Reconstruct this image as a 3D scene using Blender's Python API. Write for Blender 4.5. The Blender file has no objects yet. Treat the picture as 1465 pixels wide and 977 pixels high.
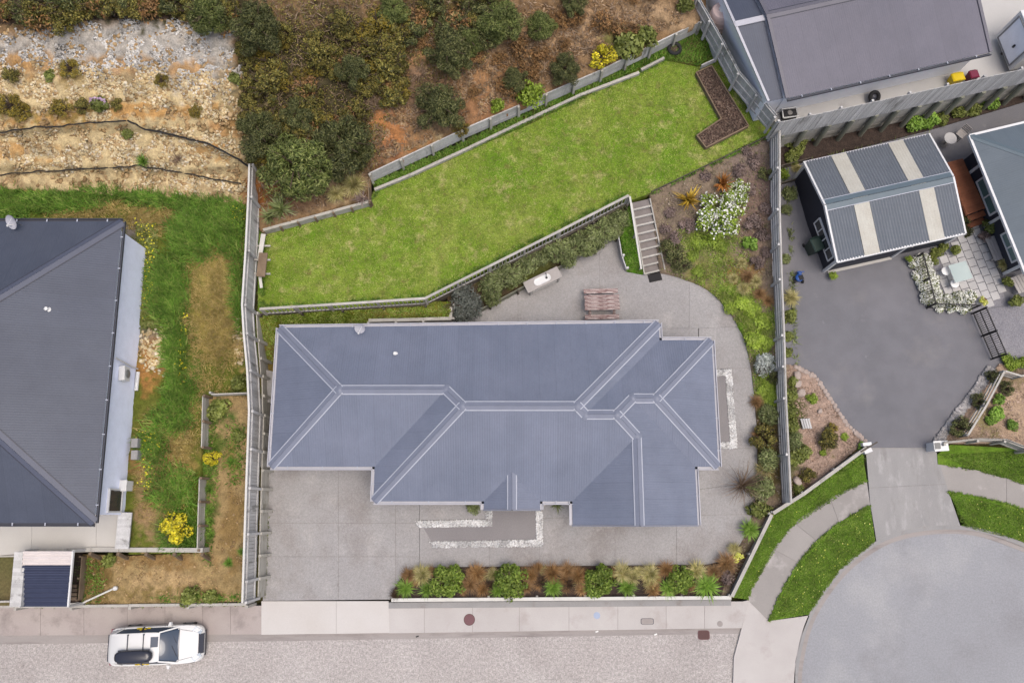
import bpy, bmesh, math, random
import numpy as np
from mathutils import Vector, Matrix, noise
from mathutils.geometry import delaunay_2d_cdt
random.seed(7); RNG = np.random.default_rng(11)
SC = bpy.context.scene; COL = SC.collection
# ------------------------------------------------------------------ camera, sky, sun, exposure
F_PX, TILT, HC = 1140.0, math.radians(12.3), 40.0      # photo is 1465 px wide
cam_d = bpy.data.cameras.new('camera'); cam = bpy.data.objects.new('camera', cam_d); COL.objects.link(cam)
cam.location = (0, 0, HC); cam.rotation_euler = (TILT, 0, 0)
cam_d.sensor_width = 36; cam_d.lens = 36 * F_PX / 1465; cam_d.clip_end = 2000
SC.camera = cam
W = bpy.data.worlds.new('World'); SC.world = W; W.use_nodes = True
nt = W.node_tree; bg = nt.nodes['Background']
sky = nt.nodes.new('ShaderNodeTexSky'); sky.sky_type = 'NISHITA'; sky.sun_disc = False
SUN_EL, SUN_AZ = math.radians(74), math.radians(122)     # azimuth clockwise from +Y
sky.sun_elevation = SUN_EL; sky.sun_rotation = SUN_AZ
sky.air_density = 1.0; sky.dust_density = 6.0; sky.ozone_density = 0.6
nt.links.new(sky.outputs[0], bg.inputs[0]); bg.inputs[1].default_value = 0.15
sl = bpy.data.lights.new('sun', 'SUN'); sl.energy = 1.1; sl.angle = math.radians(40); sl.color = (1, .97, .93)
so = bpy.data.objects.new('sun', sl); COL.objects.link(so)
sd = Vector((math.sin(SUN_AZ) * math.cos(SUN_EL), math.cos(SUN_AZ) * math.cos(SUN_EL), math.sin(SUN_EL)))
so.rotation_euler = sd.to_track_quat('Z', 'Y').to_euler(); so.location = sd * 60
SC.view_settings.view_transform = 'Standard'; SC.view_settings.look = 'None'
SC.view_settings.gamma = 1; SC.view_settings.use_curve_mapping = False
SC.view_settings.exposure = 0.42
# ------------------------------------------------------------------ helpers
def sm(pts, n=5):
    """smooth curve through points"""
    out = []; p = [pts[0]] + list(pts) + [pts[-1]]
    for i in range(1, len(p) - 2):
        for k in range(n):
            t = k / n; f = lambda a, b, c, d: .5 * (2 * b + (c - a) * t + (2 * a - 5 * b + 4 * c - d) * t * t + (3 * b - a - 3 * c + d) * t ** 3)
            out.append(tuple(f(p[i - 1][j], p[i][j], p[i + 1][j], p[i + 2][j]) for j in (0, 1)))
    return out + [pts[-1]]
ARC_O = sm([(1069, 857), (1078, 836), (1093, 808), (1127, 758), (1174, 720), (1240, 687)])
ARC_I = sm([(1245, 723), (1208, 743), (1174, 770), (1143, 805), (1116, 851), (1100, 888)])
RGT_U = sm([(1342, 664), (1386, 670), (1424, 679), (1465, 692), (1560, 730)]); RGT_L = sm([(1560, 775), (1465, 729), (1405, 712), (1356, 703)])
KRB_O = sm([(1136, 1060), (1136, 977), (1139, 943), (1147, 906), (1158, 877), (1176, 846), (1201, 815), (1231, 788), (1267, 767), (1308, 755), (1355, 751), (1398, 754), (1440, 766), (1504, 794), (1566, 842)], 3)
KRB_I = sm([(1147, 1060), (1147, 977), (1150, 945), (1157, 912), (1168, 882), (1186, 852), (1210, 822), (1238, 798), (1272, 778), (1311, 767), (1355, 763), (1395, 766), (1435, 778), (1500, 806), (1560, 850)], 3)
PAV_E = sm([(1000, 808), (1022, 806), (1041, 798), (1060, 776), (1074, 745), (1080, 712), (1083, 690)]); PAT_N = sm([(893, 387), (918, 393), (950, 392), (978, 400), (1012, 415), (1040, 442), (1056, 467)])
SID_E = sm([(1056, 467.3), (1066, 490), (1076, 540), (1083, 620), (1083, 689.7)])
_c, _s = math.cos(TILT), math.sin(TILT)
def P(px, py, z=0.0):
    """plan position of a point of known height z, surveyed from the aerial photo"""
    x = (px - 732.5) / F_PX; y = (488.5 - py) / F_PX
    t = (z - HC) / (y * _s - _c)
    return Vector((x * t, (y * _c + _s) * t, z))
def Pn(px, py, z):
    x = (px - 732.5) / F_PX; y = (488.5 - py) / F_PX
    t = (z - HC) / (y * _s - _c)
    return np.stack([x * t, (y * _c + _s) * t, z + 0 * x], -1)
K = 0.60
def C(r, g, b, k=None):
    k = K if k is None else k
    f = lambda v: ((v / 255 / 12.92) if v / 255 <= .04045 else ((v / 255 + .055) / 1.055) ** 2.4) * k
    return (f(r), f(g), f(b), 1.0)
def new_mat(name):
    m = bpy.data.materials.new(name); m.use_nodes = True
    return m, m.node_tree, m.node_tree.nodes['Principled BSDF']
def N(t, kind, **kw):
    n = t.nodes.new(kind)
    for k, v in kw.items(): setattr(n, k, v)
    return n
def ramp(t, cols, pos=None):
    n = N(t, 'ShaderNodeValToRGB'); e = n.color_ramp.elements
    k = len(cols)
    pos = pos or [i / (k - 1) for i in range(k)]
    while len(e) < k: e.new(.5)
    for i in range(k): e[i].position = pos[i]; e[i].color = cols[i]
    return n
def noise_n(t, vec, scale, detail=4, rough=.6):
    n = N(t, 'ShaderNodeTexNoise'); n.inputs['Scale'].default_value = scale
    n.inputs['Detail'].default_value = detail; n.inputs['Roughness'].default_value = rough
    t.links.new(vec, n.inputs['Vector']); return n
def mult(t, a, b):
    n = N(t, 'ShaderNodeMix', data_type='RGBA', blend_type='MULTIPLY'); n.inputs[0].default_value = 1
    t.links.new(a, n.inputs[6]); t.links.new(b, n.inputs[7]); return n.outputs[2]
def spots(t, vec, base, cols, scale, lo=.45, hi=.7):
    """second colour showing through in patches"""
    n = noise_n(t, vec, scale, 5, .65); r = ramp(t, [(0,0,0,1), (1,1,1,1)], [lo, hi]); t.links.new(n.outputs[0], r.inputs[0])
    m = N(t, 'ShaderNodeMix', data_type='RGBA'); t.links.new(r.outputs[0], m.inputs[0])
    t.links.new(base, m.inputs[6]); m.inputs[7].default_value = cols
    return m.outputs[2]
MATS = {}
def surf(name, cols, scale=1.0, fine=30, amp=.25, rough=.85, bump=.15, spec=.3, vcol=False, patch=None, objrand=0.0, stretch=None, metal=0, local=False, coarse=None):
    """general weathered surface: big colour drift, fine grain, optional patches, optional per-piece tint"""
    m, t, b = new_mat(name)
    if local: vec = N(t, 'ShaderNodeTexCoord').outputs['Object']
    else: vec = N(t, 'ShaderNodeNewGeometry').outputs['Position']
    if stretch:
        mp = N(t, 'ShaderNodeMapping'); mp.inputs['Scale'].default_value = stretch; t.links.new(vec, mp.inputs[0]); vec = mp.outputs[0]
    if vcol:
        a = N(t, 'ShaderNodeAttribute', attribute_name='Col'); base = a.outputs['Color']
        if cols:
            n1 = noise_n(t, vec, scale, 5); r = ramp(t, cols, [.3, .7] if len(cols) == 2 else None); t.links.new(n1.outputs[0], r.inputs[0]); base = mult(t, base, r.outputs[0])
    else:
        n1 = noise_n(t, vec, scale, 5)
        k = len(cols); r = ramp(t, cols, [.28 + .44 * i / max(1, k - 1) for i in range(k)] if k > 1 else [.5]); t.links.new(n1.outputs[0], r.inputs[0]); base = r.outputs[0]
    if patch: 
        for (pc, ps, lo, hi) in patch: base = spots(t, vec, base, pc, ps, lo, hi)
    n2 = noise_n(t, vec, fine, 3, .7); r2 = ramp(t, [(1 - amp,) * 3 + (1,), (1 + amp,) * 3 + (1,)], [.3, .7]); t.links.new(n2.outputs[0], r2.inputs[0])
    base = mult(t, base, r2.outputs[0])
    if coarse:
        n3 = noise_n(t, vec, coarse[0], 2, .5); r3 = ramp(t, [(1 - coarse[1],) * 3 + (1,), (1 + coarse[1],) * 3 + (1,)], [.35, .65]); t.links.new(n3.outputs[0], r3.inputs[0]); base = mult(t, base, r3.outputs[0])
    if objrand:
        oi = N(t, 'ShaderNodeObjectInfo'); r3 = ramp(t, [(1 - objrand,) * 3 + (1,), (1 + objrand,) * 3 + (1,)]); t.links.new(oi.outputs['Random'], r3.inputs[0]); base = mult(t, base, r3.outputs[0])
    t.links.new(base, b.inputs['Base Color'])
    b.inputs['Roughness'].default_value = rough; b.inputs['Specular IOR Level'].default_value = spec; b.inputs['Metallic'].default_value = metal
    if bump:
        bn = N(t, 'ShaderNodeBump'); bn.inputs['Strength'].default_value = bump; bn.inputs['Distance'].default_value = .05
        t.links.new(n2.outputs[0], bn.inputs['Height']); t.links.new(bn.outputs[0], b.inputs['Normal'])
    MATS[name] = m; return m
def leafm(name, cols, rough=.6, objrand=.15, trans=.15):
    if name.startswith(('leaf_', 'grass_')): cols = [tuple(min(.8, c * 1.22) for c in q[:3]) + (1,) for q in cols]
    """leaves, blades, stones: colour drawn per separate piece"""
    m, t, b = new_mat(name)
    g = N(t, 'ShaderNodeNewGeometry'); r = ramp(t, cols); t.links.new(g.outputs['Random Per Island'], r.inputs[0]); base = r.outputs[0]
    n1 = noise_n(t, g.outputs['Position'], 1.3, 2); r2 = ramp(t, [(.72,) * 3 + (1,), (1.25,) * 3 + (1,)], [.35, .65]); t.links.new(n1.outputs[0], r2.inputs[0]); base = mult(t, base, r2.outputs[0])
    if objrand:
        oi = N(t, 'ShaderNodeObjectInfo'); r3 = ramp(t, [(1 - objrand,) * 3 + (1,), (1 + objrand,) * 3 + (1,)]); t.links.new(oi.outputs['Random'], r3.inputs[0]); base = mult(t, base, r3.outputs[0])
    t.links.new(base, b.inputs['Base Color']); b.inputs['Roughness'].default_value = rough; b.inputs['Specular IOR Level'].default_value = .25
    if trans: b.inputs['Subsurface Weight'].default_value = 0
    MATS[name] = m; return m
def plain(name, col, rough=.5, metal=0, spec=.4, objrand=0):
    return surf(name, [col, tuple(c * 1.12 for c in col[:3]) + (1,)], 2.0, 25, .06, rough, 0, spec, objrand=objrand, metal=metal)
# ---- mesh builder
class MB:
    def __init__(s): s.v = []; s.f = []
    def add(s, vs, fs):
        o = len(s.v); s.v += [tuple(v) for v in vs]; s.f += [tuple(i + o for i in f) for f in fs]; return s
    def box(s, c, d, rz=0, M=None):
        x, y, z = d[0] / 2, d[1] / 2, d[2] / 2
        vs = [Vector((a, b, e)) for a in (-x, x) for b in (-y, y) for e in (-z, z)]
        R = M if M is not None else Matrix.Rotation(rz, 3, 'Z')
        return s.add([R @ v + Vector(c) for v in vs], [(0,1,3,2), (4,6,7,5), (0,4,5,1), (2,3,7,6), (0,2,6,4), (1,5,7,3)])
    def beam(s, p, q, w, h, up=(0, 0, 1)):
        p, q = Vector(p), Vector(q); ax = (q - p); L = ax.length; ax.normalize(); up = Vector(up)
        sd = ax.cross(up)
        if sd.length < 1e-4: sd = ax.cross(Vector((1, 0, 0)))
        sd.normalize(); u = sd.cross(ax)
        return s.box((p + q) / 2, (L, w, h), M=Matrix((ax, -sd, u)).transposed())
    def prism(s, poly, z0, z1):
        n = len(poly)
        if sum(poly[i][0] * poly[(i + 1) % n][1] - poly[(i + 1) % n][0] * poly[i][1] for i in range(n)) < 0: poly = poly[::-1]
        a = [(p[0], p[1], z0) for p in poly]; b = [(p[0], p[1], z1) for p in poly]
        return s.add(a + b, [tuple(range(n))[::-1], tuple(range(n, 2 * n))] + [(i, (i + 1) % n, n + (i + 1) % n, n + i) for i in range(n)])
    def tube(s, pts, r, n=8, cap=True):
        pts = [Vector(p) for p in pts]; rs = r if isinstance(r, (list, tuple)) else [r] * len(pts); rings = []
        o = len(s.v)
        for i, p in enumerate(pts):
            d = (pts[min(i + 1, len(pts) - 1)] - pts[max(i - 1, 0)]).normalized()
            a = d.orthogonal() if i == 0 else (a - d * a.dot(d)); a.normalize(); b = d.cross(a)
            s.v += [tuple(p + (a * math.cos(2 * math.pi * k / n) + b * math.sin(2 * math.pi * k / n)) * rs[i]) for k in range(n)]
        for i in range(len(pts) - 1):
            s.f += [(o + i * n + k, o + i * n + (k + 1) % n, o + (i + 1) * n + (k + 1) % n, o + (i + 1) * n + k) for k in range(n)]
        if cap:
            s.f.append(tuple(o + k for k in range(n))[::-1]); s.f.append(tuple(o + (len(pts) - 1) * n + k for k in range(n)))
        return s
    def lathe(s, c, prof, n=20):
        o = len(s.v); c = Vector(c)
        for (r, z) in prof: s.v += [tuple(c + Vector((r * math.cos(2 * math.pi * k / n), r * math.sin(2 * math.pi * k / n), z))) for k in range(n)]
        for i in range(len(prof) - 1):
            s.f += [(o + i * n + k, o + i * n + (k + 1) % n, o + (i + 1) * n + (k + 1) % n, o + (i + 1) * n + k) for k in range(n)]
        s.f.append(tuple(o + k for k in range(n))[::-1]); s.f.append(tuple(o + (len(prof) - 1) * n + k for k in range(n)))
        return s
    def build(s, name, mat, parent=None, smooth=False, local=False):
        off = Vector((0, 0, 0))
        if parent is not None and not local: off = wloc(parent)
        me = bpy.data.meshes.new(name); me.from_pydata([tuple(Vector(v) - off) for v in s.v], [], s.f); me.update()
        if smooth:
            me.polygons.foreach_set('use_smooth', [True] * len(me.polygons))
            try: me.set_sharp_from_angle(angle=math.radians(40))
            except Exception: pass
        me.materials.append(MATS[mat]); o = bpy.data.objects.new(name, me); COL.objects.link(o)
        if parent is not None: o.parent = parent
        return o
def wloc(o):
    v = Vector((0, 0, 0))
    while o is not None: v = v + o.location; o = o.parent
    return v
def tag(o, label=None, cat=None, group=None, kind=None):
    if label: o['label'] = label
    if cat: o['category'] = cat
    if group: o['group'] = group
    if kind: o['kind'] = kind
    return o
def root(name, loc, label, cat, group=None):
    o = bpy.data.objects.new(name, None); o.empty_display_size = .3; COL.objects.link(o); o.location = loc
    return tag(o, label, cat, group)
_unit = {}
def piece(name, parent, c, d, mat, rz=0, M=None):
    """one box-shaped member; alike members share a mesh"""
    if mat not in _unit:
        me = bpy.data.meshes.new('member_' + mat); bm = bmesh.new(); bmesh.ops.create_cube(bm, size=1)
        bm.to_mesh(me); bm.free(); me.materials.append(MATS[mat]); _unit[mat] = me
    o = bpy.data.objects.new(name, _unit[mat]); COL.objects.link(o); o.parent = parent
    c = Vector(c) - (wloc(parent) if parent else Vector())
    R = (M if M is not None else Matrix.Rotation(rz, 3, 'Z')).to_4x4()
    o.matrix_local = Matrix.Translation(c) @ R @ Matrix.Diagonal((*d, 1)); return o
def member(name, parent, p, q, w, h, mat, up=(0, 0, 1)):
    p, q = Vector(p), Vector(q); ax = q - p; L = ax.length; ax.normalize(); up = Vector(up); sd = ax.cross(up)
    if sd.length < 1e-4: sd = ax.cross(Vector((1, 0, 0)))
    sd.normalize(); u = sd.cross(ax)
    return piece(name, parent, (p + q) / 2, (L, w, h), mat, M=Matrix((ax, -sd, u)).transposed())
def flat(name, poly_px, z, mat, thick=.5, parent=None, kind='structure'):
    o = MB().prism([P(a, b, z) for a, b in poly_px], z - thick, z).build(name, mat, parent)
    if parent is None: tag(o, kind=kind)
    return o
def dens(poly, step):
    out = []
    for i, (a, b) in enumerate(poly):
        c, d = poly[(i + 1) % len(poly)]; n = max(1, int(math.hypot(c - a, d - b) / step))
        out += [(a + (c - a) * k / n, b + (d - b) * k / n) for k in range(n)]
    return out
def inside(px, py, poly):
    px = np.asarray(px, float); py = np.asarray(py, float); r = np.zeros(px.shape, bool); n = len(poly)
    for i in range(n):
        x1, y1 = poly[i]; x2, y2 = poly[(i + 1) % n]
        if y1 == y2: continue
        r ^= ((y1 > py) != (y2 > py)) & (px < (x2 - x1) * (py - y1) / (y2 - y1) + x1)
    return r
def nz(x, y, s, seed=0.0): return noise.fractal(Vector((x * s, y * s, seed)), 1.0, 2.0, 4)
def blobmix(px, py, base, blobs, wob=18):
    n1 = nz(px, py, .03, 3.3); n2 = nz(px, py, .11, 8.1); c = list(base[:3])
    for (bx, by, rx, ry, col, st) in blobs:
        d = math.hypot((px + n1 * wob - bx) / rx, (py + n2 * wob - by) / ry) + n2 * .45 + n1 * .3
        w = max(0, min(1, (1.15 - d) / .45)) * st
        if w > 0: c = [c[i] * (1 - w) + col[i] * w for i in range(3)]
    return c
def terrain(name, poly, zf, mat, base=None, blobs=(), step=7, rough=0.0, kind='structure', skirt=.6):
    bd = dens(poly, step); xs = [p[0] for p in poly]; ys = [p[1] for p in poly]
    gx, gy = np.meshgrid(np.arange(min(xs), max(xs), step), np.arange(min(ys), max(ys), step))
    gx = gx.ravel() + RNG.uniform(-.3, .3, gx.size) * step; gy = gy.ravel() + RNG.uniform(-.3, .3, gy.size) * step
    k = inside(gx, gy, poly); pts = bd + list(zip(gx[k], gy[k])); nb = len(bd)
    vs, es, fs, *_ = delaunay_2d_cdt([Vector(p) for p in pts], [(i, (i + 1) % nb) for i in range(nb)], [], 1, 1e-4)
    me = bpy.data.meshes.new(name); V = []
    for v in vs:
        z = zf(v.x, v.y) + (nz(v.x, v.y, .06, 1.7) * rough if rough else 0); V.append(tuple(P(v.x, v.y, z)))
    F = [tuple(reversed(f)) for f in fs]
    n0 = len(V); bnd = {}
    for f in F:
        for i in range(len(f)):
            e = (f[i], f[(i + 1) % len(f)])
            if (e[1], e[0]) in bnd: del bnd[(e[1], e[0])]
            else: bnd[e] = 1
    mp = {}
    for a, b in list(bnd):
        for i in (a, b):
            if i not in mp: mp[i] = len(V); V.append((V[i][0], V[i][1], V[i][2] - skirt))
        F.append((b, a, mp[a], mp[b]))
    me.from_pydata(V, [], F); me.update()
    if base is not None:
        ca = me.color_attributes.new('Col', 'FLOAT_COLOR', 'POINT'); cols = np.ones((len(V), 4), np.float32)
        for i, v in enumerate(vs): cols[i, :3] = blobmix(v.x, v.y, base, blobs)
        for i, j in mp.items(): cols[j] = cols[i]
        ca.data.foreach_set('color', cols.ravel())
    bm = bmesh.new(); bm.from_mesh(me); bmesh.ops.recalc_face_normals(bm, faces=bm.faces)
    if sum(f.normal.z for f in bm.faces) < 0: bmesh.ops.reverse_faces(bm, faces=bm.faces)
    bm.to_mesh(me); bm.free()
    me.polygons.foreach_set('use_smooth', [True] * len(me.polygons)); me.materials.append(MATS[mat])
    o = bpy.data.objects.new(name, me); COL.objects.link(o); tag(o, kind=kind); return o
def mesh_np(name, V, Fq, mat):
    """V (n,3), Fq (m,k) equal-size faces"""
    me = bpy.data.meshes.new(name); V = np.ascontiguousarray(V, np.float32); Fq = np.ascontiguousarray(Fq, np.int32)
    m, k = Fq.shape; me.vertices.add(len(V)); me.vertices.foreach_set('co', V.ravel())
    me.loops.add(m * k); me.loops.foreach_set('vertex_index', Fq.ravel())
    me.polygons.add(m); me.polygons.foreach_set('loop_start', np.arange(m, dtype=np.int32) * k)
    me.update(calc_edges=True); me.validate(); me.materials.append(MATS[mat]); return me
def rot_basis(nrm, spin):
    n = nrm / (np.linalg.norm(nrm, axis=1, keepdims=True) + 1e-9)
    a = np.cross(n, np.array([.31, .57, .76])); a /= np.linalg.norm(a, axis=1, keepdims=True) + 1e-9
    b = np.cross(n, a); cs, sn = np.cos(spin)[:, None], np.sin(spin)[:, None]
    return a * cs + b * sn, b * cs - a * sn, n
def leaves_np(pos, nrm, ls, wr=.5, rng=RNG):
    n = len(pos); u, v, w = rot_basis(nrm, rng.uniform(0, 6.28, n)); L = (ls * rng.uniform(.6, 1.4, n))[:, None]
    q = np.stack([pos - u * L * .5, pos + v * L * wr * .5 + w * L * .08, pos + u * L * .5, pos - v * L * wr * .5 + w * L * .08], 1)
    return q.reshape(-1, 3), np.arange(4 * n).reshape(n, 4)
def stuff(name, V, F, mat, label, cat=None):
    o = bpy.data.objects.new(name, mesh_np(name, V, F, mat)); COL.objects.link(o); return tag(o, label, cat or name.split('_')[-1], kind='stuff')
_ph = (1 + 5 ** .5) / 2
ICO_V = np.array([(-1,_ph,0),(1,_ph,0),(-1,-_ph,0),(1,-_ph,0),(0,-1,_ph),(0,1,_ph),(0,-1,-_ph),(0,1,-_ph),(_ph,0,-1),(_ph,0,1),(-_ph,0,-1),(-_ph,0,1)]) / 1.9
ICO_F = np.array([(0,11,5),(0,5,1),(0,1,7),(0,7,10),(0,10,11),(1,5,9),(5,11,4),(11,10,2),(10,7,6),(7,1,8),(3,9,4),(3,4,2),(3,2,6),(3,6,8),(3,8,9),(4,9,5),(2,4,11),(6,2,10),(8,6,7),(9,8,1)])
def rocks_np(pos, size, flat_=.6, rng=RNG):
    n = len(pos); v = ICO_V[None] * (1 + rng.uniform(-.35, .35, (n, 12, 1))); sc = size[:, None, None] * rng.uniform(.6, 1.3, (n, 1, 3)); sc[:, :, 2] *= flat_
    v = v * sc; a = rng.uniform(0, 6.28, n); c, s = np.cos(a)[:, None], np.sin(a)[:, None]
    v = np.stack([v[:, :, 0] * c - v[:, :, 1] * s, v[:, :, 0] * s + v[:, :, 1] * c, v[:, :, 2]], -1) + pos[:, None]
    return v.reshape(-1, 3), (ICO_F[None] + 12 * np.arange(n)[:, None, None]).reshape(-1, 3)
def blades_np(pos, L, wd, lean=.5, rng=RNG):
    n = len(pos); a = rng.uniform(0, 6.28, n); d = np.stack([np.cos(a), np.sin(a), 0 * a], -1); p = np.stack([-np.sin(a), np.cos(a), 0 * a], -1)
    h = (L * rng.uniform(.5, 1.3, n))[:, None]; w = (wd * rng.uniform(.7, 1.3, n))[:, None]; ln = (lean * rng.uniform(.2, 1.4, n))[:, None]
    q = np.stack([pos - p * w, pos + p * w, pos + d * h * ln + np.array([0, 0, 1.]) * h], 1)
    return q.reshape(-1, 3), np.arange(3 * n).reshape(n, 3)
def sample(poly, n, zf, blobs=None, dz=0.0, rng=RNG):
    """n points inside a px polygon, thinned by blobs (px,py,rx,ry,w); returns world positions"""
    xs = [p[0] for p in poly]; ys = [p[1] for p in poly]; out = []
    tot = 0
    while tot < n:
        x = rng.uniform(min(xs), max(xs), 4 * n); y = rng.uniform(min(ys), max(ys), 4 * n); k = inside(x, y, poly); x, y = x[k], y[k]
        if blobs:
            w = np.zeros(len(x))
            for b in blobs: w = np.maximum(w, b[4] * np.clip(1.6 - 1.2 * np.hypot((x - b[0]) / b[2], (y - b[1]) / b[3]), 0, 1))
            k = rng.uniform(0, 1, len(x)) < w; x, y = x[k], y[k]
        out.append(np.stack([x, y], -1)); tot += len(x)
        if len(x) == 0: break
    xy = np.concatenate(out)[:n]; z = np.array([zf(a, b) for a, b in xy]) if callable(zf) else np.full(len(xy), zf)
    return Pn(xy[:, 0], xy[:, 1], z + dz)
def lerp(x, x0, x1, a, b): t = max(0, min(1, (x - x0) / (x1 - x0))); return a + (b - a) * t
def pl(x, pts):
    if x <= pts[0][0]: return pts[0][1]
    for (a, b), (c, d) in zip(pts, pts[1:]):
        if x <= c: return b + (d - b) * (x - a) / (c - a)
    return pts[-1][1]
# ------------------------------------------------------------------ materials
surf('road_chip', [C(188,181,177), C(203,197,193)], .25, 16, .34, .95, .5, .2, patch=[(C(178,171,167), .16, .50, .70), (C(170,163,159), 1.4, .64, .74)], coarse=(7, .12))
surf('asphalt_pale', [C(163,164,168), C(168,169,173), C(173,174,177)], .16, 30, .12, .9, .25, .25, patch=[(C(152,151,154), .22, .50, .74), (C(184,184,185), .16, .55, .74), (C(148,147,149), 1.6, .66, .76)], coarse=(12, .07))
surf('asphalt_yard', [C(124,124,129), C(135,134,139)], .25, 30, .16, .9, .3, .25, patch=[(C(146,143,143), .4, .56, .82), (C(160,159,162), 1.3, .66, .80)], coarse=(1.2, .05))
surf('gravel_grey', [C(140,139,146), C(160,158,162)], 1.2, 22, .35, .95, .5)
surf('concrete_path', [C(200,194,190), C(213,208,204)], .5, 40, .08, .9, .1, .25, patch=[(C(190,181,176), .8, .55, .75)], objrand=.03)
surf('concrete_path_old', [C(182,170,166), C(196,186,180)], .6, 40, .10, .9, .1, .25, patch=[(C(160,150,146), 1.1, .52, .72)], objrand=.05)
surf('concrete_crossing', [C(216,210,204), C(224,220,216)], .5, 40, .06, .9, .08, .25)
surf('concrete_apron', [C(160,158,157), C(176,174,172)], .6, 40, .12, .9, .15, .25, stretch=(1.6, .5, 1), patch=[(C(190,188,186), 1.8, .54, .72), (C(152,149,147), 1.2, .56, .76)])
surf('concrete_arc', [C(164,159,155), C(176,171,166)], .6, 40, .08, .9, .1, patch=[(C(204,198,194), .7, .56, .72)], objrand=.04)
surf('kerb_grey', [C(160,159,158), C(174,172,171)], .8, 35, .10, .9, .1, patch=[(C(150,142,137), 1.2, .55, .7)])
surf('kerb_channel', [C(166,159,155), C(180,173,169)], .5, 35, .12, .9, .1, stretch=(.4, 3, 1), patch=[(C(150,141,138), .8, .52, .7)])
surf('aggregate', [C(170,167,166), C(181,179,178)], .35, 28, .20, .92, .3, .2, patch=[(C(160,154,151), .32, .50, .70), (C(190,186,183), .7, .56, .74), (C(148,140,136), 1.7, .66, .76)], objrand=.03, coarse=(9, .06))
surf('aggregate_dark', [C(146,142,143), C(156,152,152)], .5, 30, .16, .92, .3)
surf('joint_dark', [C(140,132,128), C(152,144,140)], 1, 20, .1)
surf('concrete_upper', [C(206,204,201), C(218,216,213)], .5, 35, .07, .9, .1, patch=[(C(186,184,182), .9, .56, .72)])
surf('concrete_left', [C(206,202,194), C(216,212,205)], .6, 35, .06, .9, .08, objrand=.03)
surf('lawn_mown', [C(110,146,38), C(132,156,56), C(158,166,84)], .45, 12, .28, .95, .6, .15, patch=[(C(112,150,40), .28, .50, .66), (C(186,180,120), 1.5, .54, .70), (C(136,132,74), 2.4, .56, .70)], coarse=(3.5, .16))
surf('lawn_verge', [C(92,128,36), C(110,142,46)], .6, 12, .26, .95, .6, .15, patch=[(C(130,150,64), 1.1, .52, .72), (C(82,116,30), 2.2, .58, .74)], coarse=(4.0, .16))
surf('earth', None, 1.0, 14, .30, .95, .6, .15, vcol=True, coarse=(3.2, .16))
surf('bark_mulch', [C(70,55,50), C(96,78,70)], 4, 16, .5, .95, .7, patch=[(C(130,112,100), 9, .62, .7)])
surf('bed_soil', [C(58,48,44), C(86,72,64)], 3, 18, .4, .95, .6)
surf('wild_ground', [C(96,104,56), C(120,106,72)], .2, 8, .3, .95, .5)
def roof_mat(name, a, b, pitch, strength, amp, rough=.5):
    m, t, bs = new_mat(name)
    uv = N(t, 'ShaderNodeUVMap', uv_map='UVMap'); sp = N(t, 'ShaderNodeSeparateXYZ'); t.links.new(uv.outputs[0], sp.inputs[0])
    mm = N(t, 'ShaderNodeMath', operation='MULTIPLY'); mm.inputs[1].default_value = 2 * math.pi / pitch; t.links.new(sp.outputs[0], mm.inputs[0])
    sn = N(t, 'ShaderNodeMath', operation='SINE'); t.links.new(mm.outputs[0], sn.inputs[0])
    g = N(t, 'ShaderNodeNewGeometry'); n1 = noise_n(t, g.outputs['Position'], .35, 4); r = ramp(t, [a, b], [.35, .65]); t.links.new(n1.outputs[0], r.inputs[0])
    n2 = noise_n(t, g.outputs['Position'], 14, 3, .7); r2 = ramp(t, [(1 - amp,) * 3 + (1,), (1 + amp,) * 3 + (1,)], [.3, .7]); t.links.new(n2.outputs[0], r2.inputs[0])
    base = mult(t, r.outputs[0], r2.outputs[0])
    dv = N(t, 'ShaderNodeMath', operation='DIVIDE'); dv.inputs[1].default_value = .76; t.links.new(sp.outputs[0], dv.inputs[0])
    fl = N(t, 'ShaderNodeMath', operation='FLOOR'); t.links.new(dv.outputs[0], fl.inputs[0])
    wn_ = N(t, 'ShaderNodeTexWhiteNoise', noise_dimensions='1D'); t.links.new(fl.outputs[0], wn_.inputs['W'])
    r4 = ramp(t, [(.965,) * 3 + (1,), (1.035,) * 3 + (1,)]); t.links.new(wn_.outputs['Value'], r4.inputs[0]); base = mult(t, base, r4.outputs[0])
    fr = N(t, 'ShaderNodeMath', operation='FRACT'); t.links.new(dv.outputs[0], fr.inputs[0])
    r5 = ramp(t, [(.86,) * 3 + (1,), (1, 1, 1, 1)], [.0, .05]); t.links.new(fr.outputs[0], r5.inputs[0]); base = mult(t, base, r5.outputs[0])
    n3 = noise_n(t, uv.outputs[0], 1.1, 6, .7); r6 = ramp(t, [(.93,) * 3 + (1,), (1.05,) * 3 + (1,)], [.3, .7]); t.links.new(n3.outputs[0], r6.inputs[0]); base = mult(t, base, r6.outputs[0])
    t.links.new(base, bs.inputs['Base Color'])
    bn = N(t, 'ShaderNodeBump'); bn.inputs['Strength'].default_value = strength; bn.inputs['Distance'].default_value = .02; t.links.new(sn.outputs[0], bn.inputs['Height']); t.links.new(bn.outputs[0], bs.inputs['Normal'])
    bs.inputs['Roughness'].default_value = rough; bs.inputs['Specular IOR Level'].default_value = .35; MATS[name] = m
roof_mat('roof_blue', C(122,130,149), C(131,138,157), .11, .18, .05)
roof_mat('roof_left', C(80,86,102), C(88,94,109), .11, .07, .06)
roof_mat('roof_upper', C(106,105,118), C(114,112,125), .11, .12, .05)
roof_mat('roof_right', C(100,113,124), C(108,120,130), .11, .05, .04)
plain('cap_blue', C(131,137,154)); plain('cap_left', C(88,93,110)); plain('cap_upper', C(110,108,118)); plain('cap_right', C(100,116,126))
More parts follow.
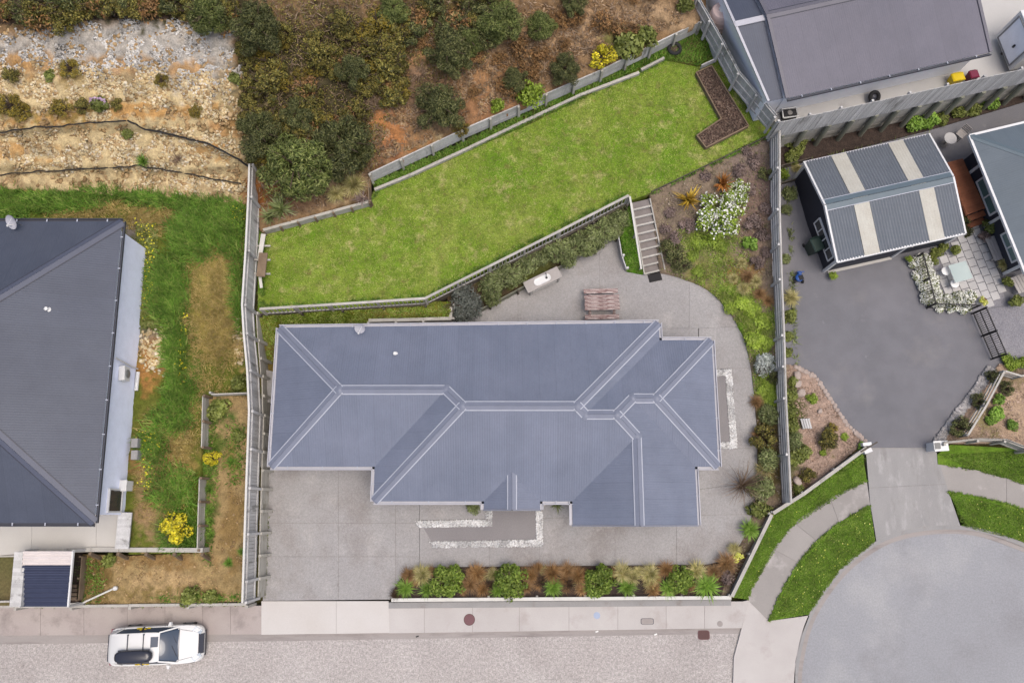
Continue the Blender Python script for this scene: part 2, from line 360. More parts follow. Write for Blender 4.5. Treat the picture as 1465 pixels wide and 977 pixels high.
plain('edge_pale', C(190,194,206)); plain('edge_dark', C(70,72,84)); plain('gutter_pale', C(196,196,204)); plain('gutter_dark', C(72,74,84))
plain('wall_cream', C(200,192,180), .85); plain('wall_pale_blue', C(226,231,248, .9), .8); plain('wall_white', C(224,227,235, .85), .8); plain('wall_ink', C(54,56,68), .7)
plain('white_paint', C(236,236,236), .5); plain('white_plastic', C(238,238,236), .35); plain('black_metal', C(38,36,38), .5); plain('pane_dark', C(58,62,66), .12, spec=.6); plain('pane_green', C(96,130,128), .12, spec=.6)
plain('steel_grey', C(150,152,156), .4, .3); plain('rubber', C(40,40,42), .8); plain('iron_red', C(122,84,88), .7); plain('iron_brown', C(98,66,64), .7); plain('lid_grey', C(170,162,158), .8)
plain('green_plastic', C(46,66,58), .45); plain('blue_plastic', C(36,84,160), .4); plain('yellow_plastic', C(244,212,20), .45); plain('crimson_plastic', C(130,34,66), .45); plain('pink_plastic', C(232,204,194), .5)
plain('terracotta', C(130,92,80), .8); plain('pot_grey', C(140,136,132), .8); plain('blue_paint_mark', C(176,188,210), .9); plain('mat_black', C(48,46,46), .95)
surf('timber_grey', [C(172,171,169, .85), C(194,193,192, .85)], 2.5, 40, .18, .9, .2, .2, objrand=.13, stretch=(1, 1, .25), patch=[(C(126,124,118), 1.5, .58, .72)])
surf('timber_pale', [C(188,184,176), C(208,204,196)], 2.5, 40, .14, .9, .2, .2, objrand=.09, patch=[(C(150,146,138), 2, .58, .72)])
surf('timber_retain', [C(196,192,182), C(212,209,199)], 1.2, 30, .14, .9, .2, .2, objrand=.08, patch=[(C(150,144,128), 1.2, .54, .7)])
surf('timber_green', [C(138,140,124), C(160,160,144)], 2, 30, .2, .9, .2, .2, objrand=.1)
surf('timber_brown', [C(128,110,92), C(156,136,114)], 2, 30, .2, .9, .2, .2, objrand=.1)
surf('timber_dark', [C(92,86,78), C(112,104,94)], 2, 30, .2, .9, .2, .2, objrand=.1)
surf('timber_white_end', [C(224,222,214), C(236,234,228)], 3, 30, .05, .8, 0)
surf('deck_red', [C(136,82,56), C(156,98,70)], 2, 30, .12, .7, .1, .3, objrand=.09)
surf('picnic_paint', [C(104,66,66), C(122,80,78)], 5, 30, .15, .8, .2, .2, local=True, stretch=(1.2, 5, 5), patch=[(C(226,212,206), 2.6, .49, .55)], objrand=.06)
surf('paver', [C(198,196,195), C(214,212,210)], 1.2, 30, .06, .9, .1, objrand=.05)
surf('table_grey', [C(180,174,169), C(192,186,182)], 2, 30, .08, .85, .1, objrand=.04)
surf('stair_tread', [C(136,128,124), C(150,142,138)], 3, 30, .14, .9, .1, objrand=.05)
surf('bark_wood', [C(84,70,58), C(112,96,82)], 6, 30, .3, .95, .4)
leafm('stone_white', [C(166,162,156), C(214,210,204), C(196,190,178), C(236,233,228), C(126,120,112), C(244,242,238)], .9, 0)
leafm('stone_cream', [C(222,204,160), C(204,178,130), C(236,222,186), C(214,188,140), C(164,134,92), C(242,232,208)], .9, 0)
leafm('stone_grey', [C(150,146,146), C(196,192,190), C(172,168,166)], .9, 0)
leafm('pebble_white', [C(196,196,196), C(244,244,244), C(226,226,224), C(206,204,202), C(170,168,166)], .8, 0)
leafm('bark_chip', [C(104,84,74), C(136,114,100), C(70,54,48), C(160,140,124)], .9, 0)
leafm('soil_clod', [C(186,158,114), C(166,136,94), C(200,172,130), C(150,120,82)], .95, 0)
leafm('leaf_dark', [C(38,46,26), C(66,74,38), C(100,106,58), C(136,136,88), C(54,62,32)])
leafm('leaf_mid', [C(84,94,38), C(106,116,50), C(130,138,70), C(94,106,42), C(146,150,90)])
leafm('leaf_tree', [C(50,62,28), C(80,94,42), C(114,126,62), C(146,152,92), C(66,80,34)])
leafm('leaf_olive', [C(54,56,30), C(92,92,44), C(130,124,60), C(156,144,72), C(106,94,48), C(72,80,36)])
leafm('leaf_lime', [C(112,140,36), C(136,160,48), C(156,176,72), C(98,126,34)])
leafm('leaf_bright', [C(104,142,46), C(126,164,60), C(148,180,82), C(94,126,40)])
leafm('leaf_box', [C(92,118,34), C(120,142,52), C(146,164,76), C(68,92,26), C(110,134,44)])
leafm('leaf_grey', [C(104,108,100), C(84,90,80), C(128,132,126), C(66,72,64)])
leafm('leaf_silver', [C(176,184,178), C(204,210,206), C(140,150,140), C(188,194,188)])
leafm('leaf_hedge', [C(98,110,60), C(120,132,78), C(140,150,98), C(80,92,48), C(156,160,116)])
leafm('leaf_purple', [C(120,102,96), C(144,124,118), C(98,82,76), C(158,142,134)])
leafm('leaf_brown', [C(140,104,62), C(164,124,78), C(116,84,52), C(178,146,100)])
leafm('leaf_bronze', [C(140,104,66), C(164,130,88), C(120,88,56), C(182,150,108)])
leafm('leaf_straw', [C(190,176,116), C(206,196,144), C(168,158,98), C(150,150,80)])
leafm('leaf_darkbrown', [C(66,52,42), C(88,70,56), C(52,42,36), C(104,82,62)])
leafm('leaf_yellow', [C(216,198,32), C(232,214,56), C(188,178,36), C(150,150,48), C(206,190,60)])
leafm('leaf_gorse', [C(150,130,48), C(128,116,56), C(100,96,50), C(170,146,44), C(86,86,46)])
leafm('leaf_flax_gold', [C(186,152,44), C(206,176,70), C(160,122,36), C(132,110,40)])
leafm('leaf_flax_orange', [C(176,112,48), C(196,138,72), C(150,88,40), C(118,80,40)])
leafm('leaf_variegated', [C(206,204,90), C(180,188,60), C(222,218,130), C(120,140,46)])
leafm('petal_white', [C(232,232,222, .7), C(246,246,240, .7), C(220,224,206, .7)], .7, 0)
leafm('petal_yellow', [C(236,222,30), C(246,236,80), C(220,206,20)], .7, 0)
leafm('petal_lilac', [C(190,160,190), C(210,184,206), C(170,140,176)], .7, 0)
leafm('grass_lush', [C(82,126,36), C(104,146,48), C(130,160,68), C(70,108,30), C(150,164,86)], .7, 0)
leafm('grass_lawn', [C(108,142,38), C(130,156,54), C(156,170,82), C(180,182,112), C(106,146,36)], .8, 0)
leafm('grass_verge', [C(90,126,36), C(108,142,46), C(132,156,70), C(84,116,34), C(148,162,88)], .8, 0)
leafm('grass_dry', [C(170,148,90), C(146,128,70), C(190,168,112), C(128,124,56)], .8, 0)
leafm('bark_pink', [C(188,160,142), C(206,182,166), C(166,138,120), C(150,128,110)], .9, 0)
leafm('mulch_mixed', [C(158,138,124), C(130,114,104), C(146,138,98), C(176,160,146), C(120,124,70)], .9, 0)
leafm('twig_dead', [C(140,118,96), C(168,146,124), C(112,90,72), C(186,164,142)], .9, 0)
leafm('litter_rust', [C(172,134,96), C(194,162,122), C(150,114,78), C(188,164,136), C(206,180,148)], .9, 0)
m, t, b = new_mat('clear_glass'); b.inputs['Base Color'].default_value = (.42, .5, .48, 1); b.inputs['Roughness'].default_value = .15; b.inputs['Alpha'].default_value = .6; MATS['clear_glass'] = m
m, t, b = new_mat('car_white'); b.inputs['Base Color'].default_value = (.56, .56, .55, 1); b.inputs['Roughness'].default_value = .45; b.inputs['Coat Weight'].default_value = .15; MATS['car_white'] = m
m, t, b = new_mat('car_glass'); b.inputs['Base Color'].default_value = (.035, .05, .075, 1); b.inputs['Roughness'].default_value = .06; b.inputs['Specular IOR Level'].default_value = .7; MATS['car_glass'] = m
m, t, b = new_mat('gloss_black'); b.inputs['Base Color'].default_value = (.02, .022, .032, 1); b.inputs['Roughness'].default_value = .22; MATS['gloss_black'] = m
plain('headlight_clear', C(190,200,210), .15)
# ------------------------------------------------------------------ ground
ZP, ZL, ZY, ZA, ZU = .20, 1.60, 2.10, .20, 2.20     # patio, lawn, left yard, asphalt yard, upper right yard
g = MB().prism([(-300, -300), (300, -300), (300, 300), (-300, 300)], -1.6, -.7).build('ground', 'wild_ground'); tag(g, kind='structure')
flat('road', [(-60, 914), (1062, 904), (1050, 940), (1046, 1060), (-60, 1060)], 0, 'road_chip', .6)
flat('road_channel', [(-60, 906), (375, 906), (560, 904), (1062, 897), (1062, 906), (560, 914), (375, 917), (-60, 922)], .012, 'kerb_channel', .6)
flat('turning_circle', [(x - 1.5, y - 1) for x, y in KRB_I] + [(1560, 1060)], .004, 'asphalt_pale', .6)
ring_o, ring_i = KRB_O, KRB_I
kerb = bpy.data.objects.new('kerb', None); COL.objects.link(kerb); tag(kerb, kind='structure')
for i in range(len(ring_o) - 1):
    q = [ring_o[i], ring_o[i + 1], ring_i[i + 1], ring_i[i]]
    mid = lambda a, b: ((a[0] * .5 + b[0] * .5), (a[1] * .5 + b[1] * .5))
    a, b_, c_, d_ = q; m1, m2 = mid(a, d_), mid(b_, c_)
    MB().prism([P(*p, .1) for p in (a, b_, m2, m1)], -.4, .1).build('kerb_stone', 'kerb_grey', kerb)
    MB().prism([P(*p, .03) for p in (m1, m2, c_, d_)], -.4, .03).build('channel_stone', 'kerb_channel', kerb)
# --- slabs cut from polygons
def clip(poly, p, n):
    """keep the side where (v-p).n >= 0"""
    out = []
    for i in range(len(poly)):
        a, b = poly[i], poly[(i + 1) % len(poly)]; da, db = (a - p).dot(n), (b - p).dot(n)
        if da >= 0: out.append(a)
        if (da > 0 > db) or (da < 0 < db): out.append(a + (b - a) * (da / (da - db)))
    return out
def slabs(name, poly_px, cuts, z, mat, gap=.013, joint='joint_dark', thick=.1, label=None):
    """a paved area whose slabs are separate pieces with open joints"""
    par = bpy.data.objects.new(name, None); COL.objects.link(par); tag(par, kind='structure')
    MB().prism([P(a, b, z - .02) for a, b in poly_px], z - .5, z - .02).build('joint_bed', joint, par)
    ps = [[P(a, b, z).to_2d() for a, b in poly_px]]
    for (c1, c2) in cuts:
        p = P(*c1, z).to_2d(); d = (P(*c2, z).to_2d() - p).normalized(); n = Vector((-d.y, d.x)); nx = []
        for q in ps:
            for sg in (1, -1):
                r = clip(q, p + n * sg * gap / 2, n * sg)
                if len(r) > 2:
                    ar = abs(sum(r[i].x * r[(i + 1) % len(r)].y - r[(i + 1) % len(r)].x * r[i].y for i in range(len(r)))) / 2
                    if ar > .02: nx.append(r)
        ps = nx
    for q in ps: MB().prism(q, z - thick, z).build('slab', mat, par)
    return par
V_ = lambda x, y0=300, y1=900: ((x, y0), (x, y1))
H_ = lambda y, x0=300, x1=1100: ((x0, y), (x1, y))
slabs('footpath_west', [(-60, 867), (374, 866), (374, 907), (-60, 909)], [V_(-10), V_(58), V_(120), V_(182), V_(236), V_(290), V_(330)], .12, 'concrete_path_old')
slabs('driveway_crossing', [(374, 859.5), (556, 859.5), (557, 905), (374, 907.5)], [V_(481)], .14, 'concrete_crossing')
slabs('footpath_east', [(556, 864), (1062, 860), (1072, 858), (1061, 898), (557, 905.5)], [V_(607), V_(676), V_(743), V_(814), V_(884), V_(953), V_(1008)], .12, 'concrete_path')
flat('wall_footing', [(556, 861.5), (1046, 857.5), (1046, 866), (556, 870)], .16, 'kerb_grey', .4)
flat('concrete_corner', [(1066, 880), (1072, 858), (1100, 888), (1158, 880), (1147, 908), (1138, 945), (1136, 1060), (1046, 1060), (1050, 940)], .10, 'concrete_path', .4)
slabs('footpath_arc', ARC_O + ARC_I, [((1078, 770), (1190, 830)), ((1120, 735), (1190, 790)), ((1180, 690), (1215, 790))], .115, 'concrete_arc')
slabs('apron', [(1238, 632), (1336, 632), (1342, 655), (1357, 702), (1374, 752.2)] + [q for q in KRB_O[::-1] if 1256 < q[0] < 1372] + [(1254, 774), (1245, 720)], [((1200, 700), (1400, 690))], .13, 'concrete_apron', gap=.012)
slabs('footpath_right', RGT_U + RGT_L, [V_(1440, 600, 800)], .115, 'concrete_arc')
flat('verge_lower', ARC_I[::-1] + [(1252, 774)] + [q for q in KRB_O[::-1] if 1159 < q[0] < 1250] + [(1157.5, 878)], .16, 'lawn_verge', .4)
flat('verge_upper', [(1046, 854)] + ARC_O + [(1234, 648), (1150, 703), (1100, 733)], .16, 'lawn_verge', .4)
flat('verge_right', [(1341, 650), (1360, 636), (1465, 642), (1560, 650)] + RGT_U[::-1], .16, 'lawn_verge', .4)
flat('verge_far', RGT_L[::-1] + [q for q in KRB_O[::-1] if 1376 < q[0] < 1561], .16, 'lawn_verge', .4)
# --- main property hard ground
slabs('driveway', [(376, 660), (560, 660), (560, 700), (600, 715), (600, 812), (578, 818), (560, 857), (376, 859)], [V_(484), H_(748), H_(796), V_(566)], ZP, 'aggregate')
slabs('front_paving', [(600.5, 700), (1000, 700), (1083, 690)] + PAV_E[::-1][1:] + [(600.5, 812)], [V_(772), V_(880), V_(968), V_(700), ((990, 737), (1100, 735))], ZP, 'aggregate')
slabs('side_paving', [(1000, 470)] + SID_E + [(1000, 699.6)], [((1000, 528), (1100, 526)), ((1000, 642), (1100, 641))], ZP, 'aggregate')
slabs('patio', [(640, 470), (660, 452), (700, 437), (858, 350), (884, 337)] + PAT_N + [(1000, 469.8)], [V_(741), V_(858), V_(986)], ZP, 'aggregate')
flat('house_pad', [(380, 470), (640, 470.5), (999, 470), (999, 699), (600, 699), (560, 659), (386, 659)], ZP - .02, 'aggregate', .5)
# white pebble channels: dark strip with pebbles and the darker pad they border
def strip(poly, z=ZP): return [P(a, b, z) for a, b in poly]
pads = [[(606, 755), (694, 753.5), (694, 731), (769, 731), (769, 773), (617, 774)], [(1022, 538), (1040, 537), (1046, 633), (1028, 634)]]
for q in pads: flat('pebble_bordered_pad', q, ZP + .006, 'aggregate_dark', .2)
peb = [[(594, 745), (695, 743), (695, 732), (704, 731), (704, 752), (600, 754)], [(614, 775), (768, 772), (767, 731), (776, 731), (777, 781), (619, 783)],
       [(1022, 529), (1046, 528), (1047, 537), (1022, 538)], [(1038, 537), (1047, 537), (1054, 632), (1045, 633)], [(1029, 633), (1054, 632), (1054, 641), (1029, 642)]]
pv, pf, off = [], [], 0
for q in peb:
    A = abs(sum(q[i][0] * q[(i + 1) % len(q)][1] - q[(i + 1) % len(q)][0] * q[i][1] for i in range(len(q)))) / 2
    flat('pebble_channel', q, ZP + .01, 'kerb_grey', .2)
    p = sample(q, int(A * 1.3), ZP + .012); v, f = rocks_np(p, RNG.uniform(.03, .055, len(p)), .45)
    pv.append(v); pf.append(f + off); off += len(v)
stuff('white_pebbles', np.concatenate(pv), np.concatenate(pf), 'pebble_white', 'white pebbles filling the narrow channels round the grey house paving', 'pebbles')
# --- lawn, weed strip, banks
lawn_poly = [(369, 332), (450, 312), (527, 291), (540, 262), (760, 160), (950, 84), (990, 60), (1030, 60), (1112, 185), (1030, 226), (934, 275), (905, 286), (898, 283), (760, 352), (612, 431), (480, 442), (369, 448)]
flat('lawn', lawn_poly, ZL, 'lawn_mown', .9)
p = sample(lawn_poly, 90000, ZL); v, f = blades_np(p, .055, .018, .9)
stuff('lawn_grass', v, f, 'grass_lawn', 'short patchy mown grass of the sloping back lawn', 'grass')
def z_weed(x, y): return ZL + .08
weed_poly = [(533, 262), (660, 205), (860, 112), (1003, 42), (1020, 80), (1000, 95), (945, 84), (760, 176), (540, 272)]
terrain('weed_strip', weed_poly, z_weed, 'earth', C(96,98,44), [(x, y, 34, 12, C(70,110,26), .8) for x, y in ((580,245),(650,215),(720,182),(800,145),(870,115),(930,90))] + [(985, 70, 20, 14, C(124,100,80), .9), (760, 155, 20, 8, C(120,90,60), .8)], 8, .05)
def z_bank(x, y): return lerp(y, 446, 470, 1.45, .45) if x > 396 else lerp(y, 446, 520, 1.4, .35)
terrain('side_bank', [(366, 446), (480, 440), (612, 430), (645, 432), (645, 452), (527, 455), (526, 466), (397, 474), (390, 570), (366, 570)], z_bank, 'earth', C(112,112,40), [(450, 455, 70, 12, C(98,118,30), .8), (570, 450, 50, 12, C(142,128,64), .8), (380, 520, 14, 50, C(134,112,62), .8), (610, 448, 30, 10, C(130,128,56), .8)], 6, .08)
flat('side_strip', [(366, 560), (394, 560), (390, 668), (372, 668)], ZP - .02, 'aggregate', .4)
def z_gard(x, y):
    top = 275 - (x - 934) * .47                                      # lawn edge
    bot = pl(x, [(905, 395), (950, 395), (1010, 418), (1056, 470), (1075, 520), (1112, 560)])
    return lerp(y, top, bot, ZL - .02, ZP + .04)
gard = [(930, 277), (1030, 228), (1112, 186), (1116, 330), (1120, 480), (1124, 560), (1130, 715), (1106, 735), (1046, 856), (1030, 856), (1014, 809)] + [(a + .6, b) for a, b in PAV_E[2:]] + [(a + .6, b - .5) for a, b in SID_E[::-1]] + [(a + .5, b - .6) for a, b in PAT_N[::-1] if a > 951] + [(944, 391)]
terrain('garden_slope', gard, z_gard, 'earth', C(140,124,106), [(1010, 352, 40, 14, C(112,150,30), .9), (985, 340, 18, 20, C(124,140,44), .8), (1030, 395, 50, 45, C(140,136,76), .8), (1060, 395, 25, 25, C(150,112,70), .7), (1075, 470, 30, 35, C(96,144,26), .95), (1040, 425, 30, 18, C(104,146,30), .9), (1100, 550, 26, 40, C(92,136,28), .9), (1080, 240, 40, 40, C(136,120,114), .7), (960, 330, 20, 45, C(130,116,102), .7), (1080, 300, 30, 60, C(136,112,102), .7), (1095, 640, 28, 80, C(104,92,48), .8), (1060, 810, 40, 40, C(96,72,56), .8)], 6, .12)
# --- hillside
def z_line(x): return pl(x, [(0, 282), (180, 284), (355, 290), (372, 326), (450, 305), (527, 276), (529, 246), (660, 184), (860, 98), (1003, 28), (1060, 10)])
def z_hill(x, y):
    d = z_line(x) - y
    b = pl(x, [(0, 2.15), (350, 2.0), (372, 2.0), (524, 2.05), (530, 2.55), (1000, 2.7)])
    st = .0
    if x < 400:                                                      # the stony bank steps up at the two edging lines
        st = (lerp(y, 248, 236, 0, .35) + lerp(y, pl(x, [(0, 196), (180, 186), (250, 196), (340, 236)]), pl(x, [(0, 186), (180, 174), (250, 184), (340, 226)]), 0, .45)) * lerp(x, 330, 372, 1, 0)
    return b + max(0, d) * .0135 + st
hill = [(-60, -40), (1010, -40), (1010, 20), (1003, 30), (860, 101), (660, 187), (529, 249), (527, 280), (450, 308), (372, 330), (357, 292), (300, 288), (180, 282), (90, 272), (-60, 268)]
WH, CR, ORG, TAN, DRK, BRN = C(192,186,176), C(216,194,148), C(200,154,94), C(186,154,108), C(84,80,56), C(152,124,92)
hb = [(180, 190, 420, 110, CR, 1), (60, 72, 120, 22, WH, .9), (180, 65, 130, 36, WH, 1), (290, 85, 75, 42, WH, 1), (40, 90, 40, 18, ORG, .8), (170, 92, 60, 14, ORG, .7), (270, 100, 40, 16, ORG, .8), (120, 112, 40, 12, C(150,126,70), .7),
      (200, 158, 140, 9, ORG, .9), (60, 170, 90, 9, ORG, .9), (40, 215, 60, 14, ORG, .8), (310, 215, 45, 14, ORG, .8), (330, 185, 40, 25, C(178,130,78), .8), (50, 165, 80, 8, C(120,116,60), .6), (60, 12, 200, 26, DRK, 1), (250, 12, 120, 24, DRK, 1), (345, 130, 40, 60, C(150,128,84), .6), (370, 275, 30, 30, C(150,92,44), .9),
      (470, 120, 130, 120, C(70,66,46), .95), (560, 185, 45, 50, C(190,132,84), .95), (590, 75, 40, 28, C(184,142,100), .8), (600, 130, 60, 40, C(150,122,100), .8), (690, 120, 60, 45, C(176,134,94), .85), (690, 160, 60, 25, C(160,118,84), .8), (760, 60, 70, 40, C(164,134,100), .8), (850, 45, 90, 32, C(178,148,114), .9), (940, 25, 60, 25, C(184,156,122), .9), (640, 30, 90, 40, C(96,84,52), .8), (545, 225, 30, 25, C(150,108,80), .8), (895, 60, 40, 22, C(104,120,44), .7), (420, 280, 40, 20, C(120,86,66), .8), (500, 260, 40, 20, C(150,120,96), .6)]
terrain('hillside', hill, z_hill, 'earth', BRN, hb, 5, .28)
# --- left neighbour's yard
def z_yard(x, y):
    e = pl(y, [(260, 1.95), (440, 1.75), (560, 1.35)])
    return lerp(x, 225, 335, ZY, e)
yard = [(-60, 262), (90, 268), (180, 278), (300, 284), (357, 288), (352, 350), (346, 440), (350, 500), (356, 566), (292, 566), (288, 640), (284, 790), (184, 793), (186, 732), (-60, 732)]
GR, LG, DY, DT = C(84,112,40), C(122,120,58), C(164,138,84), C(176,128,74)
terrain('yard', yard, z_yard, 'earth', C(104,112,44), [(90, 285, 160, 20, GR, 1), (40, 262, 70, 10, DT, .8), (240, 285, 90, 28, GR, 1), (130, 298, 55, 14, DY, .8), (215, 312, 35, 20, DY, .8), (190, 330, 16, 16, C(140,130,122), .9), (278, 338, 40, 38, GR, 1), (240, 418, 30, 50, GR, 1), (330, 330, 22, 40, GR, .9), (315, 400, 40, 60, C(166,150,84), .9), (310, 470, 50, 40, C(160,142,76), .9), (345, 480, 20, 40, C(190,160,110), .7), (255, 490, 26, 50, GR, .9), (215, 490, 26, 20, C(138,130,120), .9), (225, 520, 32, 40, DT, .95), (260, 560, 36, 40, GR, .9), (240, 610, 50, 40, LG, .8), (230, 660, 50, 30, C(160,120,78), .9), (215, 720, 24, 60, C(170,140,104), .9), (250, 700, 40, 40, C(98,112,38), .9), (260, 760, 40, 34, C(74,110,28), .9), (270, 640, 30, 30, C(150,132,74), .8), (345, 400, 10, 60, GR, .8), (60, 270, 30, 8, C(160,136,90), .7), (160, 272, 40, 8, C(150,132,84), .5), (280, 300, 30, 14, C(132,136,64), .6), (250, 380, 24, 20, C(118,130,56), .6), (215, 400, 16, 30, C(124,128,60), .6), (230, 450, 24, 16, C(132,132,68), .5)], 5, .12)
z_dirt = lambda x, y: lerp(y, 560, 640, 1.45, 1.3)
dirt = [(294, 566), (356, 566), (356, 600), (350, 740), (346, 860), (104, 866), (104, 792), (180, 795), (288, 790), (290, 700), (292, 640)]
terrain('dirt_terrace', dirt, z_dirt, 'earth', C(170,146,102), [(315, 590, 22, 18, C(60,100,30), .9), (345, 620, 10, 14, C(60,100,30), .9), (300, 660, 14, 40, C(80,110,34), .8), (335, 650, 16, 30, C(130,116,60), .7), (298, 740, 8, 60, C(84,100,44), .7), (130, 830, 30, 40, C(118,96,52), .8), (240, 850, 100, 8, C(120,104,56), .7), (335, 760, 12, 80, C(140,112,64), .6), (230, 800, 80, 12, C(140,108,66), .7), (240, 830, 60, 14, C(190,162,118), .8)], 5, .10)
slabs('left_terrace', [(-60, 735), (176, 735), (168, 786), (60, 790), (-60, 798)], [((46, 700), (45, 850)), ((138, 700), (137, 850))], ZY + .04, 'concrete_left')
flat('left_corner_grass', [(-60, 796), (22, 794), (16, 866), (-60, 866)], 1.5, 'wild_ground', .8)
# --- right neighbours
yardpoly = [(1112, 180), (1300, 150), (1560, 120), (1560, 560), (1430, 560), (1336, 640), (1228, 640), (1120, 640)]
flat('asphalt_yard', yardpoly, ZA, 'asphalt_yard', .6)
z_bedr = lambda x, y: ZA + .08
bedl = [(1120, 520), (1139, 524), (1166, 540), (1189, 574), (1211, 608), (1238, 632), (1150, 704), (1130, 715)]
terrain('corner_garden', bedl, z_bedr, 'earth', C(178,154,138), [(1128, 620, 18, 110, C(84,92,44), .9), (1190, 628, 20, 16, C(120,116,60), .8), (1160, 640, 20, 14, C(170,140,120), .5), (1150, 690, 18, 14, C(130,104,72), .7)], 6, .06)
bedr = [(1350, 630), (1412, 545), (1430, 520), (1470, 530), (1560, 545), (1560, 650), (1440, 634), (1360, 634)]
terrain('right_garden', bedr, z_bedr, 'earth', C(180,156,134), [(1430, 590, 30, 30, C(196,170,140), .6), (1455, 545, 30, 12, C(120,110,70), .6), (1415, 600, 20, 24, C(120,120,64), .6)], 6, .06)
flat('cobble_edge', [(1336, 631), (1351, 629), (1426, 531), (1413, 524), (1395, 552), (1365, 590)], ZA + .05, 'gravel_grey', .3)
flat('gravel_drive', [(1397, 446), (1470, 432), (1560, 420), (1560, 540), (1440, 512), (1424, 500)], ZA + .012, 'gravel_grey', .2)
flat('paved_court_bed', [(1314, 366), (1384, 330), (1412, 330), (1440, 436), (1390, 446), (1326, 442)], ZA + .006, 'gravel_grey', .2)
flat('upper_yard', [(1010, -40), (1560, -40), (1560, 86), (1465, 112), (1290, 150), (1116, 186), (1060, 96), (1000, 0)], ZU, 'concrete_upper', 1.2)
flat('north_bed', [(1116, 192), (1186, 178), (1260, 168), (1465, 126), (1465, 146), (1330, 186), (1150, 232), (1116, 242)], ZA + .1, 'bed_soil', .3)
# ------------------------------------------------------------------ buildings
def roof_plane(parent, pts, mat, th=.05, name='roof_plane'):
    pts = [Vector(p) for p in pts]
    n = Vector((0, 0, 0))
    for i in range(len(pts)): a, b = pts[i], pts[(i + 1) % len(pts)]; n += Vector(((a.y - b.y) * (a.z + b.z), (a.z - b.z) * (a.x + b.x), (a.x - b.x) * (a.y + b.y)))
    n.normalize()
    if n.z < 0: n = -n; pts = pts[::-1]
    k = len(pts); dn = [p - n * th for p in pts]
    off = wloc(parent); me = bpy.data.meshes.new(name)
    me.from_pydata([tuple(p - off) for p in pts + dn], [], [tuple(range(k)), tuple(range(k, 2 * k))[::-1]] + [(i, k + i, k + (i + 1) % k, (i + 1) % k) for i in range(k)]); me.update()
    e = Vector((-n.y, n.x, 0)); e = e.normalized() if e.length > 1e-4 else Vector((1, 0, 0)); f = n.cross(e)
    uv = me.uv_layers.new(name='UVMap')
    for l in me.loops: p = me.vertices[l.vertex_index].co; uv.data[l.index].uv = (p.dot(e), p.dot(f))
    me.materials.append(MATS[mat]); o = bpy.data.objects.new(name, me); COL.objects.link(o); o.parent = parent
    return o, n
def cap(parent, p, q, n1, n2, w, mat, edge=None, ew=.05, lift=.02, name='ridge_cap'):
    """folded ridge or hip flashing following the two slopes"""
    p, q = Vector(p), Vector(q); ax = (q - p).normalized(); mb, me_ = MB(), MB()
    for n, s in ((n1, 1), (n2, -1)):
        d = ax.cross(n).normalized()
        if (n1.cross(n2)).dot(ax) * s > 0: d = -d
        if d.z > .001: d = -d
        L = n * lift
        a = [p + L, q + L, q + L + d * w, p + L + d * w]
        u = n * .012
        mb.add(a + [v - n * .02 for v in a], [(0,1,2,3), (7,6,5,4), (0,4,5,1), (1,5,6,2), (2,6,7,3), (3,7,4,0)])
        if edge:
            b = [p + L + d * (w - ew), q + L + d * (w - ew), q + L + d * (w + .004), p + L + d * (w + .004)]
            me_.add([v + u for v in b] + [v - n * .02 for v in b], [(0,1,2,3), (7,6,5,4), (0,4,5,1), (1,5,6,2), (2,6,7,3), (3,7,4,0)])
    o = mb.build(name, mat, parent)
    if edge: me_.build('cap_edge', edge, o)
    return o
def gutter(parent, p, q, mat='gutter_pale', out=(0, 0), w=.13, inner='gutter_dark'):
    p, q = Vector(p), Vector(q); ax = (q - p).normalized(); o3 = Vector((out[0], out[1], 0)).normalized()
    mb = MB(); z = Vector((0, 0, 1))
    mb.beam(p + o3 * (w) - z * .03, q + o3 * (w) - z * .03, .035, .12)
    mb.beam(p + o3 * w * .45 - z * .085, q + o3 * w * .45 - z * .085, w * .9, .015)
    g = mb.build('gutter', mat, parent)
    n = int((q - p).length / 1.4)
    for i in range(n): piece('bracket', g, p + (q - p) * ((i + .5) / n) + o3 * w * .5 - z * .01, (.05, w * 1.2, .03), 'edge_pale', math.atan2(ax.y, ax.x))
    return g
def window(parent, c, wdt, hgt, nrm, panes=(2, 1), frame='white_paint', pane='pane_dark', fw=.07, name='window'):
    """framed window set in a wall; c centre, nrm outward horizontal normal"""
    n = Vector((nrm[0], nrm[1], 0)).normalized(); r = Vector((-n.y, n.x, 0)); z = Vector((0, 0, 1)); c = Vector(c)
    mb = MB()
    for s in (-1, 1):
        mb.beam(c + r * s * wdt / 2 - z * (hgt / 2 - fw / 2), c + r * s * wdt / 2 + z * (hgt / 2 - fw / 2), fw, .1, up=n); mb.beam(c - r * (wdt / 2 + fw / 2) + z * s * hgt / 2, c + r * (wdt / 2 + fw / 2) + z * s * hgt / 2, .1, fw)
    for i in range(1, panes[0]): x = -wdt / 2 + wdt * i / panes[0]; mb.beam(c + r * x - z * (hgt / 2 - fw / 2), c + r * x + z * (hgt / 2 - fw / 2), fw * .8, .09, up=n)
    for j in range(1, panes[1]): y = -hgt / 2 + hgt * j / panes[1]; mb.beam(c - r * (wdt / 2 - fw / 2) + z * y, c + r * (wdt / 2 - fw / 2) + z * y, .08, fw * .8)
    o = mb.build(name, frame, parent)
    for i in range(panes[0]):
        for j in range(panes[1]):
            x = -wdt / 2 + wdt * (i + .5) / panes[0]; y = -hgt / 2 + hgt * (j + .5) / panes[1]
            piece('pane', o, c + r * x + z * y, (wdt / panes[0] - .02, .03, hgt / panes[1] - .02), pane, rz=math.atan2(r.y, r.x))
    return o
TAN = math.tan(math.radians(25))
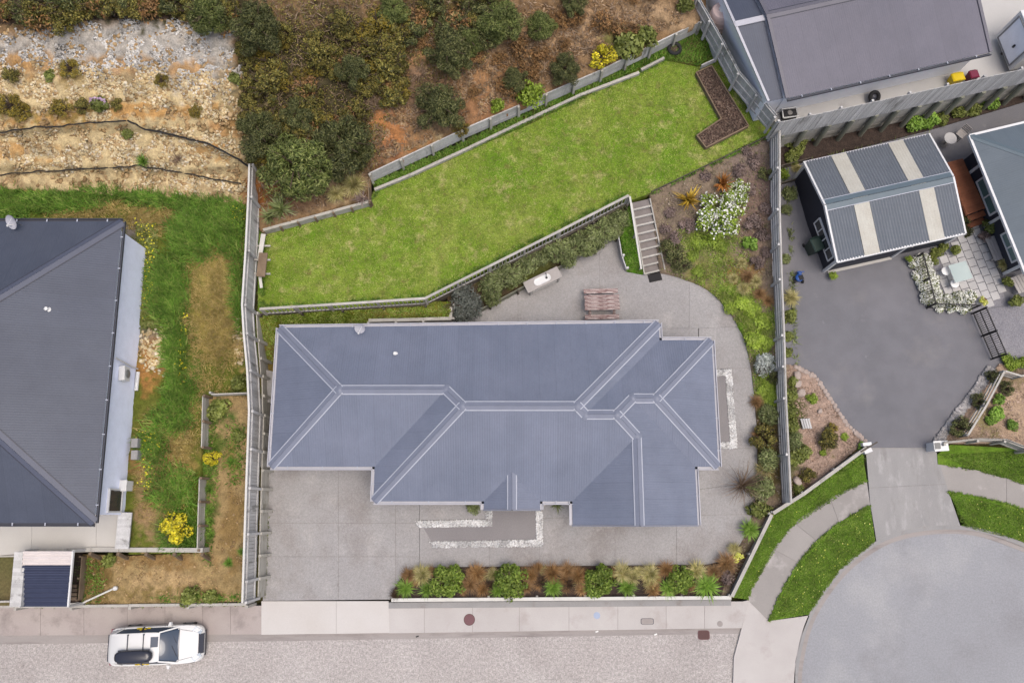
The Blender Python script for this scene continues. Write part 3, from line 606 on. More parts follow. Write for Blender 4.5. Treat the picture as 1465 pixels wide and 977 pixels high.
# ---- main house
xW, xL, xB, xE, xE2, xW2 = -11.2, -6.36, 7.07, 9.57, 8.48, 2.77
yN, yS1, ySm, yN2, ySg = 8.93, 2.2, .63, 8.2, -.43; ZE = 2.7
house = root('house', (-1, 4.5, ZP), 'large house with a complex hipped blue-grey metal roof and pale-edged ridge caps', 'house')
def rv(x, y, d): return Vector((x, y, ZE + TAN * d))
A, B, Cc, D, E_, F_, G_, H__, I_, L_, M_, N_ = (rv(*p, 0) for p in ((xW, yN - .12), (xB, yN + .12), (xB, yN2), (xE, yN2), (xE, yS1), (xE2, yS1), (xE2, ySg), (xW2, ySg), (xW2, ySm), (xL, ySm), (xL, yS1), (xW, yS1)))
d1, dm, d5, d7, d9 = (yN - yS1) / 2, (yN - ySm) / 2, (yN2 - ySm) / 2, (yN2 - yS1) / 2, (xE2 - xW2) / 2
R1, R2, R3, R4 = rv(xW + d1, yS1 + d1, d1), rv(xL + d1, yS1 + d1, d1), rv(xL + dm, ySm + dm, dm), rv(xB - dm, ySm + dm, dm)
R5, R6, R7, R8 = rv(xB - d5, ySm + d5, d5), rv(xE2 - d5, ySm + d5, d5), rv(xE2 - d7, yS1 + d7, d7), rv(xE - d7, yS1 + d7, d7)
R9, R10 = rv(xW2 + d9, ySm + d9, d9), rv(xW2 + d9, ySg, d9)
pw = 1.29; yPf = .26
PA, PB, PR0, PR1 = Vector((-pw, yPf, ZE)), Vector((pw, yPf, ZE)), Vector((0, yPf, ZE + TAN * pw)), Vector((0, ySm + pw, ZE + TAN * pw))
PVl, PVr = Vector((-pw, ySm, ZE)), Vector((pw, ySm, ZE))
nm = {}
for k, pts in dict(N1=[A, B, R4, R3, R2, R1], W=[A, R1, N_], S1=[N_, R1, R2, M_], WL=[M_, R2, R3, L_], Sm=[L_, PVl, PR1, PVr, I_, R9, R6, R5, R4, R3], EB=[B, Cc, R5, R4], N2=[Cc, D, R8, R7, R6, R5], E=[D, E_, R8], S2=[E_, F_, R7, R8], E2=[F_, G_, R10, R9, R6, R7], W2=[H__, I_, R9, R10], PL=[PA, PVl, PR1, PR0], PRr=[PB, PR0, PR1, PVr]).items():
    _, nm[k] = roof_plane(house, pts, 'roof_blue')
for p, q, a, b in ((A, R1, 'N1', 'W'), (R1, N_, 'W', 'S1'), (R1, R2, 'N1', 'S1'), (R2, R3, 'N1', 'WL'), (R3, L_, 'WL', 'Sm'), (R3, R4, 'N1', 'Sm'), (R4, B, 'N1', 'EB'), (R4, R5, 'EB', 'Sm'), (R5, R6, 'N2', 'Sm'), (R6, R7, 'N2', 'E2'), (R7, R8, 'N2', 'S2'), (R8, D, 'N2', 'E'), (R8, E_, 'E', 'S2'), (R6, R9, 'Sm', 'E2'), (R9, R10, 'W2', 'E2'), (PR1, PR0, 'PL', 'PRr')):
    cap(house, p, q, nm[a], nm[b], .23, 'cap_blue', 'edge_pale', .045)
for v_ in (R1, R2, R3, R4, R5, R6, R7, R8, R9): MB().lathe(v_, [(.26, -.085), (.14, -.01), (.03, .035)], 14).build('ridge_joint', 'cap_blue', house, True)
for p, q, o in ((A, B, (0, 1)), (B, Cc, (1, 0)), (Cc, D, (0, 1)), (D, E_, (1, 0)), (E_, F_, (0, -1)), (F_, G_, (1, 0)), (I_, PVr, (0, -1)), (H__, I_, (-1, 0)), (PVl, L_, (0, -1)), (L_, M_, (-1, 0)), (M_, N_, (0, -1)), (N_, A, (-1, 0)), (PA, PVl, (-1, 0)), (PB, PVr, (1, 0))):
    gutter(house, p, q, out=o)
for p, q in ((PA, PR0), (PR0, PB), (H__, R10), (R10, G_)):
    member('barge_board', house, Vector(p) + Vector((0, -.03, -.06)), Vector(q) + Vector((0, -.03, -.06)), .04, .2, 'cap_blue')
oh = .55
wallp = [(xW + oh, yN - oh), (xB - oh, yN - oh), (xB - oh, yN2 - oh), (xE - oh, yN2 - oh), (xE - oh, yS1 + oh), (xE2 - oh, yS1 + oh), (xE2 - oh, ySg + oh), (xW2 + oh, ySg + oh), (xW2 + oh, ySm + oh), (xL + oh, ySm + oh), (xL + oh, yS1 + oh), (xW + oh, yS1 + oh)]
MB().prism(wallp, ZP - .1, ZE - .04).build('wall', 'wall_cream', house)
MB().add([(xW2 + oh, ySg + oh, ZE - .04), (xE2 - oh, ySg + oh, ZE - .04), (xW2 + d9, ySg + oh, ZE + TAN * (d9 - oh) - .1), (xW2 + oh, ySg + oh + .2, ZE - .04), (xE2 - oh, ySg + oh + .2, ZE - .04), (xW2 + d9, ySg + oh + .2, ZE + TAN * (d9 - oh) - .1)], [(0,1,2), (5,4,3), (0,3,4,1), (1,4,5,2), (2,5,3,0)]).build('gable_wall', 'wall_cream', house)
for x in (-pw + .12, pw - .12): MB().box((x, yPf + .15, (ZE + ZP) / 2), (.16, .16, ZE - ZP)).build('porch_post', 'white_paint', house)
for c, w_, h_, n_ in (((-4.5, ySm + oh, 1.5), 1.8, 1.3, (0, -1)), ((5.6, ySg + oh, 1.5), 2.4, 1.4, (0, -1)), ((xE - oh, 5.0, 1.4), 2.2, 1.9, (1, 0)), ((-3, yN - oh, 1.7), 1.6, 1.1, (0, 1)), ((3.5, yN - oh, 1.35), 2.6, 2.0, (0, 1)), ((-7.5, yN - oh, 1.7), 1.2, 1.1, (0, 1)), ((xW + oh, 5.5, 1.7), 1.2, 1.0, (-1, 0))):
    window(house, c, w_, h_, n_, frame='edge_dark')
gd = MB()
for k in range(5): gd.box((-8.7, yS1 + oh - .03, ZP + .22 + k * .43), (3.6, .05, .41))
gd.build('garage_door', 'wall_white', house)
dr = MB().box((0, ySm + oh - .03, ZP + 1.03), (1.0, .06, 2.05)).build('front_door', 'wall_ink', house)
MB().box((.38, ySm + oh - .09, ZP + 1.0), (.04, .06, .14)).build('handle', 'steel_grey', dr)
def vent(parent, c, n=1):
    MB().lathe(Vector(c) - Vector((0, 0, .1)), [(.13, 0), (.12, .06), (.055, .10), (.055, .2), (.085, .21), (.085, .25), (.03, .28)], 12).build('vent_pipe', 'white_plastic', parent)
yv = 7.6; vent(house, (P(566, 507, ZE + .6).x, P(566, 507, ZE + .6).y, ZE + TAN * (yN - P(566, 507, ZE + .6).y)))
def dish(c, az, label, s=.28):
    o = root('satellite_dish', c, label, 'satellite dish'); c = Vector(c)
    d = Vector((math.cos(az) * .72, math.sin(az) * .72, .69)).normalized(); u = d.orthogonal().normalized(); v = d.cross(u); ctr = c + Vector((0, 0, .5)) + d * .08
    mb = MB(); nr, na = 5, 20; vs = []
    for th in (0, .012):
        for i in range(nr + 1):
            for k in range(na): r = s * i / nr; a = 2 * math.pi * k / na; vs.append(ctr + u * math.cos(a) * r + v * math.sin(a) * r * .88 + d * (.28 * r * r / s - th))
    fs = []; h = (nr + 1) * na
    for i in range(nr):
        for k in range(na):
            q = (i * na + k, i * na + (k + 1) % na, (i + 1) * na + (k + 1) % na, (i + 1) * na + k); fs.append(q); fs.append(tuple(j + h for j in q[::-1]))
    mb.add(vs, fs); mb.build('reflector', 'gutter_pale', o, True)
    foc = ctr + d * .42 + Vector((0, 0, -.16))
    MB().tube([c, c + Vector((0, 0, .28)), ctr - d * .02], .025).build('mast', 'steel_grey', o)
    MB().tube([ctr - Vector((0, 0, s * .7)) + d * .05, foc], .022, 6).tube([ctr + u * s * .7 + d * .1, foc], .01, 6).tube([ctr - u * s * .7 + d * .1, foc], .01, 6).build('arm', 'white_paint', o)
    MB().tube([foc, foc - d * .12], [.05, .035], 10).build('receiver', 'white_plastic', o)
    MB().tube([c, c + Vector((.35, -.15, -.05))], .014, 6).tube([c, c + Vector((.12, -.4, -.03))], .014, 6).build('brace', 'steel_grey', o)
dp = P(517, 469, 3.1); dish((dp.x, yN - .22, ZE + .08), math.radians(-100), 'white satellite dish on the back eave of the central blue-grey roof')
# ---- left neighbour house
zl = 5.05
TRc, BRc = P(175, 317, zl), P(135, 748, zl); xr = (TRc.x + BRc.x) / 2
lh = root('house', (xr - 5, (TRc.y + BRc.y) / 2, ZY), 'left neighbour house with plain dark blue-grey hipped roof and pale blue side wall', 'house')
hs = (TRc.y - BRc.y) / 2; t2 = math.tan(math.radians(24))
a_, b_ = Vector((TRc.x, TRc.y, zl)), Vector((BRc.x, BRc.y, zl)); rg = Vector((xr - hs, (TRc.y + BRc.y) / 2, zl + t2 * hs)); rg2 = rg + Vector((-6, 0, 0)); a2, b2 = a_ + Vector((-2 * hs - 6, 0, 0)), b_ + Vector((-2 * hs - 6, 0, 0))
_, nE = roof_plane(lh, [a_, b_, rg], 'roof_left'); _, nN = roof_plane(lh, [a_, rg, rg2, a2], 'roof_left'); _, nS = roof_plane(lh, [b_, b2, rg2, rg], 'roof_left'); _, nW = roof_plane(lh, [a2, rg2, b2], 'roof_left')
for p, q, u_, w_ in ((rg, a_, nN, nE), (rg, b_, nE, nS), (rg, rg2, nN, nS), (rg2, a2, nN, nW), (rg2, b2, nS, nW)): cap(lh, p, q, u_, w_, .24, 'cap_left', 'edge_dark', .03)
for p, q, o in ((a_, b_, (1, 0)), (a_, a2, (0, 1)), (b_, b2, (0, -1))): gutter(lh, p, q, 'gutter_dark', o)
w1, w2 = a_ + Vector((-.16, -.35, 0)), b_ + Vector((-.16, .35, 0))
MB().prism([w1, w2, w2 + Vector((-2 * hs - 5, 0, 0)), w1 + Vector((-2 * hs - 5, 0, 0))], ZY - .6, zl - .03).build('wall', 'wall_pale_blue', lh)
def on_wall(px, py, z): # point on the east wall seen at a pixel column, given height
    p = P(px, py, z); k = (w1.y - p.y) / (w1.y - w2.y); return Vector((w1.x + (w2.x - w1.x) * k, p.y, z))
nwl = Vector((w1.y - w2.y, -(w1.x - w2.x), 0)).normalized()
c = on_wall(160, 716, 3.2); window(lh, c + nwl * .05, 1.0, 1.2, nwl, (1, 1))
c = on_wall(178, 535, 3.6); hp = MB().box(c + nwl * .16, (.28, .66, .5), rz=.09).build('heat_pump', 'white_plastic', lh)
MB().lathe((0, 0, 0), [(.2, 0), (.2, .02), (.1, .03)], 14).build('fan_grille', 'steel_grey', hp, local=True).matrix_local = Matrix.Translation(c + nwl * .335 - wloc(lh)) @ nwl.to_track_quat('Z', 'Y').to_matrix().to_4x4()
p0 = on_wall(165, 512, 4.4); MB().tube([a_ * 0 + p0 + nwl * .1, p0 + nwl * .08 + Vector((0, -.1, -1.6)), p0 + nwl * .08 + Vector((0, -.1, -2.6))], .04, 8).build('downpipe', 'white_paint', lh)
for py, dz_, cl in ((695, .0, 'white_plastic'),):
    c = on_wall(190, py, ZY + .35); MB().box(c + nwl * .16, (.3, .45, .7)).box(c + nwl * .17 + Vector((0, 0, .36)), (.34, .5, .04)).build('meter_box', cl, lh)
vent(lh, (P(60, 439, 5.6).x, P(60, 439, 5.6).y, 0) and (P(60, 439, zl + 1.5).x, P(60, 439, zl + 1.5).y, zl + t2 * (xr - P(60, 439, zl + 1.5).x)))
dp = P(26, 322, zl + .3); dish((dp.x, TRc.y - .2, zl + .1), math.radians(-120), 'white satellite dish with three struts on the far-left dark roof edge', .36)
for i, py in enumerate((634, 651)):
    q = P(195, py, ZY + .3); o = root('paving_block_stack', (q.x, q.y, ZY), 'grey concrete block standing against the pale blue side wall', 'block', 'blocks by the side wall')
    for k in range(2): piece('block', o, (q.x, q.y, ZY + .13 + k * .26), (.3, .42, .25), 'concrete_apron', rz=.05 * k)
q = P(195, 545, ZY + .2); o = MB().tube([(q.x, q.y - .45, ZY + .12), (q.x, q.y + .45, ZY + .12)], .09, 10).build('white_pipe', 'white_plastic'); tag(o, 'short white plastic pipe lying along the pale blue side wall', 'pipe')
# ---- upper right house (two gabled roofs stepped in height)
uh_z = ZU + 2.1
S1_, S2_, T2_ = P(1126, 141, uh_z), P(1417, 75, uh_z), None
ax = (S2_ - S1_).normalized(); pr = Vector((-ax.y, ax.x, 0)); hd = 4.1; rise = .9; Lm = (S2_ - S1_).length
uh = root('house', S1_ + ax * Lm / 2 + pr * hd + Vector((0, 0, -2.1)), 'house with long plain grey gabled roof and white walls above the retaining fence', 'house')
def uq(a, b, z): return S1_ + ax * a + pr * b + Vector((0, 0, z))
def gable(par, a0, a1, b0, b1, z, r, mat, cm, ed):
    mid = (b0 + b1) / 2
    _, n1 = roof_plane(par, [uq(a0, b0, z), uq(a1, b0, z), uq(a1, mid, z + r), uq(a0, mid, z + r)], mat); _, n2 = roof_plane(par, [uq(a0, mid, z + r), uq(a1, mid, z + r), uq(a1, b1, z), uq(a0, b1, z)], mat)
    cap(par, uq(a0, mid, z + r), uq(a1, mid, z + r), n1, n2, .22, cm, ed, .03)
    for a in (a0, a1):
        for b in (b0, b1): member('barge_flashing', par, uq(a, b, z + .03), uq(a, mid, z + r + .03), .16, .07, cm)
    gutter(par, uq(a0, b0, z), uq(a1, b0, z), 'gutter_dark', -pr); gutter(par, uq(a0, b1, z), uq(a1, b1, z), 'gutter_dark', pr)
gable(uh, 0, Lm, 0, 2 * hd, 0, rise, 'roof_upper', 'cap_upper', 'edge_dark')
_w = []
for a_px, b_px, z_ in ((1103, 150, uh_z - .2), (1063, 79, uh_z - .2 + rise - .04), (1037, 20, uh_z - .2)):
    v_ = P(a_px, b_px, z_) - S1_; _w.append((v_.dot(pr), v_.dot(ax)))
lo = lambda b: pl(b, sorted(_w))                                     # the low end roof is cut back along the fence
zlo, rlo = -.2, rise - .04
for b0_, b1_, za_, zb_ in ((.15, hd, 0, rlo), (2 * hd - .15, hd, 0, rlo)):
    roof_plane(uh, [uq(lo(b0_), b0_, zlo + za_), uq(-.09, b0_, zlo + za_), uq(-.09, b1_, zlo + zb_), uq(lo(b1_), b1_, zlo + zb_)], 'roof_left')
    member('barge_flashing', uh, uq(lo(b0_), b0_, zlo + .03), uq(lo(b1_), b1_, zlo + rlo + .03), .12, .07, 'gutter_pale')
member('ridge_flashing', uh, uq(lo(hd), hd, zlo + rlo + .04), uq(-.09, hd, zlo + rlo + .04), .3, .05, 'gutter_pale')
def gwall(par, a0, a1, b0, b1, z0, z1, r, mat):
    mid = (b0 + b1) / 2; vs = []
    for a in (a0, a1): vs += [uq(a, b0, z0), uq(a, b1, z0), uq(a, b1, z1), uq(a, mid, z1 + r), uq(a, b0, z1)]
    return MB().add(vs, [(0,1,2,3,4), (9,8,7,6,5), (0,4,9,5), (4,3,8,9), (3,2,7,8), (2,1,6,7), (1,0,5,6)]).build('wall', mat, par)
gwall(uh, .15, Lm - .3, .3, 2 * hd - .3, -2.6, -.08, rise * .9, 'wall_white'); vs = []
for k_ in (0, 1):
    for b, z in ((.35, -2.6), (2 * hd - .35, -2.6), (2 * hd - .35, -.38), (hd, -.38 + rise * .86), (.35, -.38)): vs.append(uq(lo(b) + .10 if k_ == 0 else .14, b, z))
MB().add(vs, [(0,1,2,3,4), (9,8,7,6,5), (0,4,9,5), (4,3,8,9), (3,2,7,8), (2,1,6,7), (1,0,5,6)]).build('wall', 'wall_white', uh)
pass
MB().box(uq(Lm - .27, hd, -1.4), (.06, 3.2, 2.2), rz=math.atan2(ax.y, ax.x)).build('garage_door', 'wall_pale_blue', uh)
# ---- right garage
zg = ZA + 1.95; rg_ = .85
g1, g2, g3, g4 = P(1150, 232, zg), P(1329, 192, zg), P(1381, 334, zg), P(1197.5, 375, zg)
m1, m2 = P(1180, 293.5, zg + rg_), P(1363.5, 253, zg + rg_)
ctr = (g1 + g2 + g3 + g4) / 4; gar = root('garage', (ctr.x, ctr.y, ZA), 'dark-walled garage with grey corrugated gable roof and four pale translucent strips', 'garage')
def corr(par, e0, e1, r0, r1, k0, k1, mat, pitch=.15, amp=.022, dz=0, name='roof_sheet'):
    """corrugated sheet between fractions k0..k1 along eave (e0-e1) and ridge (r0-r1)"""
    W_ = (e1 - e0).length * (k1 - k0); n = max(4, int(W_ / pitch * 6)); mb = MB(); vs = []
    up = (e1 - e0).cross(r0 - e0).normalized(); up = up if up.z > 0 else -up
    for i in range(n + 1):
        k = k0 + (k1 - k0) * i / n; h = up * (amp * math.sin(2 * math.pi * (k * (e1 - e0).length) / pitch) + dz)
        vs += [e0.lerp(e1, k) + h, r0.lerp(r1, k) + h]
    o = len(vs); vs2 = [v - up * .01 for v in vs]
    mb.add(vs + vs2, [(2*i, 2*i+2, 2*i+3, 2*i+1) for i in range(n)] + [(o+2*i, o+2*i+1, o+2*i+3, o+2*i+2) for i in range(n)] + [(2*i, o+2*i, o+2*i+2, 2*i+2) for i in range(n)])
    return mb.build(name, mat, par, True)
plain('iron_grey', C(122,128,136), .45, .1); plain('sheet_clear', C(206,204,194), .5); surf('sheet_clear', [C(196,192,180), C(212,210,200)], 1.5, 20, .1, .5, .05)
for (e0, e1, r0, r1, ks) in ((g1, g2, m1, m2, (0, .215, .335, .67, .79, 1)), (g4, g3, m1, m2, (0, .215, .335, .72, .84, 1))):
    for j in range(5): corr(gar, e0, e1, r0, r1, ks[j] + .001, ks[j + 1] - .001, 'sheet_clear' if j in (1, 3) else 'iron_grey', dz=.012 if j in (1, 3) else 0, amp=.006 if j in (1, 3) else .024, name='clear_sheet' if j in (1, 3) else 'roof_sheet')
ngn = (g2 - g1).cross(m1 - g1).normalized(); ngn = ngn if ngn.z > 0 else -ngn; ngs = (g3 - g4).cross(m1 - g4).normalized(); ngs = ngs if ngs.z > 0 else -ngs
cap(gar, m1, m2, ngn, ngs, .3, 'cap_right', 'edge_pale', .03, .05)
for p, q in ((g1, m1), (m1, g4), (g2, m2), (m2, g3)): member('barge_board', gar, p + Vector((0, 0, -.03)), q + Vector((0, 0, -.03)), .09, .16, 'white_paint')
member('fascia', gar, g4 + Vector((0, 0, -.06)), g3 + Vector((0, 0, -.06)), .1, .14, 'white_paint'); member('fascia', gar, g1 + Vector((0, 0, -.06)), g2 + Vector((0, 0, -.06)), .08, .1, 'gutter_pale')
def ins(p, k=.955): return ctr + (p - ctr) * k
wz = ZA - .05
gw = [ins(g1), ins(m1), ins(g4), ins(g3), ins(m2), ins(g2)]
MB().add([Vector((p.x, p.y, wz)) for p in gw] + [Vector((p.x, p.y, p.z - .1)) for p in gw], [(5,4,3,2,1,0), (0,1,7,6), (1,2,8,7), (2,3,9,8), (3,4,10,9), (4,5,11,10), (5,0,6,11), (6,7,10,11), (7,8,9,10)]).build('wall', 'wall_ink', gar)
dW = (g4 - m1).normalized(); wn = Vector((dW.y, -dW.x, 0)); wn = wn if wn.x < 0 else -wn
wc = ins(m1).lerp(ins(g4), .50); window(gar, Vector((wc.x, wc.y, ZA + 1.25)) + wn * .04, 2.1, .72, wn, (4, 1), fw=.06)
for p in (g4, g3, g1): q = ins(p, .962); piece('corner_board', gar, (q.x, q.y, ZA + .95), (.14, .14, 1.9), 'white_paint', rz=.2)
aS = (g3 - g4).normalized(); sn_ = Vector((aS.y, -aS.x, 0)); sn_ = sn_ if sn_.y < 0 else -sn_
e0, e1 = ins(g4), ins(g3); dd = MB(); LL = (e1 - e0).length * .54
for k in range(6): c = e0 + aS * (LL / 2 + .15) + sn_ * .03; dd.box((c.x, c.y, ZA + .16 + k * .3), (LL, .05, .28), rz=math.atan2(aS.y, aS.x))
gdo = dd.build('garage_door', 'wall_ink', gar); c = e0 + aS * (LL + .2) + sn_ * .06; piece('door_post', gar, (c.x, c.y, ZA + .9), (.14, .12, 1.8), 'white_paint', rz=math.atan2(aS.y, aS.x))
c = e0 + aS * (LL / 2 + .15) + sn_ * .1; piece('door_sill', gar, (c.x, c.y, ZA + .03), (LL, .2, .06), 'concrete_left', rz=math.atan2(aS.y, aS.x))
for k in (.12, .6): c = e0 + aS * ((e1 - e0).length * k) + sn_ * .09; MB().lathe((c.x, c.y, ZA + 1.75), [(.05, 0), (.1, .05), (.05, .1)], 10).build('wall_lamp', 'white_plastic', gar, True)
# ---- right house
zr = ZA + 2.4
h1, h2, h3 = P(1387, 194, zr), P(1464, 384, zr), P(1560, 155, zr)
ew = (h2 - h1).normalized(); en = Vector((-ew.y, ew.x, 0)); en = en if en.x > 0 else -en; Lh = (h2 - h1).length + .3
rh = root('house', h1 + ew * 4 + en * 4 + Vector((0, 0, -2.4)), 'right neighbour house with smooth slate-blue roof, black walls and white window frames', 'house')
def rq(a, b, z): return h1 + ew * a + en * b + Vector((0, 0, z))
hw = Lh / 2; rr = .34
k1_, k2_, k3_, k4_ = rq(0, 0, 0), rq(Lh, 0, 0), rq(Lh, 13, 0), rq(0, 13, 0); q1, q2 = rq(hw, hw, rr * hw), rq(hw, 13 - hw * .3, rr * hw)
_, nA = roof_plane(rh, [k1_, k2_, q1], 'roof_right'); _, nB = roof_plane(rh, [k1_, q1, q2, k4_], 'roof_right'); _, nC = roof_plane(rh, [k2_, k3_, q2, q1], 'roof_right'); _, nD = roof_plane(rh, [k4_, q2, k3_], 'roof_right')
for p, q, u_, w_ in ((k1_, q1, nA, nB), (k2_, q1, nA, nC), (q1, q2, nB, nC)): cap(rh, p, q, u_, w_, .16, 'cap_right', 'roof_right' and None)
member('fascia', rh, k1_ + Vector((0, 0, -.05)), k2_ + Vector((0, 0, -.05)), .12, .14, 'white_paint'); member('fascia', rh, k1_ + Vector((0, 0, -.05)), k4_ + Vector((0, 0, -.05)), .12, .14, 'white_paint'); member('fascia', rh, k2_ + Vector((0, 0, -.05)), k3_ + Vector((0, 0, -.05)), .12, .14, 'white_paint')
ov = .6; MB().prism([rq(ov, ov, 0), rq(Lh - ov, ov, 0), rq(Lh - ov, 12, 0), rq(ov, 12, 0)], ZA - .05, zr - .06).build('wall', 'wall_ink', rh)
for a in (ov + .8, 4.3, Lh - ov): c = rq(a, ov - .03, 0); piece('corner_board', rh, (c.x, c.y, (ZA + zr) / 2), (.14, .1, zr - ZA - .15), 'white_paint', rz=math.atan2(ew.y, ew.x))
c = rq(3.0, ov - .03, -.98); window(rh, c, 1.9, 1.2, -en, (2, 2), pane='pane_green', fw=.09)
c = rq(5.9, ov - .03, -.9); window(rh, c, 1.5, .9, -en, (2, 1), pane='pane_green', fw=.09)
c = rq(1.4, ov - .08, -.8); MB().lathe(c, [(.07, 0), (.12, .06), (.07, .14)], 10).build('wall_lamp', 'white_plastic', rh, True)
# ------------------------------------------------------------------ fences and walls
def chain(pts): return [(P(a, b, z), h) for a, b, z, h in pts]
def paling_fence(label, pts, mat='timber_grey', side=1, sp=.155, post=2.3, rails=(.2, .85), capm=None, group=None, railside=None, postmat=None):
    """pts: (px, py, z of the top, height) along the top line; every paling is its own board"""
    ch = chain(pts); o = root('paling_fence', ch[0][0] - Vector((0, 0, ch[0][1])), label, 'fence', group); acc = 0
    for (p, h0), (q, h1) in zip(ch, ch[1:]):
        d = q - p; L = d.to_2d().length; u = Vector((d.x, d.y, 0)).normalized(); nrm = Vector((u.y, -u.x, 0)) * side; rz = math.atan2(u.y, u.x); n = max(1, int(L / sp))
        for i in range(n):
            k = (i + .5) / n; c = p.lerp(q, k); h = h0 + (h1 - h0) * k; jz = random.uniform(-.02, .02)
            piece('paling', o, c + Vector((0, 0, -h / 2 + jz)) + nrm * random.uniform(-.006, .006), (L / n - .012, .022, h), mat, rz + random.uniform(-.02, .02))
        rs = railside if railside is not None else -1
        for r in rails:
            a = p + Vector((0, 0, -h0 * (1 - r))) + nrm * .04 * rs; b = q + Vector((0, 0, -h1 * (1 - r))) + nrm * .04 * rs; member('rail', o, a, b, .05, .09, mat)
        n = max(1, round(L / post))
        for i in range(n + 1):
            if i == n and q is not ch[-1][0]: continue
            k = i / n; c = p.lerp(q, k); h = h0 + (h1 - h0) * k; piece('post', o, c + nrm * .12 * rs + Vector((0, 0, -h / 2 - .12)), (.11, .11, h + .12), postmat or mat, rz)
        if capm: member('capping', o, p + Vector((0, 0, .03)), q + Vector((0, 0, .03)), .09, .035, capm)
    return o
def board_wall(label, pts, mat, n=3, side=1, post=1.6, pw_=.12, postmat=None, gap=.01, name='retaining_wall', cat='retaining wall', capm=None, poststick=.06, round_=False, lean=0, group=None, th=.05):
    """horizontal boards between posts; pts (px,py,ztop,height)"""
    ch = chain(pts); o = root(name, ch[0][0] - Vector((0, 0, ch[0][1])), label, cat, group)
    for si, ((p, h0), (q, h1)) in enumerate(zip(ch, ch[1:])):
        d = q - p; L = d.to_2d().length; u = Vector((d.x, d.y, 0)).normalized(); nrm = Vector((u.y, -u.x, 0)) * side; rz = math.atan2(u.y, u.x); nb = max(1, round(L / post))
        for i in range(nb):
            a, b = p.lerp(q, i / nb), p.lerp(q, (i + 1) / nb); ha, hb = h0 + (h1 - h0) * i / nb, h0 + (h1 - h0) * (i + 1) / nb; e = (b - a).normalized() * .006
            for k in range(n):
                f = (k + .5) / n; w = nrm * random.uniform(-.008, .008)
                member('board', o, a + e + w - Vector((0, 0, ha * f)), b - e + w - Vector((0, 0, hb * f)), th, (ha + hb) / 2 / n - gap, mat)
        for i in range(nb + 1):
            if i == nb and si < len(ch) - 2: continue
            c = p.lerp(q, i / nb); h = h0 + (h1 - h0) * i / nb; off = nrm * (th / 2 + pw_ / 2 + .004)
            if round_: MB().tube([c + off + nrm * lean + Vector((0, 0, -h - .1)), c + off + Vector((0, 0, poststick))], pw_ / 2 * 1.1, 10).build('post', postmat or mat, o, True)
            elif lean: member('post', o, c + off + nrm * lean + Vector((0, 0, -h - .1)), c + off + Vector((0, 0, poststick)), pw_, pw_, postmat or mat, up=u)
            else: piece('post', o, c + off + Vector((0, 0, -h / 2 + poststick / 2 - .05)), (pw_, pw_, h + poststick + .1), postmat or mat, rz)
        if capm: member('capping', o, p + Vector((0, 0, .02)), q + Vector((0, 0, .02)), .16, .04, capm)
    return o
# left boundary: palings on top of a retaining wall
LT = [(357, 235, 3.75, 1.75), (355.5, 281, 3.7, 1.75), (351.7, 358, 3.6, 1.75), (346.6, 436, 3.45, 1.75), (349, 477, 3.4, 1.75), (354, 530, 3.3, 1.8), (356.6, 588, 3.15, 1.8), (352.5, 698, 3.15, 1.8), (348, 832, 3.15, 1.8), (347, 862, 3.15, 1.8)]
paling_fence('tall grey paling fence with pale capping between the dirt yard and the driveway', LT, side=-1, rails=(.15, .8), capm='timber_white_end', railside=1)
def below(t, dh): p = P(*t[:3]); return p, dh
rw = root('retaining_wall', P(*LT[3][:3]) - Vector((0, 0, 3)), 'timber retaining wall with many posts under the tall paling fence beside the driveway', 'retaining wall')
tops = [(P(*t[:3]), t[2] - t[3]) for t in LT[3:]]
for (p, zt), (q, zu) in zip(tops, tops[1:]):
    L = (q - p).to_2d().length; nb = max(1, round(L / 1.0)); u = (q - p); u.z = 0; u.normalize(); nr = Vector((-u.y, u.x, 0)); nr = nr if nr.x > 0 else -nr; rz = math.atan2(u.y, u.x)
    for i in range(nb):
        a, b = p.lerp(q, i / nb), p.lerp(q, (i + 1) / nb)
        for k in range(5):
            zz = ZP - .1 + (zt - ZP + .1) * (k + .5) / 5; hh = (zt - ZP + .1) / 5 - .012
            A_, B_ = Vector((a.x, a.y, zz)) + nr * .12 + u * .008, Vector((b.x, b.y, zz)) + nr * .12 - u * .008; member('board', rw, A_, B_, .05, hh, 'timber_retain')
        c = Vector((a.x, a.y, 0)) + nr * .16; zt_ = zt + (zu - zt) * i / nb
        member('post', rw, c + nr * .16 + Vector((0, 0, ZP - .1)), c + nr * .02 + Vector((0, 0, zt_ + .1)), .13, .13, 'timber_retain', up=u)
# left yard inner retaining
board_wall('short grey board retaining wall beside the green clump in the left yard', [(301, 564, 2.2, .5), (356, 562, 1.95, .4)], 'timber_pale', 2, -1, 1.2, .1)
board_wall('grey board wall running down to the open gap in the left yard', [(290, 566, 2.25, .95), (288, 640, 2.2, .9)], 'timber_retain', 4, -1, 1.3, .11, 'timber_brown', lean=.08)
board_wall('grey board wall beside the yellow bush and dirt terrace', [(285, 684, 2.2, .9), (282, 787, 2.2, .9)], 'timber_retain', 4, -1, 1.3, .11, 'timber_brown', lean=.08)
board_wall('weathered retaining wall with raking posts between pale terrace and bare dirt', [(52, 789, 2.25, .95), (130, 786, 2.25, .95), (290, 787, 2.2, .9)], 'timber_pale', 4, 1, 1.2, .13, 'timber_brown', lean=.3, th=.2)
board_wall('street-front timber wall holding up the bare dirt terrace', [(-60, 868, 1.45, 1.35), (100, 867, 1.45, 1.35), (352, 864, 1.42, 1.32)], 'timber_pale', 5, 1, 2.4, .12, 'timber_pale', th=.12, poststick=-.1)
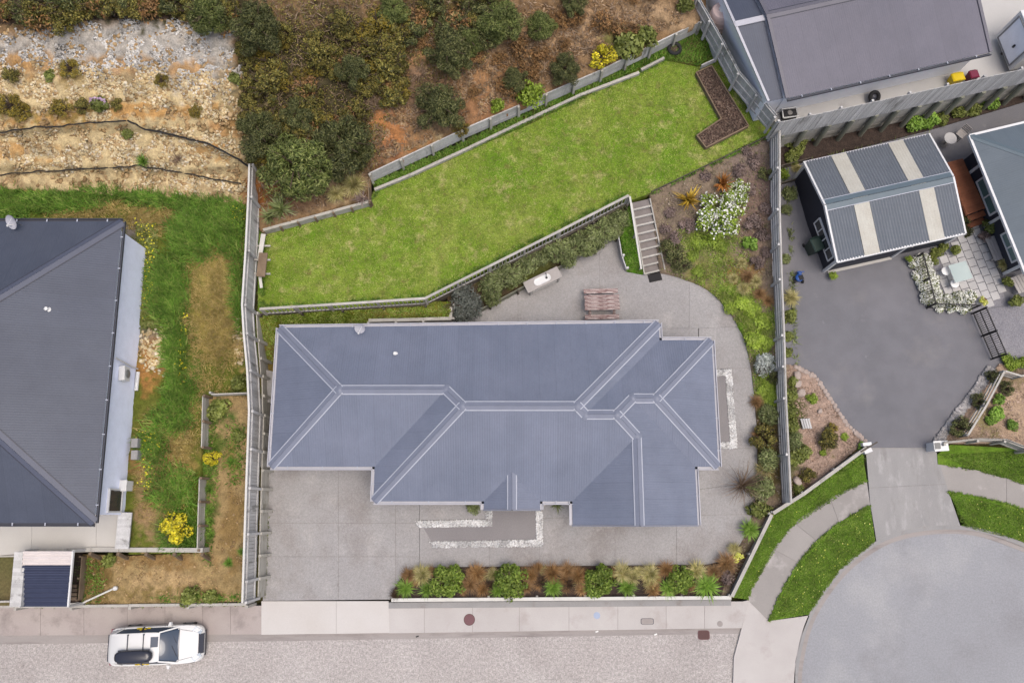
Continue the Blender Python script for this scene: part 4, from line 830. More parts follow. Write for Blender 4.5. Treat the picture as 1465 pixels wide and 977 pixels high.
# north retaining wall of lawn
board_wall('long low board wall with posts between back lawn and wild hillside', [(528, 248, 2.75, 1.0), (660, 186, 2.75, 1.0), (860, 100, 2.75, 1.0), (1001, 31, 2.75, 1.0)], 'timber_grey', 3, 1, 1.62, .12, 'timber_retain', th=.06, gap=.03)
board_wall('short timber edging with posts below the flax clumps and big green tree', [(376, 329, 2.1, .5), (450, 309, 2.1, .5), (528, 288, 2.1, .5)], 'timber_retain', 1, 1, 1.0, .09, 'timber_brown', th=.14)
board_wall('short return board wall joining the lawn edging to the long hillside wall', [(528, 288, 2.2, .6), (527, 252, 2.5, .9)], 'timber_brown', 2, 1, 1.2, .09)
def edging(label, pts, w, h, mat, name='timber_edging'):
    o = root(name, P(*pts[0]), label, 'edging')
    for a, b in zip(pts, pts[1:]): member('sleeper', o, P(*a), P(*b), w, h, mat)
    return o
edging('pale sleepers laid along the weedy top edge of the back lawn', [(536, 272, ZL + .14), (590, 250, ZL + .14), (668, 214, ZL + .14), (745, 177, ZL + .14), (830, 137, ZL + .14), (914, 105, ZL + .14)], .14, .2, 'timber_pale')
edging('last short sleeper of the lawn edge, out of line near the tyre', [(917, 101, ZL + .16), (950, 84, ZL + .16)], .12, .2, 'timber_pale')
edging('thin dark board between back lawn and planted garden slope', [(1105, 192, ZL + .05), (1030, 228, ZL + .05), (932, 275, ZL + .05)], .04, .16, 'timber_dark')
# low rail fence along the lawn, above the house
def rail_fence(label, pts, h, rails, mat, post=2.2, pwid=.1, capw=.12, name='rail_fence', cap_mat=None, wires=0, slats=None):
    ch = [P(a, b, z) for a, b, z in pts]; o = root(name, ch[0] - Vector((0, 0, h)), label, 'fence')
    for j, (p, q) in enumerate(zip(ch, ch[1:])):
        L = (q - p).length; n = max(1, round(L / post)); u = (q - p).normalized(); rz = math.atan2(u.y, u.x)
        for i in range(n + (1 if j == len(ch) - 2 else 0)): c = p.lerp(q, i / n); piece('post', o, c + Vector((0, 0, -h / 2 - .1)), (pwid, pwid, h + .15), mat, rz)
        member('top_rail', o, p, q, capw, .05, cap_mat or mat)
        for r in rails: member('rail', o, p - Vector((0, 0, h * r)), q - Vector((0, 0, h * r)), .045, .1, mat)
        if slats:
            for i in range(int(L / slats)): c = p.lerp(q, (i + .5) / int(L / slats)); piece('slat', o, c + Vector((0, -.02, -h * .52)), (.035, .03, h * .86), mat, rz)
    return o
rail_fence('low pale rail fence with fine slats along the house side of the lawn', [(372, 442, ZL + 1.0), (470, 436, ZL + 1.0), (608, 427, ZL + 1.0), (700, 381, ZL + 1.0), (800, 331, ZL + 1.0), (899, 280, ZL + 1.0)], .95, (.95,), 'timber_pale', slats=.2)
board_wall('timber retaining wall below the rail fence, half hidden by hedge', [(372, 449, ZL + .02, .7), (608, 436, ZL + .02, .9), (800, 342, ZL + .02, 1.5), (896, 292, ZL + .02, 1.5)], 'timber_dark', 4, 1, 2.0, .1)
board_wall('low board edge of the hedge bed on the patio side', [(668, 452, .75, .55), (700, 436, .75, .55), (780, 393, .8, .6), (858, 348, .85, .65), (882, 337, .85, .65)], 'timber_green', 2, 1, 1.5, .1, 'timber_dark')
board_wall('low pale board edging the tiny grass strip beside the stairs', [(884, 330, .95, .75), (890, 366, .8, .6), (896, 384, .55, .4)], 'timber_grey', 2, -1, 1.2, .1)
board_wall('pale L-shaped timber retaining edge right behind the central house', [(527, 458.5, 1.25, 1.05), (645, 455.5, 1.25, 1.05), (645, 436, 1.5, 1.2)], 'timber_pale', 3, 1, 1.5, .1, th=.16)
# beds behind walls
z_hb = lambda x, y: lerp(y - (452 - (x - 668) * .52), 0, -46, .55, 1.3)
terrain('hedge_bed', [(650, 460), (668, 452), (700, 436), (780, 393), (858, 348), (884, 335), (896, 292), (800, 342), (640, 420), (640, 450)], z_hb, 'earth', C(86,74,56), [(740, 390, 50, 22, C(92,100,44), .8)], 7, .1)
terrain('stair_grass_strip', [(886, 330), (898, 296), (904, 296), (921, 392), (897, 388)], lambda x, y: lerp(y, 296, 392, 1.3, .3), 'earth', C(84,130,26), [], 6, .04)
# north east palings and the fence over the tall retaining wall
paling_fence('grey paling fence with rails beside the raised bark planter', [(1000, -4, 3.7, 1.5), (1037, 61, 3.65, 1.5), (1059, 103, 3.6, 1.5), (1112, 165, 3.6, 1.55)], side=1, rails=(.12, .5, .9), railside=1, post=1.75)
paling_fence('long grey paling fence on top of the tall round-post retaining wall', [(1116, 175, ZU + 1.85, 1.75), (1251, 146, ZU + 1.85, 1.75), (1465, 99, ZU + 1.85, 1.75), (1560, 78, ZU + 1.85, 1.75)], side=1, rails=(.05, .9), railside=-1, post=1.9)
tw = board_wall('tall pale retaining wall with thick round posts behind the grey garage', [(1117, 190, ZU + .02, 2.0), (1251, 162, ZU + .02, 2.0), (1465, 116, ZU + .02, 2.0), (1560, 96, ZU + .02, 2.0)], 'timber_retain', 7, 1, 1.25, .24, 'timber_green', round_=True, poststick=.12, lean=.12)
# east boundary: long board fence seen from above
rail = root('board_fence', P(1108, 330, 1), 'long weathered horizontal-board fence between the garden slope and the asphalt yard', 'fence')
EF = [(1115, 182, 3.05, 1.5), (1115, 300, 2.5, 1.5), (1118, 400, 2.0, 1.5), (1121.5, 480, 1.75, 1.5), (1124, 570, 1.65, 1.4), (1128, 650, 1.55, 1.3), (1131.5, 719, 1.4, 1.2)]
ch = chain(EF)
for (p, h0), (q, h1) in zip(ch, ch[1:]):
    L = (q - p).length; nb = max(1, round(L / 1.9)); u = Vector(((q - p).x, (q - p).y, 0)).normalized(); nr = Vector((-u.y, u.x, 0)); nr = nr if nr.x < 0 else -nr
    for i in range(nb):
        a, b = p.lerp(q, i / nb), p.lerp(q, (i + 1) / nb); h = h0 + (h1 - h0) * i / nb
        for k in range(5): zz = Vector((0, 0, -h * (.03 + .22 * k))); member('board', rail, a + zz + u * .01, b + zz - u * .01, .035, h * .17, 'timber_grey')
        member('post', rail, a + nr * .12 + Vector((0, 0, -h - .1)), a + nr * .09 + Vector((0, 0, .05)), .11, .11, 'timber_grey', up=u)
    member('capping', rail, p + Vector((0, 0, .04)), q + Vector((0, 0, .04)), .1, .03, 'timber_pale')
# front walls
board_wall('low pale timber wall along the front flower bed and footpath', [(560, 858, .5, .45), (1046, 854.5, .5, .45)], 'timber_pale', 2, -1, 2.4, .1, capm='timber_white_end', th=.1, poststick=-.06)
board_wall('low pale capped wall slanting up from the footpath corner to the board fence', [(1047, 853, .7, .6), (1104, 736, .75, .6)], 'timber_pale', 2, -1, 2.0, .1, capm='timber_pale', th=.08, poststick=-.06)
board_wall('low weathered board fence between verge grass and the corner garden', [(1106, 734, .75, .55), (1150, 706, .75, .55), (1240, 640, .75, .55)], 'timber_grey', 2, -1, 2.2, .09, 'timber_grey', capm='timber_pale', poststick=-.06)
paling_fence('curved low paling fence from the white post box along the right verge', [(1352, 632, 1.25, 1.0), (1400, 627, 1.3, 1.05), (1440, 628, 1.4, 1.15), (1475, 641, 1.4, 1.15), (1560, 660, 1.4, 1.15)], side=1, rails=(.2, .8), railside=1, post=1.5, mat='timber_pale')
rail_fence('open three-rail timber fence crossing the bark garden by the right drive', [(1385, 622, 1.15), (1411, 580, 1.15), (1437, 531, 1.15)], .9, (.4, .75), 'timber_pale', 1.7, .09, .09)
rail_fence('short rail fence turning right from the black gate above the bark garden', [(1438, 531, 1.15), (1462, 538, 1.15), (1520, 520, 1.15)], .9, (.4, .75), 'timber_pale', 1.5, .09, .09)
# black metal gate and black railing
def iron(label, pts, h, step, name, cat, rails=2, bars=True):
    ch = [P(a, b, z) for a, b, z in pts]; o = root(name, ch[0], label, cat)
    for p, q in zip(ch, ch[1:]):
        u = (q - p).normalized(); L = (q - p).length; rz = math.atan2(u.y, u.x)
        for k in range(rails): zz = Vector((0, 0, h * (.12 + .84 * k / (rails - 1)))); member('rail', o, p + zz, q + zz, .045, .05, 'black_metal')
        for i in range(max(1, round(L / 1.5)) + 1): c = p.lerp(q, i / max(1, round(L / 1.5))); piece('post', o, c + Vector((0, 0, h / 2)), (.07, .07, h + .05), 'black_metal', rz)
        if bars:
            mb = MB()
            for i in range(int(L / step)): c = p.lerp(q, (i + .5) / int(L / step)); mb.tube([c + Vector((0, 0, h * .12)), c + Vector((0, 0, h * .96))], .014, 5)
            tag(mb.build('bars', 'black_metal', o), kind='stuff')
    return o
iron('black metal driveway gate with thin bars beside the gravel', [(1390, 449, ZA), (1418, 514, ZA)], 1.35, .1, 'metal_gate', 'gate', 3)
iron('black metal railing round the white-flowered court', [(1308, 370, ZA), (1326, 441, ZA), (1388, 443, ZA)], .95, .13, 'metal_railing', 'railing')
# ------------------------------------------------------------------ stairs, planter, furniture
st = root('garden_stairs', P(926, 390, ZP), 'grey timber stairs climbing from patio to the lawn beside the flax garden', 'stairs')
s0, s1 = P(903, 290, ZL), P(921, 393, ZP); sr0, sr1 = P(929, 284, ZL), P(950, 386, ZP); ns = 9
for k in range(ns):
    f0, f1 = k / ns, (k + 1) / ns; z = ZL - (ZL - ZP) * (f0 + .05)
    a, b, c_, d_ = s0.lerp(s1, f0), sr0.lerp(sr1, f0), sr0.lerp(sr1, f1), s0.lerp(s1, f1)
    tr = MB().prism([v.to_2d() for v in (a, b, c_, d_)], z - .05, z).build('tread', 'stair_tread', st)
    e = (d_.lerp(a, .0)); member('nosing', tr, Vector((d_.x, d_.y, z + .015)), Vector((c_.x, c_.y, z + .015)), .085, .05, 'timber_pale')
    member('riser', tr, Vector((d_.x, d_.y, z - .1)), Vector((c_.x, c_.y, z - .1)), .03, .14, 'timber_grey')
for a, b in ((s0, s1), (sr0, sr1)): member('stringer', st, a + Vector((0, 0, -.02)), b + Vector((0, 0, .05)), .06, .3, 'timber_pale')
hr0, hr1 = s0 + Vector((0, 0, .85)), s1 + Vector((0, 0, .75))
member('handrail', st, P(901, 281, ZL + .9), P(917.5, 385, ZP + .55), .09, .05, 'timber_white_end')
for k in (.02, .5, .97): p = P(901, 281, ZL + .9).lerp(P(917.5, 385, ZP + .55), k); zb = ZL + (ZP - ZL) * k; piece('baluster', st, (p.x, p.y, (p.z + zb) / 2), (.07, .07, p.z - zb), 'timber_pale')
q = P(937, 397, ZP + .02); o = MB().box((q.x, q.y, ZP + .02), (.68, .42, .03), rz=.22).box((q.x, q.y, ZP + .03), (.58, .32, .03), rz=.22).build('door_mat', 'mat_black'); tag(o, 'black rectangular mat on the patio at the foot of the stairs', 'mat')
# L-shaped planter
zpl = ZL + .28
pl_px = [(996, 104), (1018, 94), (1071, 180), (1010, 211), (997, 194), (1032, 170)]
plt = root('planter_bed', P(1030, 150, ZL), 'L-shaped raised timber planter filled with brown bark chips on the lawn', 'planter')
pp = [P(a, b, zpl) for a, b in pl_px]
MB().prism([v.to_2d() for v in [P(a, b, zpl - .08) for a, b in pl_px]], ZL, zpl - .08).build('bark_fill', 'bark_mulch', plt)
for i in range(6): member('side_board', plt, pp[i] - Vector((0, 0, .12)), pp[(i + 1) % 6] - Vector((0, 0, .12)), .06, .28, 'timber_brown')
p = sample(pl_px, 2600, zpl - .06); v, f = leaves_np(p, RNG.normal(0, .5, p.shape) + np.array([0, 0, 1.]), .13, .4)
o = bpy.data.objects.new('bark_chips', mesh_np('bark_chips', v - np.array(P(1030, 150, ZL)), f, 'bark_chip')); COL.objects.link(o); o.parent = plt; o['kind'] = 'stuff'
# corner compost box by the fence
cb = root('timber_bay', P(1040, 80, ZL), 'open grey timber bay of low boards between tyre and paling fence', 'garden bay')
for a, b in (((1003, 96, ZL + .4), (1024, 86, ZL + .4)), ((1024, 86, ZL + .4), (1016, 62, ZL + .4))): member('board', cb, P(*a), P(*b), .06, .36, 'timber_grey')
# picnic table
q = P(859, 438, ZP); pt = root('picnic_table', q, 'weathered red-brown picnic table with peeling pale paint', 'picnic table'); tl = 1.75; rz = math.radians(1.5)
R3 = Matrix.Rotation(rz, 3, 'Z')
for k in range(4): piece('top_board', pt, q + R3 @ Vector((0, -.30 + k * .2, .74)), (tl + random.uniform(-.03, .03), .185, .045), 'picnic_paint', rz + random.uniform(-.006, .006))
for y in (-.68, .68): piece('seat', pt, q + R3 @ Vector((0, y, .44)), (tl, .24, .045), 'picnic_paint', rz)
for x in (-.62, .62):
    for s in (-1, 1): member('leg', pt, q + R3 @ Vector((x, s * .62, 0)), q + R3 @ Vector((x, s * .25, .72)), .05, .1, 'picnic_paint', up=(1, 0, 0))
    piece('cross_bar', pt, q + R3 @ Vector((x + .06, 0, .39)), (.045, 1.45, .09), 'picnic_paint', rz); piece('cross_bar', pt, q + R3 @ Vector((x + .06, 0, .69)), (.045, .74, .07), 'picnic_paint', rz)
# outdoor sink bench
q = P(776, 403, ZP + .5); q.z = ZP; rz = math.radians(26.5); R3 = Matrix.Rotation(rz, 3, 'Z')
sk = root('sink_bench', q, 'grey outdoor bench with inset white sink against the hedge', 'bench')
MB().box(q + Vector((0, 0, .82)), (1.95, .62, .07), rz=rz).build('bench_top', 'table_grey', sk)
for x in (-.8, .8): MB().box(q + R3 @ Vector((x, 0, .4)), (.08, .55, .78), rz=rz).build('leg', 'timber_grey', sk)
MB().box(q + R3 @ Vector((0, 0, .25)), (1.55, .5, .04), rz=rz).build('shelf', 'timber_grey', sk)
mb = MB(); prof = []
for k in range(28):
    a = 2 * math.pi * k / 28; prof.append((.26 * (1 if math.cos(a) > 0 else -1) + .2 * math.cos(a), .2 * math.sin(a)))
def oval(s, z): return [q + R3 @ Vector((-.02 + x * s, y * s, z)) for x, y in prof]
rings = [oval(1.0, .855), oval(1.0, .885), oval(.9, .885), oval(.82, .862)]
vs = sum(rings, []); n = 28; fs = [(i * n + k, i * n + (k + 1) % n, (i + 1) * n + (k + 1) % n, (i + 1) * n + k) for i in range(3) for k in range(n)] + [tuple(range(3 * n, 4 * n))]
sn = mb.add(vs, fs).build('sink', 'white_plastic', sk, True)
MB().lathe(q + R3 @ Vector((.22, 0, .864)), [(.06, 0), (.06, .02), (.02, .025)], 12).build('drain', 'black_metal', sn)
MB().tube([q + R3 @ Vector((.28, .2, .86)), q + R3 @ Vector((.28, .2, 1.08)), q + R3 @ Vector((.22, .06, 1.1)), q + R3 @ Vector((.2, .03, 1.02))], .018, 8).build('tap', 'black_metal', sn, True)
# stacked timber against the left fence
q = P(376, 372, ZL + .7); lw = root('timber_rack', P(376, 372, ZL), 'grey old planks resting on post brackets against the tall paling fence', 'timber rack')
for k, (py, z) in enumerate(((352, .55), (372, .8), (392, .55))):
    p = P(374, py, ZL + z); member('bracket', lw, p + Vector((-.35, 0, 0)), p + Vector((.45, 0, 0)), .08, .08, 'timber_pale')
member('plank', lw, P(377, 335, ZL + .7), P(371, 372, ZL + .7), .22, .06, 'timber_white_end'); member('plank', lw, P(377, 362, ZL + .95), P(373, 396, ZL + .9), .42, .08, 'timber_brown'); member('plank', lw, P(371, 388, ZL + .6), P(374, 412, ZL + .6), .14, .05, 'timber_white_end')
# concrete ramp by the side
o = MB().prism([P(a, b, .7).to_2d() for a, b in ((377, 528), (392, 532), (392, 578), (374, 572))], ZP - .1, .75).build('concrete_plinth', 'aggregate'); tag(o, 'pinkish concrete plinth wedged between retaining wall and roof edge', 'plinth')
# tyres
def tyre(px, py, zb, label, r=.3, tilt=0):
    c = P(px, py, zb + .12); o = root('tyre', c - Vector((0, 0, .12)), label, 'tyre'); mb = MB(); na, nb = 22, 10; vs = []
    for i in range(na):
        a = 2 * math.pi * i / na
        for j in range(nb): b = 2 * math.pi * j / nb; rr_ = r + .1 * math.cos(b); vs.append((rr_ * math.cos(a), rr_ * math.sin(a), .11 * math.sin(b)))
    fs = [(i * nb + j, ((i + 1) % na) * nb + j, ((i + 1) % na) * nb + (j + 1) % nb, i * nb + (j + 1) % nb) for i in range(na) for j in range(nb)]
    ob = mb.add(vs, fs).build('tread', 'rubber', o, True, local=True); ob.location = (0, 0, .12); ob.rotation_euler = (tilt, 0, .4)
    hub = MB().lathe((0, 0, -.07), [(.21, 0), (.21, .05), (.1, .08), (.05, .12)], 14).build('hub', 'bark_wood' if not tilt else 'gutter_dark', o, True, local=True); hub.location = (0, 0, .12); hub.rotation_euler = (tilt, 0, .4)
tyre(965, 70, ZL + .08, 'black tyre lying flat in the corner of the back lawn')
tyre(1251, 139, ZU + .2, 'black wheel leaning at the foot of the white wall above the fence', .24, .5)
# things of the upper yard
def bin_box(px, py, z, d, rz, mat, label, name, cat, lid=None, wheels=False):
    q = P(px, py, z + d[2] * .6); q.z = z; o = root(name, q, label, cat); R_ = Matrix.Rotation(rz, 3, 'Z')
    x, y, h = d[0] / 2, d[1] / 2, d[2]; t = .8
    vs = [q + R_ @ Vector((sx * x * k, sy * y * k, zz)) for k, zz in ((t, 0.02), (1, h)) for sx, sy in ((-1, -1), (1, -1), (1, 1), (-1, 1))]
    MB().add(vs, [(3,2,1,0), (4,5,6,7), (0,1,5,4), (1,2,6,5), (2,3,7,6), (3,0,4,7)]).build('body', mat, o)
    vs = [q + R_ @ Vector((sx * x * 1.06 * k, sy * y * 1.06 * k, zz)) for k, zz in ((1, h + .004), (1, h + .05), (.8, h + .09)) for sx, sy in ((-1, -1), (1, -1), (1, 1), (-1, 1))]
    MB().add(vs, [(3,2,1,0), (8,9,10,11)] + [(i * 4 + k, i * 4 + (k + 1) % 4, i * 4 + 4 + (k + 1) % 4, i * 4 + 4 + k) for i in range(2) for k in range(4)]).build('lid', lid or mat, o)
    MB().tube([q + R_ @ Vector((-x * .7, y * 1.12, h + .03)), q + R_ @ Vector((x * .7, y * 1.12, h + .03))], .025, 8).build('handle', lid or mat, o)
    if wheels:
        for s in (-1, 1): MB().tube([q + R_ @ Vector((s * x * .8, y, .1)), q + R_ @ Vector((s * x * 1.0, y, .1))], .1, 12).build('wheel', 'rubber', o)
    return o
bin_box(1367, 114, ZU, (.62, .42, .55), .2, 'yellow_plastic', 'yellow plastic bin beside the white wall and fence', 'recycling_crate', 'crate')
bin_box(1390, 110, ZU, (.45, .4, .5), .2, 'crimson_plastic', 'crimson plastic bin next to the yellow one', 'recycling_crate', 'crate')
bin_box(1165, 353, ZA, (.55, .68, 1.0), .35, 'green_plastic', 'dark green wheelie bin beside the garage window', 'wheelie_bin', 'bin', wheels=True)
q = P(1129, 163, ZU + .3); bb = root('storage_basket', (q.x, q.y, ZU), 'white-rimmed black tub behind the fence corner', 'tub'); R_ = .15
MB().box((q.x, q.y, ZU + .2), (.72, .42, .38), rz=R_).build('body', 'black_metal', bb)
rb = Matrix.Rotation(R_, 3, 'Z'); cc = [Vector((q.x, q.y, ZU + .42)) + rb @ Vector(v) for v in ((-.4, -.25, 0), (.4, -.25, 0), (.36, .25, 0), (-.36, .25, 0))]
MB().tube(cc + [cc[0]], .035, 6).build('rim', 'white_plastic', bb); MB().lathe((q.x, q.y, ZU + .39), [(.13, 0), (.13, .05), (.05, .07)], 14).build('drum', 'pot_grey', bb)
q = P(1030, 24, ZU + 1.0); tk = root('water_tank', (q.x, q.y, ZU), 'pale pink rounded tank tucked between paling fence and white wall', 'tank')
MB().lathe((q.x, q.y, ZU), [(.52, 0), (.54, .1), (.54, 1.4), (.48, 1.52), (.2, 1.6)], 22).build('body', 'pink_plastic', tk, True)
mb = MB()
for z in (.3, .7, 1.1): mb.lathe((q.x, q.y, ZU + z), [(.545, 0), (.565, .03), (.545, .06)], 22)
mb.build('ribs', 'pink_plastic', tk, True); MB().lathe((q.x, q.y, ZU + 1.56), [(.2, 0), (.2, .08), (.1, .1)], 14).build('lid', 'white_plastic', tk)
# white box van at the frame's edge
c0, c1 = P(1427, 60, ZU + .3), P(1442, 98, ZU + .3)
vn = root('box_trailer', P(1470, 65, ZU), 'tall white box trailer with a framed rear door parked on the pale concrete', 'trailer')
va = (c1 - c0).normalized(); vb = Vector((-va.y, va.x, 0)); vb = vb if vb.x > 0 else -vb; wv = 2.1; zv = ZU + .35; hv = 2.1; o0 = Vector((c0.x, c0.y, 0)) - va * .35
def vq(a, b, z): return o0 + va * a + vb * b + Vector((0, 0, z))
MB().prism([vq(0, 0, 0).to_2d(), vq(wv, 0, 0).to_2d(), vq(wv, 4.2, 0).to_2d(), vq(0, 4.2, 0).to_2d()], zv, zv + hv).build('body', 'white_paint', vn)
dv = MB().box(vq(wv / 2, -.02, zv + hv * .5), (wv * .74, .04, hv * .82), rz=math.atan2(va.y, va.x)).build('rear_door', 'wall_white', vn)
mb = MB()
for a in (.1, .9): mb.beam(vq(wv * a, -.05, zv + .12), vq(wv * a, -.05, zv + hv - .12), .05, .04, up=vb)
for z in (.06, .94): mb.beam(vq(wv * .1, -.05, zv + hv * z), vq(wv * .9, -.05, zv + hv * z), .04, .05)
mb.build('door_frame', 'steel_grey', dv); MB().box(vq(wv * .6, -.08, zv + hv * .45), (.08, .08, .18)).build('handle', 'black_metal', dv)
for a in (-.12, wv + .12): MB().tube([vq(a - .1, 2.3, ZU + .33), vq(a + .1, 2.3, ZU + .33)], .33, 18).build('wheel', 'rubber', vn)
MB().beam(vq(wv / 2, -.02, zv - .08), vq(wv / 2, 5.2, zv - .08), .1, .12).build('drawbar', 'black_metal', vn)
# shelter at the bottom left
zsh = ZY + 1.15
sh = root('corrugated_shelter', P(65, 825, 1.3), 'small corrugated shelter roof, pale sheet above dark ribbed iron, by the street', 'shelter')
plain('iron_navy', C(74,80,104), .35, .2); plain('sheet_pale', C(236,226,222), .4)
a0, a1, b0, b1 = P(33, 788, zsh), P(104, 788, zsh), P(27, 867, zsh - .55), P(97, 867, zsh - .55)
corr(sh, a0, b0, a1, b1, 0, .25, 'sheet_pale', .2, .03, .02, 'pale_sheet'); corr(sh, a0, b0, a1, b1, .25, 1, 'iron_navy', .22, .04, 0, 'dark_sheet')
member('barge_board', sh, a1 + Vector((.03, 0, 0)), b1 + Vector((.03, 0, 0)), .07, .12, 'white_paint'); member('barge_board', sh, a0, b0, .05, .1, 'timber_grey')
for p, n_ in ((a0, 1), (a1, 1), (b0, 1), (b1, 1)): piece('post', sh, (p.x, p.y, (p.z + 1.0) / 2), (.1, .1, p.z - 1.05), 'timber_grey')
bf = root('board_screen', P(25, 825, 1.4), 'grey upright board screen standing left of the corrugated shelter', 'screen')
for k in range(14):
    f = (k + .5) / 14; p = P(24, 790, zsh - .1).lerp(P(17, 867, zsh - .3), f); piece('board', bf, (p.x + .14, p.y, p.z - .5), (.5, .2, 1.0), 'timber_grey', 0)
rail_fence('thin pale rail frame round the small grass corner beside the screen', [(-20, 796, 2.0), (22, 795, 2.0)], .4, (.9,), 'timber_pale', 1.4, .08, .08)
rail_fence('thin pale rail at the street end of the small grass corner', [(-20, 861, 1.9), (14, 860, 1.9)], .4, (.9,), 'timber_pale', 1.4, .08, .08)
board_wall('narrow brown board fence right of the corrugated shelter', [(117, 796, 1.75, .5), (112, 858, 1.75, .5)], 'timber_brown', 2, 1, 1.2, .08)
flat('shelter_pit', [(98, 790), (117, 790), (113, 862), (96, 862)], 1.42, 'bed_soil', .4)
o = root('slat_step', P(104, 848, 1.5), 'small brown slatted timber step beside the corrugated shelter', 'step')
for k in range(4): member('slat', o, P(99, 838 + k * 6, 1.55), P(110, 838 + k * 6, 1.55), .14, .05, 'timber_brown')
o = root('white_standpipe', P(166, 840, 1.35), 'bent white pipe lying on the dirt from the shelter to a white cap', 'pipe')
MB().tube([P(96, 864, 1.5), P(118, 862, 1.45), P(153, 846, 1.4), P(166, 840, 1.42)], .045, 8).build('pipe', 'timber_white_end', o, True); MB().lathe(P(166, 841, 1.4), [(.1, 0), (.1, .12), (.06, .16)], 14).build('cap', 'white_plastic', o, True)
# slatted platform by the left house
o = root('timber_walkway', P(174, 760, ZY + .1), 'grey slatted timber walkway at the end of the pale left terrace', 'walkway')
for k in range(17):
    f = (k + .5) / 17; p = P(170 - f * 5, 733 + f * 52, ZY + .32); q = P(189 - f * 5, 733 + f * 52, ZY + .32); member('board', o, p, q, .1, .04, 'timber_grey')
for dx in (0, 17): member('bearer', o, P(171 + dx, 733, ZY + .24), P(166 + dx, 785, ZY + .24), .08, .1, 'timber_grey')
# black edging lines on the stony bank
def hose(label, pts, r, name='edging_strip', cat='edging'):
    w = [P(a, b, z_hill(a, b) + .1) for a, b in dens(pts + pts[::-1][1:-1], 6)[:len(dens(pts, 6)) * 2]] if False else None
    out = []
    for (a, b), (c, d) in zip(pts, pts[1:]):
        n = max(2, int(math.hypot(c - a, d - b) / 7)); out += [(a + (c - a) * k / n, b + (d - b) * k / n + nz(a + (c - a) * k / n, 3, .08) * 2) for k in range(n)]
    out.append(pts[-1]); o = MB().tube([P(a, b, z_hill(a, b) + .16 + nz(a, b, .1) * .08) for a, b in out], r, 6).build(name, 'mat_black'); tag(o, label, cat)
hose('lower black edging strip curving across the stony bank above the grass', [(-20, 252), (60, 245), (140, 241), (200, 238), (260, 247), (300, 256), (345, 263)], .032)
hose('upper black edging strip falling across the stony bank to the fence end', [(182, 172), (200, 183), (250, 194), (300, 207), (335, 225), (355, 238)], .05)
hose('broken dark strip half buried in the orange soil of the bank', [(0, 190), (50, 182), (90, 180), (130, 176), (180, 173)], .035)
# right garden court: pavers, table, stools, benches
court = root('paved_court', P(1375, 390, ZA), 'pale square pavers laid with dark gaps', 'paving'); del court['label'], court['category']; court['kind'] = 'structure'
pvm = MB().box((0, 0, 0), (.46, .46, .05)).build('paver', 'paver', court, local=True); first = True
o0 = P(1393, 322, ZA + .03); ux = (P(1432, 413, ZA + .03) - o0) / 8.0; uy = Vector((-ux.y, ux.x, 0)); rzp = math.atan2(ux.y, ux.x); uy = uy if uy.x < 0 else -uy
for j in range(7):
    for i in range(-1, 11):
        p = o0 + ux * (i + (.5 if j % 2 else 0) + .1 * j) + uy * j * .99
        # keep the pavers inside the court outline
        pxy = p
        quad = [P(a, b, ZA).to_2d() for a, b in ((1396, 318), (1437, 416), (1420, 434), (1398, 440), (1340, 416), (1338, 388), (1362, 352), (1374, 330))]
        if not bool(inside([p.x], [p.y], [(v.x, v.y) for v in quad])[0]): continue
        o = pvm if first else pvm.copy()
        if not first: COL.objects.link(o)
        first = False; o.parent = court; o.location = p - wloc(court) + Vector((0, 0, random.uniform(-.006, .006))); o.rotation_euler = (0, 0, rzp + random.uniform(-.02, .02)); s = ux.length / .5; o.scale = (s, s, 1)
q = P(1374, 389, ZA + .7); q.z = ZA; o = root('glass_table', q, 'square pale glass garden table on the pavers between two white stools', 'table')
MB().box(q + Vector((0, 0, .72)), (.95, .95, .025), rz=rzp).build('table_top', 'clear_glass', o); R_ = Matrix.Rotation(rzp, 3, 'Z')
mb = MB()
for s in (-1, 1): mb.beam(q + R_ @ Vector((s * .47, -.49, .69)), q + R_ @ Vector((s * .47, .49, .69)), .03, .03).beam(q + R_ @ Vector((-.45, s * .47, .69)), q + R_ @ Vector((.45, s * .47, .69)), .03, .03)
mb.build('frame', 'white_paint', o)
for sx in (-1, 1):
    for sy in (-1, 1): p = q + R_ @ Vector((sx * .42, sy * .42, 0)); MB().tube([p, p + Vector((0, 0, .68))], .02, 8).build('leg', 'white_paint', o)
for (a, b) in ((1353, 388), (1366, 406)):
    q = P(a, b, ZA + .45); q.z = ZA; o = root('stool', q, 'round white garden stool beside the square glass table', 'stool', 'stools at the glass table')
    MB().lathe(q + Vector((0, 0, .42)), [(.2, 0), (.22, .02), (.22, .05), (.18, .06)], 20).build('seat', 'white_plastic', o, True)
    for k in range(4): an = k * 1.57 + .6; MB().tube([q + Vector((.19 * math.cos(an), .19 * math.sin(an), 0)), q + Vector((.12 * math.cos(an), .12 * math.sin(an), .42))], .015, 6).build('leg', 'white_paint', o)
